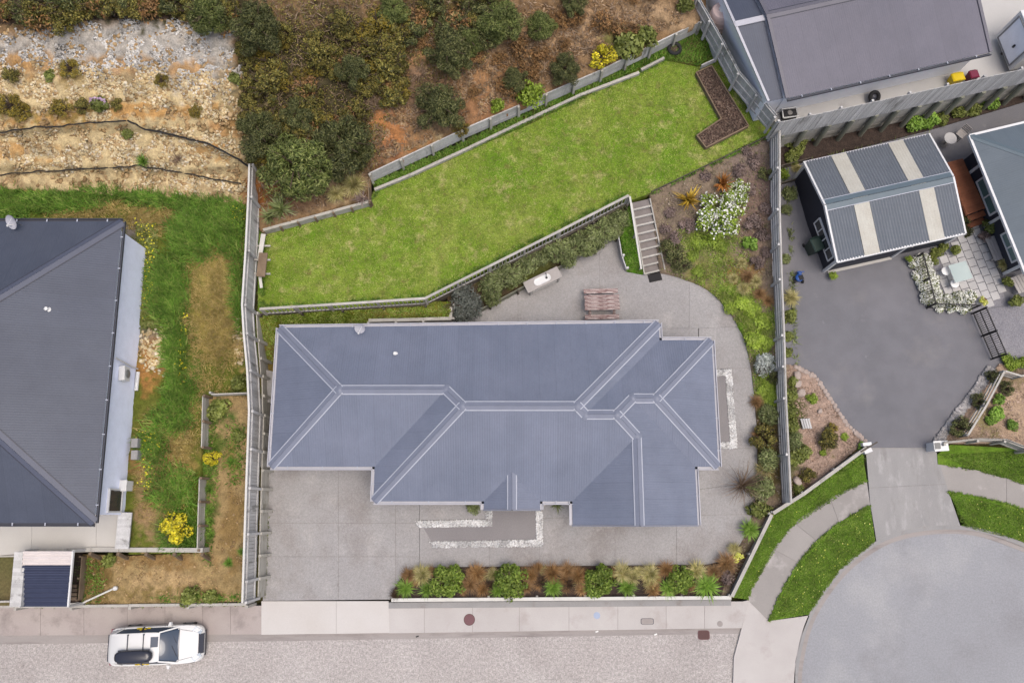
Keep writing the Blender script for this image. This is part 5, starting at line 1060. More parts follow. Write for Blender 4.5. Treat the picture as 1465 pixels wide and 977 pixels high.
def bench(a, b, L, wd, rz, label, top='table_grey', n=4, h=.45, back=False, name='garden_bench'):
    q = P(a, b, ZA + h); q.z = ZA; o = root(name, q, label, 'bench'); R_ = Matrix.Rotation(rz, 3, 'Z')
    for k in range(n): piece('slat', o, q + R_ @ Vector((0, -wd / 2 + wd * (k + .5) / n, h)), (L, wd / n - .02, .04), top, rz)
    for x in (-L / 2 + .12, L / 2 - .12):
        for y in (-wd / 2 + .06, wd / 2 - .06): piece('leg', o, q + R_ @ Vector((x, y, h / 2 - .01)), (.07, .07, h - .02), top, rz)
    if back:
        for k in range(3): piece('back_slat', o, q + R_ @ Vector((0, -wd / 2 - .02, h + .14 + k * .14)), (L, .03, .1), top, rz)
        for x in (-L / 2 + .12, L / 2 - .12): piece('back_post', o, q + R_ @ Vector((x, -wd / 2 - .05, h / 2 + .22)), (.06, .04, h + .42), top, rz)
    return o
bench(1424, 355, 1.3, .62, rzp, 'wide grey slatted bench between potted plants against the black wall', back=False)
bench(1460, 406, .9, .7, rzp + .1, 'pale grey low slatted table at the corner of the black-walled house')
q = P(1360, 198, ZA + .72); q.z = ZA; o = root('round_table', q, 'round pale garden table with marks on dark gravel behind the garage', 'table')
MB().lathe(q + Vector((0, 0, .68)), [(.3, 0), (.33, .01), (.33, .045), (.3, .05)], 24).build('table_top', 'paver', o); MB().lathe(q, [(.2, 0), (.18, .03), (.04, .06), (.04, .68)], 14).build('pedestal', 'pot_grey', o)
q = P(1376, 191, ZA + .45); q.z = ZA; o = root('garden_chair', q, 'pale slatted folding chair beside the round garden table', 'chair'); rz = .75; R_ = Matrix.Rotation(rz, 3, 'Z')
for k in range(5): piece('seat_slat', o, q + R_ @ Vector((-.18 + k * .09, 0, .42)), (.08, .42, .025), 'table_grey', rz)
for k in range(4): piece('back_slat', o, q + R_ @ Vector((.24 + k * .02, 0, .5 + k * .1)), (.025, .42, .07), 'table_grey', rz)
for x in (-.18, .22):
    for y in (-.18, .18): piece('leg', o, q + R_ @ Vector((x, y, .21)), (.035, .035, .42), 'table_grey', rz)
# deck with steps along the right house
dk = root('timber_deck', P(1395, 270, ZA), 'red-brown timber deck with steps between garage and black house wall', 'deck')
d0, d1, d2, d3 = P(1354, 233, ZA + .7), P(1377, 227, ZA + .7), P(1410, 298, ZA + .7), P(1383, 308, ZA + .7); nbd = 22
for k in range(nbd):
    f = (k + .5) / nbd; a, b = d0.lerp(d3, f), d1.lerp(d2, f); member('board', dk, a, b, (d3 - d0).length / nbd - .008, .03, 'deck_red')
member('bearer', dk, d0 - Vector((0, 0, .1)), d3 - Vector((0, 0, .1)), .06, .16, 'deck_red'); member('bearer', dk, d1 - Vector((0, 0, .1)), d2 - Vector((0, 0, .1)), .06, .16, 'deck_red')
for k, zz in enumerate((.5, .26)):
    a, b = d3.lerp(d2, .12), d2; off = (d3 - d0).normalized() * (.18 + .32 * k); member('step', dk, Vector((a.x, a.y, ZA + zz)) + off, Vector((b.x, b.y, ZA + zz)) + off, .3, .05, 'deck_red')
# white gate pillars / letterboxes
q = P(1342, 638, .9); q.z = .1; o = root('letterbox', q, 'white square letterbox pillar with dark slot at the right of the apron', 'letterbox')
MB().box(q + Vector((.1, 0, .42)), (.62, .42, .86), rz=.06).build('pillar', 'white_paint', o); MB().box(q + Vector((.1, 0, .88)), (.7, .5, .06), rz=.06).build('lid', 'white_plastic', o)
MB().box(q + Vector((-.08, 0, .925)), (.26, .3, .03), rz=.06).build('slot_plate', 'pane_dark', o)
q = P(1241, 638, .8); q.z = .1; o = root('gate_post_box', q, 'white twin box on the post at the left of the apron', 'letterbox')
MB().box(q + Vector((0, .1, .55)), (.42, .16, .34), rz=.1).build('box', 'white_paint', o); MB().box(q + Vector((.04, -.22, .5)), (.4, .2, .3), rz=.35).build('box', 'white_paint', o); MB().box(q + Vector((0, 0, .3)), (.1, .1, .62)).build('post', 'timber_dark', o); member('rail', o, q + Vector((-.35, -.28, .72)), q + Vector((.5, .2, .72)), .06, .05, 'timber_dark')
# stones edging the right gardens
def stone(a, b, z, s, label, group, mat='concrete_arc', nme='edging_stone'):
    n = len([1 for x in bpy.data.meshes if x.name.startswith('stone_mesh')])
    if n < 4:
        me = bpy.data.meshes.new('stone_mesh'); bm = bmesh.new(); bmesh.ops.create_icosphere(bm, subdivisions=2, radius=.5)
        for v in bm.verts: v.co *= 1 + noise.noise(v.co * 2 + Vector((n * 5, 0, 0))) * .35
        for v in bm.verts: v.co.z = max(-.3, min(.34, v.co.z))
        bm.to_mesh(me); bm.free(); me.materials.append(MATS[mat])
    else: me = random.choice([x for x in bpy.data.meshes if x.name.startswith('stone_mesh')])
    o = bpy.data.objects.new(nme, me); COL.objects.link(o); o.location = P(a, b, z + s * .2); o.scale = (s, s * random.uniform(.7, 1), s * .8); o.rotation_euler = (0, 0, random.uniform(0, 6.3)); tag(o, label, 'stone', group)
surf('stone_tan', [C(176,158,148), C(196,182,172)], 3, 20, .15)
for k in range(26):
    a, b = [(1139, 525), (1166, 539), (1189, 573), (1211, 607), (1237, 631)], None
    f = k / 25 * 4; i = min(3, int(f)); p = (a[i][0] + (a[i + 1][0] - a[i][0]) * (f - i), a[i][1] + (a[i + 1][1] - a[i][1]) * (f - i)); stone(p[0], p[1], ZA, random.uniform(.22, .34), 'grey-brown edging stone between corner garden and asphalt', 'edging stones of the corner garden', 'stone_tan')
for a, b in ((1141, 537), (1141, 549), (1146, 562)): stone(a, b, ZA + .06, .5, 'large flat stepping stone in the corner garden beside the board fence', 'stepping stones', 'stone_tan', 'stepping_stone')
stone(1173, 588, ZA + .1, .28, 'white rock lying in the middle of the corner garden', None, nme='rock'); stone(1141, 688, ZA + .1, .5, 'big pinkish rock at the narrow end of the corner garden', None, nme='rock')
q = P(1153, 606, ZA + .2); o = root('garden_stool', (q.x, q.y, ZA), 'small grey slatted wooden seat among the corner garden plants', 'seat')
for k in range(4): piece('slat', o, (q.x - .2 + k * .12, q.y, ZA + .28), (.09, .5, .04), 'timber_grey', .2)
for s in (-1, 1): piece('leg', o, (q.x, q.y + s * .2, ZA + .13), (.4, .06, .26), 'timber_grey', .2)
p = sample([(1336, 631), (1351, 629), (1426, 531), (1413, 524), (1395, 552), (1365, 590)], 900, ZA + .05); v, f = rocks_np(p, RNG.uniform(.06, .11, len(p)))
stuff('cobbles', v, f, 'stone_grey', 'grey cobbles edging the asphalt yard beside the bark garden', 'cobbles')
# covers in the footpath
def cover(a, b, label, name, mat, rx, ry, ring, rz=0, z=.124, bars=0):
    q = P(a, b, z); o = root(name, q, label, 'cover'); n = 24; e = 5 if rx != ry else 2
    def pts(s): return [(q.x + (abs(math.cos(t)) ** (2 / e)) * math.copysign(1, math.cos(t)) * rx * s, q.y + (abs(math.sin(t)) ** (2 / e)) * math.copysign(1, math.sin(t)) * ry * s) for t in [2 * math.pi * k / n for k in range(n)]]
    MB().prism(pts(1.12), z - .04, z + .004).build('ring', ring, o); MB().prism(pts(1), z - .03, z + .012).build('lid', mat, o)
    if bars:
        for k in range(bars): piece('bar', o, (q.x - rx + 2 * rx * (k + .5) / bars, q.y, z + .018), (.03, ry * 1.8, .012), mat)
    else:
        for k in range(-2, 3): piece('rib', o, (q.x, q.y + k * ry * .32, z + .015), (rx * 1.1, .02, .008), mat)
cover(671.5, 886, 'round reddish iron manhole cover in the footpath', 'manhole_cover', 'iron_red', .24, .24, 'iron_brown')
cover(926, 888.5, 'oval grey utility lid with dark rim in the footpath', 'utility_lid', 'lid_grey', .28, .13, 'gutter_dark')
cover(1007, 908, 'rusty red drain grate in the kerb channel', 'drain_grate', 'iron_brown', .25, .19, 'iron_red', z=.03, bars=6)
cover(1030, 892, 'small faint square valve lid in the footpath near the corner', 'valve_lid', 'lid_grey', .12, .12, 'kerb_grey')
q = P(854, 880, .124); o = MB().lathe((q.x, q.y, .1205), [(.16, 0), (.16, .004)], 20).build('paint_mark', 'blue_paint_mark'); tag(o, 'faint pale blue sprayed spot on the footpath slab', 'paint mark')
for (a, b) in ((597, 910), (854, 903), (938, 907)): 
    q = P(a, b, .02); o = MB().box((q.x, q.y, .03), (.14, .06, .02), rz=.3).build('litter_scrap', 'white_plastic' if a > 600 else 'black_metal'); tag(o, ('white' if a > 600 else 'black') + ' scrap of litter lying in the kerb channel', 'litter', 'scraps in the kerb channel' if a > 600 else None)
# blue ride-on toy
q = P(1144, 397, ZA + .3); q.z = ZA; tr = root('ride_on_toy', q, 'blue plastic ride-on toy with black seat on the asphalt', 'toy')
MB().lathe(q + Vector((0, 0, .12)), [(.12, 0), (.2, .06), (.2, .16), (.12, .22)], 14).lathe(q + Vector((.02, .24, .15)), [(.08, 0), (.13, .05), (.1, .2), (.04, .24)], 12).build('body', 'blue_plastic', tr, True)
MB().box(q + Vector((.06, -.02, .36)), (.22, .24, .06), rz=.3).build('seat', 'rubber', tr); MB().tube([q + Vector((-.16, .26, .46)), q + Vector((.2, .26, .46))], .025, 8).build('handlebar', 'blue_plastic', tr)
for x, y in ((-.2, -.16), (.22, -.16), (.02, .3)): MB().tube([q + Vector((x - .04, y, .1)), q + Vector((x + .04, y, .1))], .1, 12).build('wheel', 'rubber', tr)
# ------------------------------------------------------------------ parked car
q0 = P(228, 921, .5); CAR = root('parked_car', (q0.x, q0.y, 0), 'white hatchback with black roof box and dark windows parked on the street', 'car')
CAR.rotation_euler = (0, 0, math.radians(2.2)); CAR.scale = (.96, .97, 1); CL = 4.4
def cp(mb, name, mat, parent=CAR, smooth=True): return mb.build(name, mat, parent, smooth, local=True)
def loft(secs, closed_ends=True):
    """secs: list of (x, [(y,z)...]) half sections from bottom to centre top, mirrored"""
    mb = MB(); full = []
    for x, h in secs: full.append([(x, y, z) for y, z in h] + [(x, -y, z) for y, z in h[::-1] if abs(y) > 1e-6])
    n = len(full[0]); vs = sum(full, []); fs = []
    for i in range(len(full) - 1):
        for k in range(n): fs.append((i * n + k, (i + 1) * n + k, (i + 1) * n + (k + 1) % n, i * n + (k + 1) % n))
    fs.append(tuple(range(n))); fs.append(tuple((len(full) - 1) * n + k for k in range(n))[::-1])
    return mb.add(vs, fs)
bs = [(-2.2, .70, .52, .80, .82), (-2.12, .80, .40, .90, .93), (-1.9, .87, .30, .95, .98), (-1.2, .90, .26, .96, .99), (0, .90, .25, .95, .98), (.95, .90, .26, .94, .985), (1.15, .90, .27, .92, 1.0), (1.6, .885, .28, .86, .95), (1.95, .84, .32, .78, .86), (2.1, .77, .36, .70, .76), (2.19, .66, .42, .60, .66), (2.23, .5, .46, .54, .58)]
cp(loft([(x, [(w * .75, zb), (w * .96, zb + .06), (w, (zb + zs) / 2), (w * .97, zs), (w * .80, zs + (zt - zs) * .65), (0, zt)]) for x, w, zb, zs, zt in bs]), 'body', 'car_white')
gh = [(-2.06, .70, .93, .60, 1.18), (-1.85, .80, .95, .60, 1.40), (-1.2, .82, .95, .62, 1.49), (-.2, .83, .95, .63, 1.51), (.42, .83, .95, .61, 1.45), (.8, .81, .95, .69, 1.19), (1.14, .76, .95, .74, .985)]
cp(loft([(x, [(wb, zb), (wb * .99, zb + .03), (wt + (wb - wt) * .12, zt - .06), (wt * .9, zt - .01), (0, zt)]) for x, wb, zb, wt, zt in gh]), 'glasshouse', 'car_glass')
rf = [(-2.12, .62, 1.17), (-1.9, .66, 1.41), (-1.2, .67, 1.505), (-.2, .68, 1.525), (.2, .67, 1.505), (.42, .645, 1.46)]
cp(loft([(x, [(w * .6, z - .05), (w, z - .055), (w * .98, z - .02), (w * .85, z + .0), (0, z + .025)]) for x, w, z in rf]), 'roof', 'car_white')
for s in (-1, 1):
    cp(MB().beam((.38, s * .645, 1.43), (1.1, s * .80, .97), .06, .05), 'pillar', 'car_white'); cp(MB().beam((-.55, s * .86, .95), (-.5, s * .66, 1.45), .09, .03, up=(0, 1, 0)), 'pillar', 'gloss_black')
    cp(MB().add([(-2.1, s * .74, .93), (-1.5, s * .86, .95), (-1.75, s * .68, 1.43), (-2.05, s * .62, 1.22), (-2.1, s * .70, .93), (-1.5, s * .82, .95), (-1.75, s * .64, 1.43), (-2.05, s * .58, 1.22)], [(0,1,2,3), (7,6,5,4), (0,4,5,1), (1,5,6,2), (2,6,7,3), (3,7,4,0)]), 'pillar', 'car_white', smooth=False)
    m_ = cp(MB().add([(.62, s * .88, .95), (.82, s * .90, .95), (.78, s * 1.06, .97), (.66, s * 1.06, .97), (.62, s * .88, 1.06), (.80, s * .90, 1.08), (.76, s * 1.06, 1.07), (.68, s * 1.06, 1.06)], [(0,3,2,1), (4,5,6,7), (0,1,5,4), (1,2,6,5), (2,3,7,6), (3,0,4,7)]), 'mirror', 'car_white')
    cp(MB().add([(1.72, s * .62, .905), (2.1, s * .42, .80), (2.17, s * .58, .72), (1.88, s * .81, .85), (1.78, s * .60, .80), (2.12, s * .44, .62), (2.17, s * .60, .58), (1.9, s * .80, .72)], [(0,1,2,3), (7,6,5,4), (0,4,5,1), (1,5,6,2), (2,6,7,3), (3,7,4,0)]), 'headlight', 'headlight_clear')
    cp(MB().box((-2.14, s * .72, .78), (.1, .2, .18)), 'tail_light', 'crimson_plastic')
    for x in (-1.32, 1.38):
        wh = cp(MB().tube([(x, s * .74, .32), (x, s * .915, .32)], .32, 20), 'wheel', 'rubber'); cp(MB().tube([(x, s * .905, .32), (x, s * .925, .32)], .2, 14), 'rim', 'steel_grey', wh)
    dc = MB()
    for k, (x, z, w_) in enumerate(((-.75, 1.02, .26), (-.5, 1.1, .2), (-.3, 1.03, .16), (-.62, 1.14, .14))): dc.box((x, s * (.845 - (z - .95) * .33), z), (w_, .03, .07), M=Matrix.Rotation(s * .4, 3, 'X'))
    cp(dc, 'yellow_decal', 'yellow_plastic', smooth=False)
cp(MB().add([(2.04, -.42, .84), (2.04, .42, .84), (2.24, .44, .70), (2.24, -.44, .70), (2.0, -.5, .7), (2.0, .5, .7), (2.22, .46, .5), (2.22, -.46, .5)], [(0,1,2,3), (7,6,5,4), (0,4,5,1), (1,5,6,2), (2,6,7,3), (3,7,4,0)]), 'grille', 'gloss_black', smooth=False)
cp(MB().box((2.225, 0, .45), (.05, 1.15, .16)).box((-2.2, 0, .42), (.08, 1.3, .2)), 'bumper_trim', 'gloss_black')
cp(MB().beam((1.16, -.74, 1.0), (1.16, .74, 1.0), .02, .012).beam((1.2, .70, .985), (1.78, .58, .925), .012, .012).beam((1.2, -.70, .985), (1.78, -.58, .925), .012, .012), 'hood_seam', 'gutter_dark', smooth=False)
cp(MB().box((-2.135, 0, 1.12), (.1, 1.2, .04), M=Matrix.Rotation(-.3, 3, 'Y')), 'spoiler', 'gloss_black')
cp(MB().box((.2, .24, 1.515), (.34, .46, .03), M=Matrix.Rotation(.12, 3, 'Y')), 'sunroof', 'car_glass')
for x in (-1.05, -.3): cp(MB().beam((x, -.62, 1.575), (x, .62, 1.575), .035, .03).box((x, .6, 1.54), (.06, .06, .06)).box((x, -.6, 1.54), (.06, .06, .06)), 'roof_bar', 'gutter_dark', smooth=False)
mb = cp(MB().beam((1.06, .1, 1.03), (.86, .55, 1.13), .02, .02).beam((1.08, -.5, 1.015), (.88, .0, 1.14), .02, .02), 'wiper', 'rubber')
wb, nn = [], 24
def sup(t, a, b, e=3.2): return (math.copysign(abs(math.cos(t)) ** (2 / e), math.cos(t)) * a, math.copysign(abs(math.sin(t)) ** (2 / e), math.sin(t)) * b)
rbx = MB(); rings = []
for z, s in ((1.60, .92), (1.66, 1.0), (1.78, 1.0), (1.86, .93), (1.90, .78)): rings.append([(-.66 + sup(2 * math.pi * k / nn, .88 * s, 0)[0] , -.34 + sup(2 * math.pi * k / nn, 0, .30 * s)[1], z) for k in range(nn)])
rbx.add(sum(rings, []), [(i * nn + k, i * nn + (k + 1) % nn, (i + 1) * nn + (k + 1) % nn, (i + 1) * nn + k) for i in range(4) for k in range(nn)] + [tuple(range(4 * nn, 5 * nn)), tuple(range(nn))[::-1]])
bx_ = root('roof_box', (q0.x, q0.y, 0), 'glossy black cargo box on the roof of the white hatchback', 'roof box'); bx_.rotation_euler = CAR.rotation_euler; bx_.scale = CAR.scale
cp(rbx, 'shell', 'gloss_black', bx_); cp(MB().box((-.66, -.34, 1.705), (1.5, .604, .02)), 'seam', 'gutter_dark', bx_, False)
# ------------------------------------------------------------------ vegetation
PROTO = {}
def crown(name, mat, r, h, n, ls, lumps=14, seed=0, wr=.5, up=.35, lr=.45, spread=.62):
    rng = np.random.default_rng(seed); d = rng.normal(size=(lumps, 3)); d /= np.linalg.norm(d, axis=1, keepdims=True); d[:, 2] = np.abs(d[:, 2])
    c = d * np.array([r, r, h * .8]) * spread * rng.uniform(.55, 1.1, (lumps, 1)); c[:, 2] += h * .22; R = lr * rng.uniform(.65, 1.2, lumps) * r
    i = rng.integers(0, lumps, n); dd = rng.normal(size=(n, 3)); dd /= np.linalg.norm(dd, axis=1, keepdims=True)
    p = c[i] + dd * R[i][:, None] * np.array([1, 1, min(1, h / r)]) * (.45 + .55 * rng.uniform(0, 1, (n, 1)) ** .5)
    k = p[:, 2] > .02; p, dd = p[k], dd[k]
    v, f = leaves_np(p, dd * .7 + rng.normal(0, .5, dd.shape) + np.array([0, 0, up]), ls, wr, rng); return mesh_np(name, v, f, mat)
def tussock(name, mat, r, h, n, w, seed=0, arch=1.0, seg=3, stiff=0.0):
    rng = np.random.default_rng(seed); a = rng.uniform(0, 6.28, n); ba = rng.uniform(0, 6.28, n); br = r * .12 * rng.uniform(0, 1, n) ** .5
    base = np.stack([br * np.cos(ba), br * np.sin(ba), 0 * a], -1); d = np.stack([np.cos(a), np.sin(a), 0 * a], -1); s = np.stack([-np.sin(a), np.cos(a), 0 * a], -1)
    L = rng.uniform(.55, 1.08, n)[:, None]; out = rng.uniform(.15, 1.0, n)[:, None] ** (.7); ww = (w * rng.uniform(.7, 1.3, n))[:, None]; rows = []
    for j in range(seg + 1):
        t = j / seg; rad = r * L * out * t ** (1 + .5 * arch); z = h * L * (1.25 - .45 * out) * (t - arch * .55 * out * t * t); z = np.maximum(z, .02 * t)
        c = base + d * rad + np.array([0, 0, 1.]) * z; wd = ww * (1 - t) ** .6 if j < seg else ww * .02; wob = s * (np.sin(t * 3 + a[:, None]) * .06 * r * t); rows += [c - s * wd + wob, c + s * wd + wob]
    V = np.stack(rows, 1); k = 2 * (seg + 1); F = np.concatenate([np.stack([np.arange(n) * k + 2 * j, np.arange(n) * k + 2 * j + 1, np.arange(n) * k + 2 * j + 3, np.arange(n) * k + 2 * j + 2], -1) for j in range(seg)])
    return mesh_np(name, V.reshape(-1, 3), F, mat)
def twigs(name, r, h, n, seed=0, mat='bark_wood', rad=.018):
    rng = random.Random(seed); mb = MB()
    for k in range(n):
        a = rng.uniform(0, 6.28); o = rng.uniform(.3, .95) * r; e = Vector((math.cos(a) * o, math.sin(a) * o, h * rng.uniform(.55, .95))); mdl = e * .5 + Vector((rng.uniform(-.1, .1) * r, rng.uniform(-.1, .1) * r, h * .1)); mb.tube([(0, 0, -.05), mdl, e], [rad * 2, rad * 1.3, rad * .5], 5, False)
    me = bpy.data.meshes.new(name); me.from_pydata(mb.v, [], mb.f); me.update(); me.materials.append(MATS[mat]); return me
def trunk_mesh(name, r, h, seed):
    rng = random.Random(seed); mb = MB(); mb.tube([(0, 0, -.2), (.03 * r, .02, h * .3), (0, .04 * r, h * .6)], [.09 * r ** .5, .07 * r ** .5, .045], 7, False)
    for k in range(9):
        a = k * 2.4 + rng.uniform(-.4, .4); z0 = h * rng.uniform(.2, .55); o = r * rng.uniform(.5, .85); e = Vector((math.cos(a) * o, math.sin(a) * o, h * rng.uniform(.5, .85))); mb.tube([(0, 0, z0), (e.x * .45, e.y * .45, (z0 + e.z) * .5 + .1), tuple(e)], [.045, .03, .012], 5, False)
    me = bpy.data.meshes.new(name); me.from_pydata(mb.v, [], mb.f); me.update(); me.materials.append(MATS['bark_wood']); return me
def proto(kind, parts): PROTO[kind] = parts                     # list of (part name, mesh, nominal radius)
for i in range(2):
    proto('tree_dark%d' % i, [('crown', crown('tree_crown', 'leaf_dark', 1.5, 2.6, 15000, .15, 46, 10 + i, .2, .45, .26, .78)), ('trunk', trunk_mesh('tree_trunk', 1.5, 2.6, i))])
    proto('tree_mid%d' % i, [('crown', crown('tree_crown', 'leaf_tree', 1.5, 2.4, 15000, .15, 46, 20 + i, .2, .45, .26, .78)), ('trunk', trunk_mesh('tree_trunk', 1.5, 2.4, 5 + i))])
    proto('scrub%d' % i, [('foliage', crown('scrub_foliage', 'leaf_olive', .6, .8, 2100, .085, 18, 30 + i, .5, .3, .30, .85)), ('stems', twigs('scrub_stems', .6, .8, 26, i))])
    proto('scrub_dark%d' % i, [('foliage', crown('scrub_foliage', 'leaf_dark', .6, .9, 2200, .09, 18, 40 + i, .4, .3, .32, .82)), ('stems', twigs('scrub_stems', .6, .9, 20, 3 + i))])
    proto('gorse%d' % i, [('foliage', crown('gorse_foliage', 'leaf_gorse', .6, .7, 2000, .075, 18, 50 + i, .5, .3, .30, .85)), ('stems', twigs('gorse_stems', .6, .7, 18, 6 + i))])
    proto('scrub_brown%d' % i, [('foliage', crown('scrub_foliage', 'leaf_brown', .6, .7, 700, .11, 14, 54 + i, .4, .3, .36, .8)), ('stems', twigs('scrub_stems', .6, .7, 40, 16 + i, 'twig_dead', .006))])
    proto('box%d' % i, [('foliage', crown('box_foliage', 'leaf_box', .8, .85, 3600, .10, 40, 60 + i, .55, .5, .26, .72)), ('stems', twigs('box_stems', .8, .85, 16, 9 + i))])
    proto('hedge%d' % i, [('foliage', crown('hedge_foliage', 'leaf_hedge', .8, .9, 2600, .15, 18, 70 + i, .28, .4, .40)), ('stems', twigs('hedge_stems', .8, .9, 14, 12 + i))])
    proto('lush%d' % i, [('foliage', crown('lush_foliage', 'leaf_mid', .5, .5, 900, .14, 9, 80 + i, .6, .5, .42))])
    proto('bright%d' % i, [('foliage', crown('bright_foliage', 'leaf_bright', .5, .5, 900, .13, 9, 84 + i, .6, .5, .42))])
    proto('lime%d' % i, [('foliage', crown('lime_foliage', 'leaf_lime', .5, .35, 1100, .08, 12, 88 + i, .6, .5, .40))])
    proto('purple%d' % i, [('foliage', crown('purple_foliage', 'leaf_purple', .5, .4, 900, .08, 12, 90 + i, .6, .4, .40))])
    proto('yellow%d' % i, [('foliage', crown('yellow_foliage', 'leaf_yellow', .6, .8, 1700, .09, 16, 92 + i, .6, .4, .36, .75)), ('stems', twigs('yellow_stems', .6, .8, 14, i))])
    proto('grassy%d' % i, [('blades', tussock('agapanthus_blades', 'leaf_bright', .55, .5, 230, .022, 100 + i, 1.0))])
    proto('bronze%d' % i, [('blades', tussock('bronze_blades', 'leaf_bronze', .5, .5, 420, .012, 104 + i, 1.2))])
    proto('brown%d' % i, [('blades', tussock('brown_blades', 'leaf_brown', .5, .5, 420, .012, 108 + i, 1.2))])
    proto('darkgrass%d' % i, [('blades', tussock('dark_blades', 'leaf_darkbrown', .45, .45, 360, .013, 112 + i, 1.0))])
    proto('straw%d' % i, [('blades', tussock('straw_blades', 'leaf_straw', .5, .5, 460, .013, 116 + i, 1.3))])
    proto('tuft%d' % i, [('blades', tussock('tuft_blades', 'grass_lush', .3, .35, 120, .014, 118 + i, 1.0))])
proto('lavender0', [('foliage', crown('lavender_foliage', 'leaf_grey', 1.15, 1.0, 5200, .15, 26, 120, .22, .6, .34, .75)), ('stems', twigs('lavender_stems', 1.15, 1.0, 20, 2))])
proto('silver0', [('foliage', crown('silver_foliage', 'leaf_silver', .75, .6, 2600, .10, 18, 121, .45, .5, .36)), ('stems', twigs('silver_stems', .7, .5, 12, 4))])
proto('flaxgold0', [('blades', tussock('flax_blades', 'leaf_flax_gold', .85, .9, 70, .045, 122, .9, 4))]); proto('flaxorange0', [('blades', tussock('flax_blades', 'leaf_flax_orange', .75, .9, 80, .04, 123, .8, 4))])
proto('flaxgreen0', [('blades', tussock('flax_blades', 'leaf_hedge', .8, .7, 60, .045, 124, .9, 4))]); proto('flaxdark0', [('blades', tussock('flax_blades', 'leaf_purple', .6, .6, 60, .035, 125, .9, 4))])
proto('whiteflower0', [('foliage', crown('shrub_foliage', 'leaf_lime', 1.15, .9, 3600, .11, 24, 126, .55, .5, .34, .78)), ('flowers', crown('shrub_flowers', 'petal_white', 1.15, .98, 900, .09, 24, 126, .9, .9, .36, .80)), ('stems', twigs('shrub_stems', 1.1, .9, 18, 5))])
proto('whitehedge0', [('foliage', crown('shrub_foliage', 'leaf_mid', .45, .55, 800, .09, 10, 127, .55, .5, .4)), ('flowers', crown('shrub_flowers', 'petal_white', .46, .57, 750, .075, 10, 127, .95, .9, .42))])
proto('variegated0', [('foliage', crown('shrub_foliage', 'leaf_variegated', .35, .35, 420, .10, 8, 128, .5, .5, .4))])
proto('bare0', [('stems', twigs('bare_stems', 1.0, 1.1, 110, 6, 'twig_dead', .005))]); proto('dead0', [('stems', twigs('dead_stems', .8, .5, 80, 8, 'twig_dead', .008))])
RAD = dict(tree_dark=1.5, tree_mid=1.5, scrub=.6, scrub_dark=.6, gorse=.6, scrub_brown=.6, box=.8, hedge=.8, lush=.5, bright=.5, lime=.5, purple=.5, yellow=.6, grassy=.5, bronze=.45, brown=.45, darkgrass=.4, straw=.45, tuft=.28, lavender=1.15, silver=.75, flaxgold=.8, flaxorange=.7, flaxgreen=.75, flaxdark=.6, whiteflower=1.15, whitehedge=.45, variegated=.35, bare=1.0, dead=.8)
HGT = dict(tree_dark=2.6, tree_mid=2.4, scrub=.8, scrub_dark=.9, lavender=1.0, whiteflower=.9, bare=1.1, box=.85, hedge=.9, yellow=.8)
CNT = {}
def plant(kind, px, py, zf, rpx, name, label, cat, group=None, hs=1.0, rz=None):
    k = 0
    opts = [x for x in (kind + '0', kind + '1') if x in PROTO]; CNT[kind] = CNT.get(kind, 0) + 1; parts = PROTO[opts[CNT[kind] % len(opts)]]
    z = zf(px, py) if callable(zf) else zf; rm = rpx / 27.0; s = rm / RAD[kind]; h = HGT.get(kind, .5) * s * hs
    q = P(px, py, z + h * .45); rz = random.uniform(0, 6.3) if rz is None else rz
    if len(parts) == 1:
        o = bpy.data.objects.new(name, parts[0][1]); COL.objects.link(o)
    else:
        o = bpy.data.objects.new(name, None); o.empty_display_size = .2; COL.objects.link(o)
        for pn, me in parts:
            c = bpy.data.objects.new(pn, me); COL.objects.link(c); c.parent = o
            if pn == 'flowers': c['kind'] = 'stuff'
    o.location = (q.x, q.y, z); o.scale = (s, s, s * hs); o.rotation_euler = (0, 0, rz); return tag(o, label, cat, group)
# hillside trees
for (k, x, y, r, lb) in (('tree_mid', 425, 238, 54, 'largest bushy green tree at the foot of the hillside by the fence'), ('tree_dark', 492, 208, 46, 'dark green tree between the big bushy tree and orange soil'), ('tree_dark', 626, 155, 38, 'rounded dark green tree overhanging the long low board wall'), ('tree_dark', 372, 192, 36, 'dark tree on the edge of the stony bank above the fence end'), ('tree_dark', 505, 103, 26, 'narrow dark shrubby tree in the middle of the olive scrub'), ('tree_dark', 808, 98, 24, 'dark shrub tree close behind the board wall beside yellow gorse'), ('tree_mid', 776, 38, 22, 'compact green shrub tree standing alone in dry brown bracken'), ('tree_dark', 640, 76, 34, 'tall dark tree behind dead grey branches on the hillside'), ('tree_mid', 715, 28, 34, 'loose light green tree among dry brown bracken at the hilltop'), ('tree_mid', 300, 22, 30, 'green bush at the upper edge of the white gravel'), ('tree_dark', 366, 38, 36, 'dark bush at the right end of the white gravel'), ('tree_mid', 563, 12, 24, 'yellow-green tree at the hilltop above the olive scrub'), ('tree_dark', 738, 114, 20, 'small dark shrub above the pale board wall in rusty bracken'), ('tree_dark', 425, 165, 26, 'dark shrub behind the largest bushy tree'), ('tree_mid', 672, 60, 22, 'green shrub next to the loose light green tree'), ('tree_dark', 820, 0, 22, 'dark shrub at the hilltop above pale dry grass')):
    plant(k, x, y, z_hill, r, 'tree', lb, 'tree')
rr_ = random.Random(5)
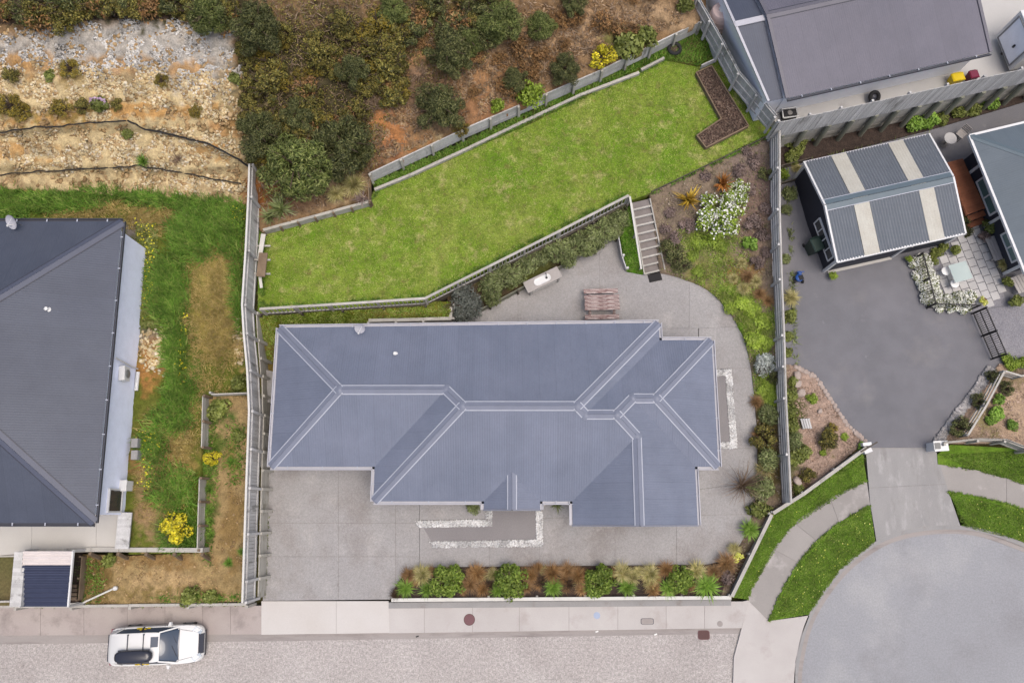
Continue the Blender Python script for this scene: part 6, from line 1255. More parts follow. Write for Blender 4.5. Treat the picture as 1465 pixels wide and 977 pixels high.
for i in range(58):
    x = rr_.uniform(375, 570); y = rr_.uniform(30, 230) 
    if x > 520 and y > 150: y -= 90
    plant('scrub' if i % 3 else ('gorse' if i % 2 else 'scrub_brown'), x, y, z_hill, rr_.uniform(13, 25), 'scrub_bush', ('low olive scrub bush', 'yellowish gorse-like bush', 'dry brown twiggy bush')[0 if i % 3 else (1 if i % 2 else 2)] + ' in the thicket right of the stony bank', 'bush', ('olive', 'yellowish', 'dry brown')[0 if i % 3 else (1 if i % 2 else 2)] + ' bushes of the scrub thicket')
for i in range(46):
    x = rr_.uniform(0, 340); y = rr_.uniform(-6, 30) if x < 90 or x > 260 else rr_.uniform(-6, 16)
    plant(('scrub_dark', 'scrub', 'scrub_brown', 'scrub')[i % 4], x, y, z_hill, rr_.uniform(13, 24), 'scrub_bush', ('dark green', 'olive', 'dry brown', 'olive')[i % 4] + ' scrub bush along the top above the white gravel', 'bush', ('dark green', 'olive', 'dry brown', 'olive')[i % 4] + ' scrub above the gravel')
for i in range(34):
    x = rr_.uniform(560, 720); y = rr_.uniform(-5, 70)
    plant(('scrub_dark', 'scrub', 'scrub_brown')[i % 3], x, y, z_hill, rr_.uniform(12, 22), 'scrub_bush', ('dark green', 'olive', 'dry brown')[i % 3] + ' scrub bush on the hilltop behind the dead branches', 'bush', ('dark green', 'olive', 'dry brown')[i % 3] + ' hilltop scrub')
for x, y, r in ((356, 92, 14), (358, 120, 16), (352, 142, 13), (360, 150, 15), (345, 68, 12), (350, 170, 12), (362, 228, 14)):
    plant('scrub', x, y, z_hill, r, 'scrub_bush', 'olive bush on the edge between stony bank and thicket', 'bush', 'bushes at the edge of the stony bank')
for i in range(26):
    x = rr_.uniform(670, 990); y = z_line(x) - rr_.uniform(22, 100)
    plant('scrub_brown', x, y, z_hill, rr_.uniform(11, 20), 'bracken_clump', 'dry rusty bracken clump on the slope above the board wall', 'bracken', 'rusty bracken')
for (x, y, r) in ((565, 62, 16), (540, 70, 14), (455, 100, 12), (408, 120, 14), (430, 108, 12), (485, 108, 10), (405, 60, 12)): plant('gorse', x, y, z_hill, r, 'gorse_bush', 'yellow-flowering gorse bush among the olive scrub', 'bush', 'gorse bushes')
for (x, y, r) in ((535, 150, 22), (518, 140, 20), (580, 122, 22), (600, 105, 20), (560, 90, 16), (610, 130, 16)): plant('dead', x, y, z_hill, r, 'dead_branches', 'heap of bare dead grey branches on the orange hillside soil', 'branches', 'dead branch heaps')
plant('yellow', 862, 80, z_hill, 20, 'yellow_bush', 'yellow-flowering bush just above the long board wall', 'bush'); plant('lime', 760, 132, z_hill, 24, 'green_bush', 'yellow-green bush leaning on the middle of the board wall', 'bush', hs=1.6); plant('lime', 712, 148, z_hill, 14, 'green_bush', 'small lime green bush beside rusty bracken near the wall', 'bush', hs=1.6)
plant('lush', 900, 62, z_hill, 24, 'green_bush', 'soft green bush behind the wall right of the yellow bush', 'bush'); plant('lush', 925, 50, z_hill, 18, 'green_bush', 'small soft green bush nearest the tyre corner on the hill', 'bush'); plant('lush', 980, 8, z_hill, 14, 'green_bush', 'green bush at the hilltop next to the paling fence', 'bush')
plant('flaxgreen', 400, 298, z_hill, 26, 'flax', 'green flax with strap leaves at the foot of the big tree', 'flax'); plant('flaxgreen', 385, 310, z_hill, 18, 'flax', 'small green flax next to the tall paling fence', 'flax'); plant('straw', 505, 262, z_hill, 22, 'tussock', 'straw-yellow tussock above the short timber edging', 'tussock'); plant('flaxdark', 517, 282, z_hill, 18, 'flax', 'dark bronze flax in the corner of the short timber edging', 'flax'); plant('straw', 480, 275, z_hill, 18, 'tussock', 'smaller straw tussock left of the dark bronze flax', 'tussock'); plant('gorse', 660, 225 - 40, z_hill, 12, 'gorse_bush', 'small gorse sprig poking over the board wall', 'bush')
# stony bank plants
for (k, x, y, r, lb) in (('lush', 70, 108, 9, 'small green weed in cream stones'), ('tuft', 202, 228, 13, 'spiky green tuft above the lower black strip'), ('lush', 182, 190, 9, 'green weed below the upper black strip'), ('gorse', 15, 150, 17, 'olive weed patch at the far left of the bank'), ('gorse', 88, 155, 15, 'olive bush left of the lilac flowers'), ('scrub', 118, 152, 12, 'low olive weed beside the lilac flowers'), ('scrub', 165, 150, 9, 'small olive weed right of the lilac flowers'), ('lush', 335, 112, 10, 'green weed at the right end of the stony bank'), ('gorse', 232, 115, 10, 'little yellow-green weed in the cream stones'), ('gorse', 280, 160, 10, 'olive weed above the upper black strip'), ('scrub', 15, 108, 12, 'olive weed under the white gravel at far left'), ('gorse', 100, 98, 14, 'olive weed among orange soil under the white gravel'), ('gorse', 30, 160, 14, 'second olive weed at the far left of the bank'), ('dead', 253, 228, 14, 'rusty bare twig clump on the stony bank')):
    plant(k, x, y, z_hill, r, 'weed' if k != 'dead' else 'twig_clump', lb + (' on the stony bank' if 'bank' not in lb else ''), 'weed')
p = sample([(128, 140), (150, 140), (150, 150), (128, 150)], 90, z_hill, dz=.3); v, f = leaves_np(p, RNG.normal(0, .4, p.shape) + np.array([0, 0, 1.]), .11, .8); o = bpy.data.objects.new('lilac_flowers', mesh_np('lilac_flowers', v, f, 'petal_lilac')); COL.objects.link(o); tag(o, 'patch of lilac flowers in the middle of the stony bank', 'flowers')
plant('lush', 139, 148, z_hill, 14, 'weed', 'green leaves under the lilac flowers on the bank', 'weed')
# front bed
zb = .34
flat('front_bed', [(558, 857), (566, 838), (580, 817), (602, 811.5), (1014, 807.5), (1040, 800), (1046, 812), (1030, 856), (1046, 856)], .30, 'bed_soil', .5)
FB = 'front bed between driveway paving and footpath wall'
for (x, y, r, lb) in ((639, 832, 26, 'bright round clipped bush, the roundest in the front bed'), (731, 832, 25, 'round clipped bush above the middle of the front bed'), (858, 832, 24, 'round clipped bush right of the porch in the front bed'), (975, 829, 20, 'loose dark-centred bush near the right end of the front bed')): plant('box', x, y, zb, r, 'clipped_bush', lb, 'bush')
for (x, y, r) in ((579, 842, 16), (611, 843, 14), (711, 844, 13), (791, 841, 16), (847, 840, 15), (897, 840, 16), (956, 841, 15), (1012, 838, 22)): plant('grassy', x, y, zb, r, 'agapanthus', 'bright green strap-leaved clump in the front bed', 'plant', 'agapanthus clumps of the front bed')
for (x, y, r) in ((604, 823, 17), (892, 820, 18), (930, 821, 17), (931, 834, 13), (997, 817, 18), (905, 826, 14), (705, 822, 12)): plant('straw', x, y, zb, r, 'tussock', 'pale straw tussock in the front bed', 'tussock', 'straw tussocks of the front bed')
for (x, y, r) in ((584, 823, 14), (682, 820, 17), (672, 834, 16), (690, 842, 14), (760, 822, 15), (790, 820, 17), (812, 817, 16), (828, 824, 17), (954, 815, 15), (935, 843, 14), (1022, 820, 15), (753, 840, 12), (832, 842, 12), (808, 828, 12), (770, 812, 10)): plant('bronze' if (x + y) % 3 == 0 else 'brown', x, y, zb, r, 'tussock', ('orange-bronze' if (x + y) % 3 == 0 else 'brown') + ' tussock grass in the front bed', 'tussock', ('bronze' if (x + y) % 3 == 0 else 'brown') + ' tussocks of the front bed')
for i in range(30):                                              # low dry growth filling the bed between the clumps
    x = 590 + i * 14.6 + rr_.uniform(-5, 5); plant(('brown', 'straw', 'bronze')[i % 3], x, rr_.uniform(816, 848), zb, rr_.uniform(8, 12), 'dry_grass_tuft', 'small ' + ('brown', 'straw', 'bronze')[i % 3] + ' grass tuft filling the front bed', 'grass tuft', ('brown', 'straw', 'bronze')[i % 3] + ' filler tufts of the front bed', hs=.7)
for (x, y, r) in ((775, 831, 13), (814, 835, 13), (700, 838, 11), (566, 850, 11), (980, 845, 10), (1035, 830, 12)): plant('darkgrass', x, y, zb, r, 'dark_grass', 'dark brown grass clump in the front bed', 'grass clump', 'dark grasses of the front bed')
plant('bronze', 1040, 806, zb, 19, 'tussock', 'orange-bronze tussock at the corner of the curved paving', 'tussock'); plant('variegated', 1056, 797, zb, 9, 'variegated_plant', 'small cream-yellow plant by the slanting wall', 'plant'); plant('straw', 1052, 785, zb, 12, 'tussock', 'pale tussock above the cream-yellow plant', 'tussock'); plant('purple', 1042, 826, zb, 14, 'purple_plant', 'low purple-brown plant by the slanting wall', 'plant')
# east strip
plant('grassy', 1074, 757, zb, 18, 'agapanthus', 'green strap-leaved clump alone beside the curved paving edge', 'plant'); plant('silver', 1091, 520, z_gard, 22, 'silver_bush', 'silver-white bush beside the board fence', 'bush')
plant('bare', 1066, 694, z_gard, 38, 'bare_shrub', 'leafless twiggy shrub spreading over the side paving', 'shrub')
for (k, x, y, r, lb, cat) in (('bronze', 1083, 575, 13, 'bronze tussock below the lime groundcover', 'tussock'), ('hedge', 1100, 595, 18, 'olive shrub next to the bronze tussock', 'shrub'), ('scrub', 1096, 628, 20, 'dense olive shrub midway along the side strip', 'shrub'), ('bronze', 1086, 620, 13, 'small bronze tussock midway along the side strip', 'tussock'), ('hedge', 1098, 655, 20, 'yellowish olive shrub beside the twiggy shrub', 'shrub'), ('straw', 1094, 672, 16, 'pale tussock beside the twiggy shrub', 'tussock'), ('hedge', 1092, 698, 22, 'green-grey shrub at the lower end of the board fence', 'shrub'), ('lush', 1086, 728, 16, 'fresh green shrub by the bend of the slanting wall', 'shrub'), ('scrub_dark', 1108, 540, 10, 'dark shrub hugging the board fence under the silver bush', 'shrub')): plant(k, x, y, z_gard, r, cat, lb, cat)
# garden slope
plant('flaxgold', 984, 286, z_gard, 25, 'flax', 'golden-yellow flax near the top of the stairs', 'flax'); plant('flaxorange', 1034, 262, z_gard, 20, 'flax', 'orange-bronze flax behind the white-flowered shrub', 'flax')
plant('whiteflower', 1030, 305, z_gard, 36, 'flowering_shrub', 'big lime green shrub with white flowers on the garden slope', 'shrub'); plant('whiteflower', 1054, 275, z_gard, 20, 'flowering_shrub', 'smaller white-flowering shrub right of the orange flax', 'shrub')
plant('bright', 1074, 348, z_gard, 13, 'leafy_plant', 'round bright green leafy plant on bare mulch near the board fence', 'plant')
for i, (x, y, r) in enumerate(((1000, 345, 16), (1022, 345, 16), (1035, 352, 12), (992, 365, 12), (1075, 440, 16), (1090, 460, 18), (1082, 485, 18), (1098, 490, 14), (1062, 432, 14), (1098, 555, 15), (1104, 572, 14), (1090, 560, 12), (1096, 538, 12), (1000, 388, 12), (1045, 440, 12))): plant('lime', x, y, z_gard, r, 'groundcover_mound', 'lime green groundcover mound on the garden slope', 'groundcover', 'lime groundcover', hs=.6)
for i, (x, y, r) in enumerate(((985, 322, 16), (968, 340, 14), (1080, 318, 18), (1095, 300, 14), (1092, 335, 14), (1060, 245, 14), (1080, 230, 14), (960, 305, 12), (1085, 375, 14), (1098, 360, 12), (1075, 270, 12), (952, 330, 12), (1070, 215, 12), (1010, 250, 12))): plant('purple', x, y, z_gard, r, 'purple_groundcover', 'purple-brown low shrub on the garden slope', 'groundcover', 'purple-brown groundcover', hs=.8)
for i, (x, y, r) in enumerate(((965, 362, 18), (975, 380, 14), (955, 352, 12), (1096, 250, 12))): plant('scrub_dark', x, y, z_gard, r, 'dark_shrub', 'dark low shrub on the garden slope', 'shrub', 'dark shrubs on the slope', hs=.7)
for i, (x, y, r) in enumerate(((1082, 402, 12), (1070, 395, 13), (1050, 398, 10), (1088, 420, 13), (1062, 375, 10), (1100, 430, 12), (1065, 412, 12))): plant('bronze' if i % 2 else 'straw', x, y, z_gard, r, 'tussock', 'small ' + ('bronze' if i % 2 else 'straw') + ' tussock on the lower garden slope', 'tussock', ('bronze' if i % 2 else 'straw') + ' tussocks on the lower slope')
# hedge along the patio
plant('lavender', 664, 430, z_hb, 34, 'lavender_bush', 'large grey-green lavender bush at the corner of the house', 'bush')
for i, (x, y, r) in enumerate(((706, 408, 22), (722, 392, 22), (735, 394, 18), (752, 378, 18), (768, 370, 15), (792, 356, 20), (812, 362, 22), (832, 345, 22), (852, 338, 20), (868, 322, 20), (885, 312, 18), (703, 425, 16), (845, 355, 16), (880, 328, 14))): plant('hedge', x, y, z_hb, r * 1.12, 'hedge_shrub', 'grey-green hedge shrub between rail fence and patio', 'shrub', 'hedge shrubs above the patio')
# porch pots
q = P(676, 725, .6); 
for (x, y, k, lb) in ((676, 726, 'hedge', 'small round clipped bush in a pot left of the porch'), (797, 720, 'flaxgreen', 'spiky green potted plant right of the porch')):
    q = P(x, y, .3); o = root('plant_pot', (q.x, q.y, ZP), 'grey pot ' + ('left' if x < 700 else 'right') + ' of the porch, under its plant', 'pot'); MB().lathe((q.x, q.y, ZP), [(.13, 0), (.2, .3), (.22, .32), (.2, .33), (.17, .29)], 16).build('pot', 'pot_grey', o, True); plant(k, x, y, ZP + .3, 12 if x < 700 else 14, 'potted_plant', lb, 'plant')
# right side plants
for (x, y, r, k, lb) in ((1337, 213, 9, 'lime', 'lime green pot plant by the round table behind the garage'), (1193, 394, 8, 'lime', 'lime green ball plant at the left corner of the garage door'), (1302, 370, 7, 'lime', 'small lime pot plant at the right of the garage door'), (1368, 356, 9, 'lush', 'green pot plant on the pavers near the garage corner'), (1421, 326, 14, 'lush', 'leafy green pot plant beside the slatted bench'), (1410, 338, 12, 'purple', 'dark purple pot plant beside the slatted bench'), (1437, 377, 12, 'straw', 'spiky yellow-green pot plant at the end of the slatted bench'), (1442, 403, 9, 'lush', 'small green pot plant at the black house corner'), (1455, 430, 11, 'lush', 'oval green pot plant on the pale gravel'), (1408, 430, 8, 'variegated', 'yellow-green plant at the lower corner of the pavers')):
    q = P(x, y, ZA + .25); o = root('plant_pot', (q.x, q.y, ZA), 'pot under the ' + lb, 'pot'); s = r / 11; MB().lathe((q.x, q.y, ZA), [(.12 * s, 0), (.19 * s, .25), (.2 * s, .28), (.15 * s, .25)], 14).build('pot', 'pot_grey' if r % 2 else 'terracotta', o, True); plant(k, x, y, ZA + .25, r, 'potted_plant', lb, 'plant')
for i, (x, y) in enumerate([(1312 + k * 2.1 + (k % 2) * 8, 376 + k * 8) for k in range(8)] + [(1322 + k * 3, 372 + k * 9) for k in range(7)] + [(1336 + k * 9, 430 + (k % 2) * 8) for k in range(6)] + [(1370 + k * 9, 424 + (k % 2) * 6) for k in range(3)] + [(1318, 398), (1328, 412), (1334, 396)]): plant('whitehedge', x, y, ZA, random.uniform(9, 12), 'flowering_hedge', 'white-flowering bush in the hedge round the paved court', 'bush', 'white-flowering hedge')
for (x, y, r) in ((1340, 362, 10), (1350, 352, 10), (1334, 374, 9)): plant('lush', x, y, ZA, r, 'leafy_shrub', 'leafy green shrub under the garage eave by the court', 'shrub', 'shrubs by the garage eave')
for (x, y, r) in ((1382, 315, 10), (1384, 330, 9)): plant('scrub_dark', x, y, ZA, r, 'dark_shrub', 'dark shrub squeezed between garage corner and deck steps', 'shrub', 'shrubs by the deck steps')
for i, (x, y, r, k) in enumerate(((1126, 200, 14, 'lush'), (1140, 210, 14, 'lush'), (1160, 190, 14, 'lush'), (1135, 225, 13, 'lush'), (1150, 200, 10, 'lush'))): plant(k, x, y, ZA + .1, r, 'leafy_shrub', 'leafy green shrub in the corner bed below the tall retaining wall', 'shrub', 'corner bed shrubs')
for i, (x, y, r, k) in enumerate(((1310, 178, 16, 'bright'), (1330, 172, 16, 'bright'), (1350, 170, 12, 'lush'), (1372, 160, 13, 'lush'), (1395, 155, 13, 'lush'), (1418, 146, 14, 'bright'), (1362, 152, 12, 'lush'), (1390, 140, 12, 'lush'))): plant(k, x, y, ZA + .1, r, 'leafy_shrub', 'green shrub in the narrow bed under the round-post wall', 'shrub', 'shrubs under the round-post wall')
plant('lime', 1122, 248, ZA, 12, 'green_bush', 'lime bush in the small box left of the garage', 'bush', hs=1.4); plant('straw', 1140, 240, ZA, 10, 'tussock', 'pale dry clump in the small box left of the garage', 'tussock')
for (x, y, r, k, lb) in ((1130, 275, 14, 'hedge', 'grey-green shrub spilling on asphalt left of the garage'), (1125, 300, 10, 'hedge', 'smaller grey-green shrub below the spilling one'), (1125, 370, 10, 'hedge', 'grey shrub beside the fence across from the blue toy'), (1133, 425, 16, 'straw', 'bushy yellow-green grass against the board fence by the asphalt'), (1131, 452, 12, 'lush', 'green shrub below the yellow-green grass'), (1127, 480, 10, 'lush', 'green weed halfway down the asphalt side of the fence'), (1126, 505, 9, 'lush', 'small green weed at the top of the corner garden')): plant(k, x, y, ZA, r, 'shrub', lb, 'shrub')
board_wall('small timber box edge left of the garage', [(1118, 237, .55, .4), (1160, 226, .55, .4)], 'timber_dark', 2, 1, 1.4, .08); board_wall('curved low timber box left of the garage wall', [(1116, 262, .45, .3), (1143, 255, .45, .3), (1150, 240, .45, .3)], 'timber_dark', 1, 1, 1.4, .08)
CG = [(1135, 545, 9, 'lush', ''), (1132, 565, 12, 'lush', ''), (1130, 590, 13, 'lush', ''), (1134, 610, 12, 'lush', ''), (1138, 632, 15, 'hedge', ''), (1150, 645, 14, 'lush', ''), (1136, 655, 14, 'lush', ''), (1142, 700, 10, 'lush', '')]
for x, y, r, k, _ in CG: plant(k, x, y, z_bedr, r, 'garden_shrub', 'green shrub along the board fence in the corner garden', 'shrub', 'corner garden shrubs')
plant('lime', 1164, 570, z_bedr, 11, 'green_bush', 'lime green clump near the large stepping stones', 'bush'); plant('scrub', 1186, 628, z_bedr, 16, 'olive_bush', 'olive bush in the middle of the corner garden bark', 'bush'); plant('lime', 1209, 625, z_bedr, 7, 'green_bush', 'tiny lime plant beside the olive bush', 'bush'); plant('bright', 1232, 638, z_bedr, 7, 'green_bush', 'little bright bush next to the white twin box', 'bush'); plant('gorse', 1190, 612, z_bedr, 8, 'olive_bush', 'small yellowish bush above the olive bush', 'bush'); plant('lime', 1178, 648, z_bedr, 7, 'green_bush', 'flat lime weed below the olive bush', 'bush'); plant('scrub', 1155, 678, z_bedr, 11, 'olive_bush', 'olive weed near the pinkish rock', 'bush')
for x, y, r, lb in ((1374, 610, 15, 'dark green clipped ball beside the letterbox fence'), (1400, 574, 12, 'dark green clipped ball halfway along the rail fence'), (1422, 540, 11, 'dark green clipped ball near the black gate')): plant('scrub_dark', x, y, z_bedr, r, 'clipped_ball', lb, 'bush')
for x, y, r in ((1425, 590, 12), (1430, 572, 10), (1447, 608, 9), (1418, 600, 9)): plant('bright', x, y, z_bedr, r, 'leafy_shrub', 'bright green shrub in the bark garden beside the rail fence', 'shrub', 'bark garden shrubs')
for x, y, r in ((1450, 520, 14), (1465, 518, 12), (1442, 512, 10)): plant('lime', x, y, z_bedr, r, 'green_bush', 'yellow-green bush behind the black gate', 'bush', 'bushes behind the gate')
plant('scrub_dark', 1440, 555, z_bedr, 11, 'dark_shrub', 'dark loose shrub above the bark in the rail-fenced garden', 'shrub')
# left yard plants
plant('yellow', 250, 756, z_yard, 21, 'yellow_bush', 'bright yellow bush on the grass near the board wall', 'bush'); plant('lush', 312, 585, z_dirt, 17, 'leafy_shrub', 'green leafy clump inside the short board wall', 'shrub'); plant('lush', 342, 622, z_dirt, 10, 'leafy_shrub', 'small green clump on the dirt against the paling fence', 'shrub'); plant('lush', 340, 548, z_yard, 13, 'leafy_shrub', 'green clump between short board wall and paling fence', 'shrub'); plant('yellow', 303, 655, z_dirt, 12, 'yellow_bush', 'yellow-green weed in the gap between board walls', 'bush')
plant('lush', 155, 803, z_dirt, 11, 'leafy_shrub', 'green patch with yellow flowers under the weathered wall', 'shrub'); plant('lush', 270, 853, z_dirt, 14, 'leafy_shrub', 'green patch along the street-front wall', 'shrub'); plant('lush', 300, 855, z_dirt, 11, 'leafy_shrub', 'smaller green patch along the street-front wall', 'shrub')
for i, (x, y) in enumerate(((298, 730), (299, 745), (297, 700), (345, 790), (325, 805), (300, 765), (330, 660))): plant('tuft', x, y, z_dirt, 9, 'weed', 'small green weed on the dirt terrace', 'weed', 'weeds on the dirt terrace')
# ------------------------------------------------------------------ ground cover (nobody could count it)
def cat_np(L): 
    V, F, o = [], [], 0
    for v, f in L: V.append(v); F.append(f + o); o += len(v)
    return np.concatenate(V), np.concatenate(F)
bank = [(0, 20), (330, 25), (360, 80), (350, 130), (345, 225), (355, 285), (180, 275), (0, 262)]
p = sample(bank, 16000, z_hill, [(60, 72, 110, 26, .7), (180, 65, 130, 38, 1), (290, 85, 70, 44, 1)]); v, f = rocks_np(p, .02 + .065 * RNG.uniform(0, 1, len(p)) ** 1.6); stuff('gravel_stones', v, f, 'stone_white', 'white stones covering the top of the bank', 'gravel')
p = sample(bank, 26000, z_hill, [(60, 125, 110, 30, 1), (220, 125, 130, 26, 1), (310, 150, 40, 20, .8), (90, 220, 90, 26, 1), (230, 215, 110, 26, 1), (270, 265, 80, 12, 1), (320, 200, 40, 10, .9), (140, 165, 30, 8, .8), (60, 195, 60, 10, .6)]); v, f = rocks_np(p, .02 + .09 * RNG.uniform(0, 1, len(p)) ** 2.4); stuff('bank_stones', v, f, 'stone_cream', 'cream stones strewn over the lower bank', 'stones')
p = sample(bank, 2600, z_hill); v, f = rocks_np(p, RNG.uniform(.04, .13, len(p))); stuff('soil_clods', v, f, 'soil_clod', 'orange clods of soil on the stony bank', 'soil')
veg = [(350, 0), (1000, 0), (995, 20), (860, 92), (660, 178), (535, 238), (525, 272), (450, 300), (380, 318), (365, 250), (350, 120)]
p = sample(veg, 16000, z_hill, [(690, 120, 60, 50, 1), (560, 185, 50, 55, .9), (850, 45, 110, 40, .9), (760, 70, 90, 50, .8), (560, 60, 60, 40, .6), (450, 250, 80, 50, .5)], dz=.04); v, f = leaves_np(p, RNG.normal(0, .6, p.shape) + np.array([0, 0, 1.]), .17, .3); stuff('leaf_litter', v, f, 'litter_rust', 'rusty dry leaf litter over the hillside soil', 'leaf litter')
p = sample(veg, 1500, z_hill, [(560, 185, 40, 50, 1), (600, 85, 30, 20, .8), (690, 130, 50, 30, .6)]); v, f = rocks_np(p, .03 + .08 * RNG.uniform(0, 1, len(p)) ** 2); stuff('hill_clods', v, f, 'soil_clod', 'orange clods on the bare hillside soil', 'soil')
p = sample(veg, 9000, z_hill, dz=.10); v, f = leaves_np(p, RNG.normal(0, .9, p.shape) + np.array([0, 0, .6]), .42, .07); stuff('dry_sticks', v, f, 'twig_dead', 'thin dry sticks and stalks scattered over the hillside', 'sticks')
p = sample([(350, -20), (700, -20), (700, 90), (560, 150), (540, 240), (380, 300), (350, 120)], 15000, z_hill, dz=.12); v, f = leaves_np(p, RNG.normal(0, .6, p.shape) + np.array([0, 0, .9]), .09, .5); stuff('scrub_cover', v, f, 'leaf_olive', 'low olive ground cover under the scrub thicket', 'scrub')
p = sample([(-20, -30), (350, -30), (340, 24), (90, 30), (-20, 36)], 9000, z_hill, dz=.12); v, f = leaves_np(p, RNG.normal(0, .6, p.shape) + np.array([0, 0, .9]), .15, .5); stuff('scrub_cover', v, f, 'leaf_darkbrown', 'dark brown ground cover above the white gravel', 'scrub')
gy = [(0, 258), (350, 290), (345, 430), (350, 560), (290, 566), (283, 785), (190, 785), (195, 330), (0, 318)]
p = sample(gy, 24000, z_yard, [(70, 290, 70, 13, 1), (10, 292, 40, 20, 1), (150, 275, 40, 9, 1), (235, 280, 50, 16, 1), (300, 296, 40, 20, .9), (282, 335, 36, 34, 1), (240, 415, 26, 46, 1), (330, 325, 20, 40, .9), (250, 500, 15, 40, .9), (256, 565, 20, 26, .9), (245, 600, 30, 20, .5), (262, 765, 26, 24, .8), (345, 410, 10, 60, .8), (220, 640, 20, 30, .4), (250, 700, 34, 30, .4)]); v, f = blades_np(p, .38, .028, 1.0); stuff('long_grass', v, f, 'grass_lush', 'long lush green grass in the left neighbour yard', 'grass')
p = sample(gy, 22000, z_yard, [(315, 400, 44, 60, 1), (310, 480, 46, 45, 1), (130, 300, 60, 16, .8), (215, 314, 40, 22, 1), (212, 420, 18, 40, .5), (275, 450, 20, 50, .6), (60, 268, 60, 8, .7), (245, 620, 40, 40, .7), (230, 680, 40, 60, .6), (290, 560, 40, 60, .4)]); v, f = blades_np(p, .16, .018, 1.1); stuff('dry_grass', v, f, 'grass_dry', 'dry straw-coloured grass patches in the left yard', 'grass')
p = sample(gy, 270, z_yard, [(205, 370, 18, 70, 1), (340, 305, 14, 16, 1), (208, 680, 10, 20, 1), (212, 630, 16, 16, .8), (260, 520, 8, 30, .8), (262, 470, 10, 20, .6)], dz=.2); v, f = leaves_np(p, RNG.normal(0, .3, p.shape) + np.array([0, 0, 1.]), .075, .9); stuff('yellow_flowers', v, f, 'petal_yellow', 'small yellow flowers dotted along the pale side wall and the fence', 'flowers')
p = sample([(195, 320), (225, 320), (225, 470), (192, 470)], 1800, z_yard, dz=.1); v, f = leaves_np(p, RNG.normal(0, .5, p.shape) + np.array([0, 0, 1.]), .15, .6); stuff('weed_leaves', v, f, 'leaf_mid', 'leafy green weeds along the pale blue side wall', 'weeds')
p = sample(dirt, 2200, z_dirt); v, f = rocks_np(p, .015 + .05 * RNG.uniform(0, 1, len(p)) ** 3, .35); stuff('dirt_clods', v, f, 'soil_clod', 'small clods scattered over the bare dirt terrace', 'soil')
p = sample(dirt, 2600, z_dirt, [(300, 660, 12, 60, 1), (298, 740, 8, 60, 1), (335, 650, 16, 40, .6), (130, 830, 20, 30, .5), (290, 855, 60, 6, 1)]); v, f = blades_np(p, .22, .02, .9); stuff('terrace_grass', v, f, 'grass_lush', 'sparse green blades along the dirt terrace edges', 'grass')
p = sample(gy, 500, z_yard, [(345, 490, 12, 30, 1), (225, 500, 24, 30, 1), (300, 300, 40, 10, .8)]); v, f = rocks_np(p, RNG.uniform(.05, .13, len(p))); stuff('yard_stones', v, f, 'stone_cream', 'pale stones on the bare patches of the left yard', 'stones')
p = sample(weed_poly, 6000, z_weed); v, f = blades_np(p, .2, .022, .9); stuff('strip_weeds', v, f, 'grass_lush', 'green weeds between lawn sleepers and the long board wall', 'weeds')
vg = cat_np([blades_np(sample(q, n, .16), .06, .018, .9) for q, n in (([(1101, 886), (1144, 806), (1209, 744), (1244, 724), (1252, 775), (1201, 815), (1158, 878)], 12000), ([(1048, 853), (1068, 857), (1126, 758), (1239, 686), (1234, 648), (1150, 704), (1104, 735)], 9000), ([(1342, 650), (1465, 645), (1465, 691), (1386, 669)], 5000), ([(1359, 704), (1465, 731), (1465, 775), (1376, 752)], 5500))]); stuff('verge_grass', vg[0], vg[1], 'grass_verge', 'short green mown grass of the roadside verges', 'grass')
vd = cat_np([leaves_np(sample(q, n, .17, dz=.05), np.tile([0, 0, 1.], (n, 1)), .045, .9) for q, n in (([(1101, 886), (1144, 806), (1209, 744), (1244, 724), (1252, 775), (1201, 815), (1158, 878)], 80), ([(1048, 853), (1068, 857), (1126, 758), (1239, 686), (1234, 648), (1150, 704), (1104, 735)], 22), ([(1359, 704), (1465, 731), (1465, 775), (1376, 752)], 30))]); stuff('daisies', vd[0], vd[1], 'leaf_variegated', 'tiny pale yellow flowers dotted over the verge grass', 'flowers')
p = sample(gard, 9000, z_gard, [(1010, 380, 50, 40, .7), (1075, 460, 26, 40, 1), (1040, 420, 36, 22, .8), (985, 360, 24, 30, .6), (1100, 560, 16, 40, .9), (1020, 345, 40, 12, .8)]); pp_ = sample(gard, 7000, z_gard, [(1078, 470, 30, 40, 1), (1046, 430, 30, 16, .9), (1100, 552, 18, 34, 1), (1020, 346, 36, 12, .8)]); p = np.concatenate([p, pp_]); v, f = blades_np(p, .14, .022, 1.0); stuff('slope_grass', v, f, 'grass_lawn', 'patchy grass and weeds on the lower garden slope', 'grass')
p = sample(gard, 6500, z_gard, dz=.02); v, f = leaves_np(p, RNG.normal(0, .5, p.shape) + np.array([0, 0, 1.]), .12, .4); stuff('slope_mulch', v, f, 'mulch_mixed', 'grey-brown leafy mulch over the garden slope', 'mulch')
p = np.concatenate([sample(bedl, 2600, z_bedr, dz=.01), sample(bedr, 2600, z_bedr, dz=.01)]); v, f = leaves_np(p, RNG.normal(0, .5, p.shape) + np.array([0, 0, 1.]), .10, .5); stuff('garden_mulch', v, f, 'bark_pink', 'pinkish bark chips in the two gardens flanking the apron', 'mulch')
p = sample([(366, 446), (612, 432), (645, 434), (645, 458), (397, 468), (390, 520), (366, 520)], 6500, z_bank); v, f = blades_np(p, .12, .02, 1.0); stuff('bank_grass', v, f, 'grass_lawn', 'rough grass on the narrow bank behind the central house', 'grass')
p = sample([(886, 330), (898, 296), (904, 296), (921, 392), (897, 388)], 1500, lambda x, y: lerp(y, 296, 392, 1.3, .3)); v, f = blades_np(p, .12, .02, 1.0); stuff('strip_grass', v, f, 'grass_lush', 'bright grass in the narrow strip beside the stairs', 'grass')

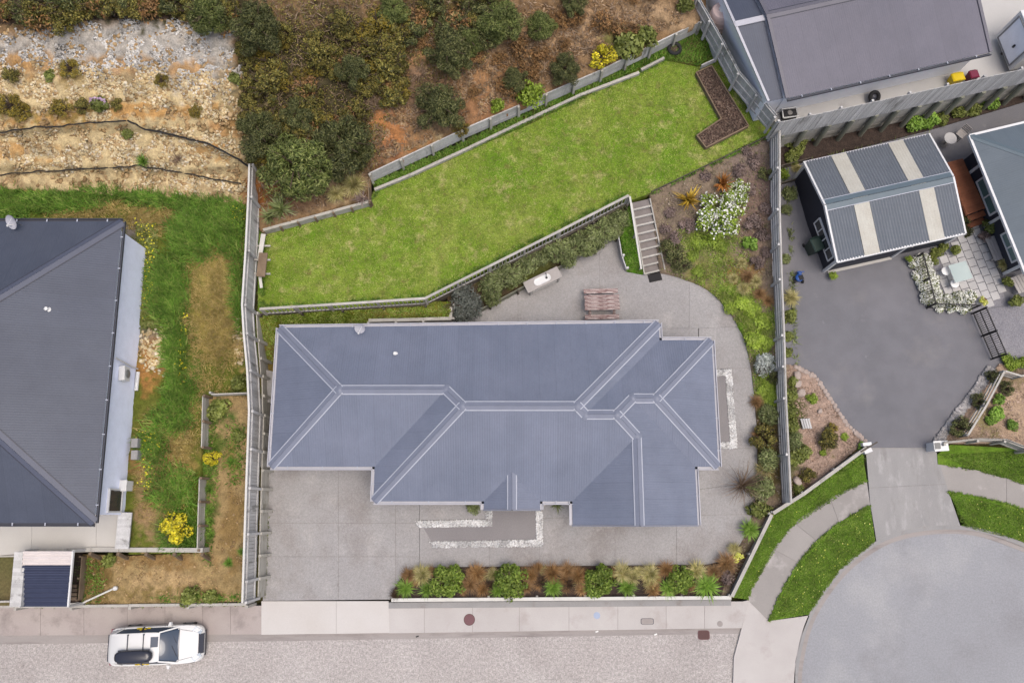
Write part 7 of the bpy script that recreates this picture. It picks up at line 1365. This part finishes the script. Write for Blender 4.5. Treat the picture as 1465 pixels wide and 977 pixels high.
def fringe(name, pts, z, n, L, mat, label, jit=2.2, lean=1.0):
    """grass that has grown ragged along an edge"""
    seg = [(a, b, math.hypot(b[0] - a[0], b[1] - a[1])) for a, b in zip(pts, pts[1:])]; tot = sum(q[2] for q in seg); out = []
    for a, b, l in seg:
        k = max(1, int(n * l / tot)); t = RNG.uniform(0, 1, k); c = np.array([nz(a[0] + (b[0] - a[0]) * u, a[1] + (b[1] - a[1]) * u, .09, 2.2) for u in t]); t = t[c > -.12]
        out.append(np.stack([a[0] + (b[0] - a[0]) * t, a[1] + (b[1] - a[1]) * t], -1) + RNG.normal(0, jit * .5, (len(t), 2)))
    xy = np.concatenate(out); zz = np.array([z(x, y) for x, y in xy]) if callable(z) else np.full(len(xy), z)
    v, f = blades_np(Pn(xy[:, 0], xy[:, 1], zz), L, .022, lean); return v, f
v, f = cat_np([fringe('', [(372, 438), (480, 434), (610, 424), (760, 346), (897, 277)], ZL, 2600, .16, '', ''), fringe('', [(372, 334), (450, 313), (527, 293), (545, 270), (760, 172), (912, 108), (952, 86)], ZL, 2600, .16, '', ''), fringe('', [(1104, 193), (1030, 230), (934, 277)], ZL, 900, .16, '', ''), fringe('', [(375, 340), (376, 436)], ZL, 900, .2, '', ''), fringe('', [(996, 106), (1032, 171), (996, 195), (1011, 213), (1073, 182)], ZL, 900, .15, '', '')])
stuff('lawn_fringe', v, f, 'grass_lush', 'longer grass left unmown along the edges of the back lawn', 'grass')
v, f = cat_np([fringe('', ARC_O, .15, 1500, .09, '', '', 1.6), fringe('', ARC_I, .15, 1500, .09, '', '', 1.6), fringe('', [q for q in KRB_O if 1158 < q[0] < 1252], .15, 800, .08, '', '', 1.6), fringe('', RGT_U[:16], .15, 700, .09, '', '', 1.6), fringe('', RGT_L[:16], .15, 700, .09, '', '', 1.6), fringe('', [(1048, 851), (1104, 738), (1150, 709), (1236, 652)], .17, 1500, .16, '', '', 1.6)])
stuff('verge_fringe', v, f, 'grass_verge', 'ragged grass creeping over the edges of the verge paths', 'grass')
v, f = cat_np([fringe('', [(1128, 270), (1134, 420), (1138, 520)], ZA, 900, .18, '', '', 4), fringe('', [(1160, 232), (1330, 196)], ZA + .1, 500, .2, '', '', 3), fringe('', [(700, 439), (780, 396), (858, 351)], ZP, 400, .12, '', '', 1.5), fringe('', [(385, 700), (380, 855)], ZP, 160, .1, '', '', 1.2), fringe('', [(30, 868), (350, 866)], .12, 260, .1, '', '', 1.2)])
stuff('crack_weeds', v, f, 'leaf_hedge', 'thin weeds along fence feet and paving edges', 'weeds')
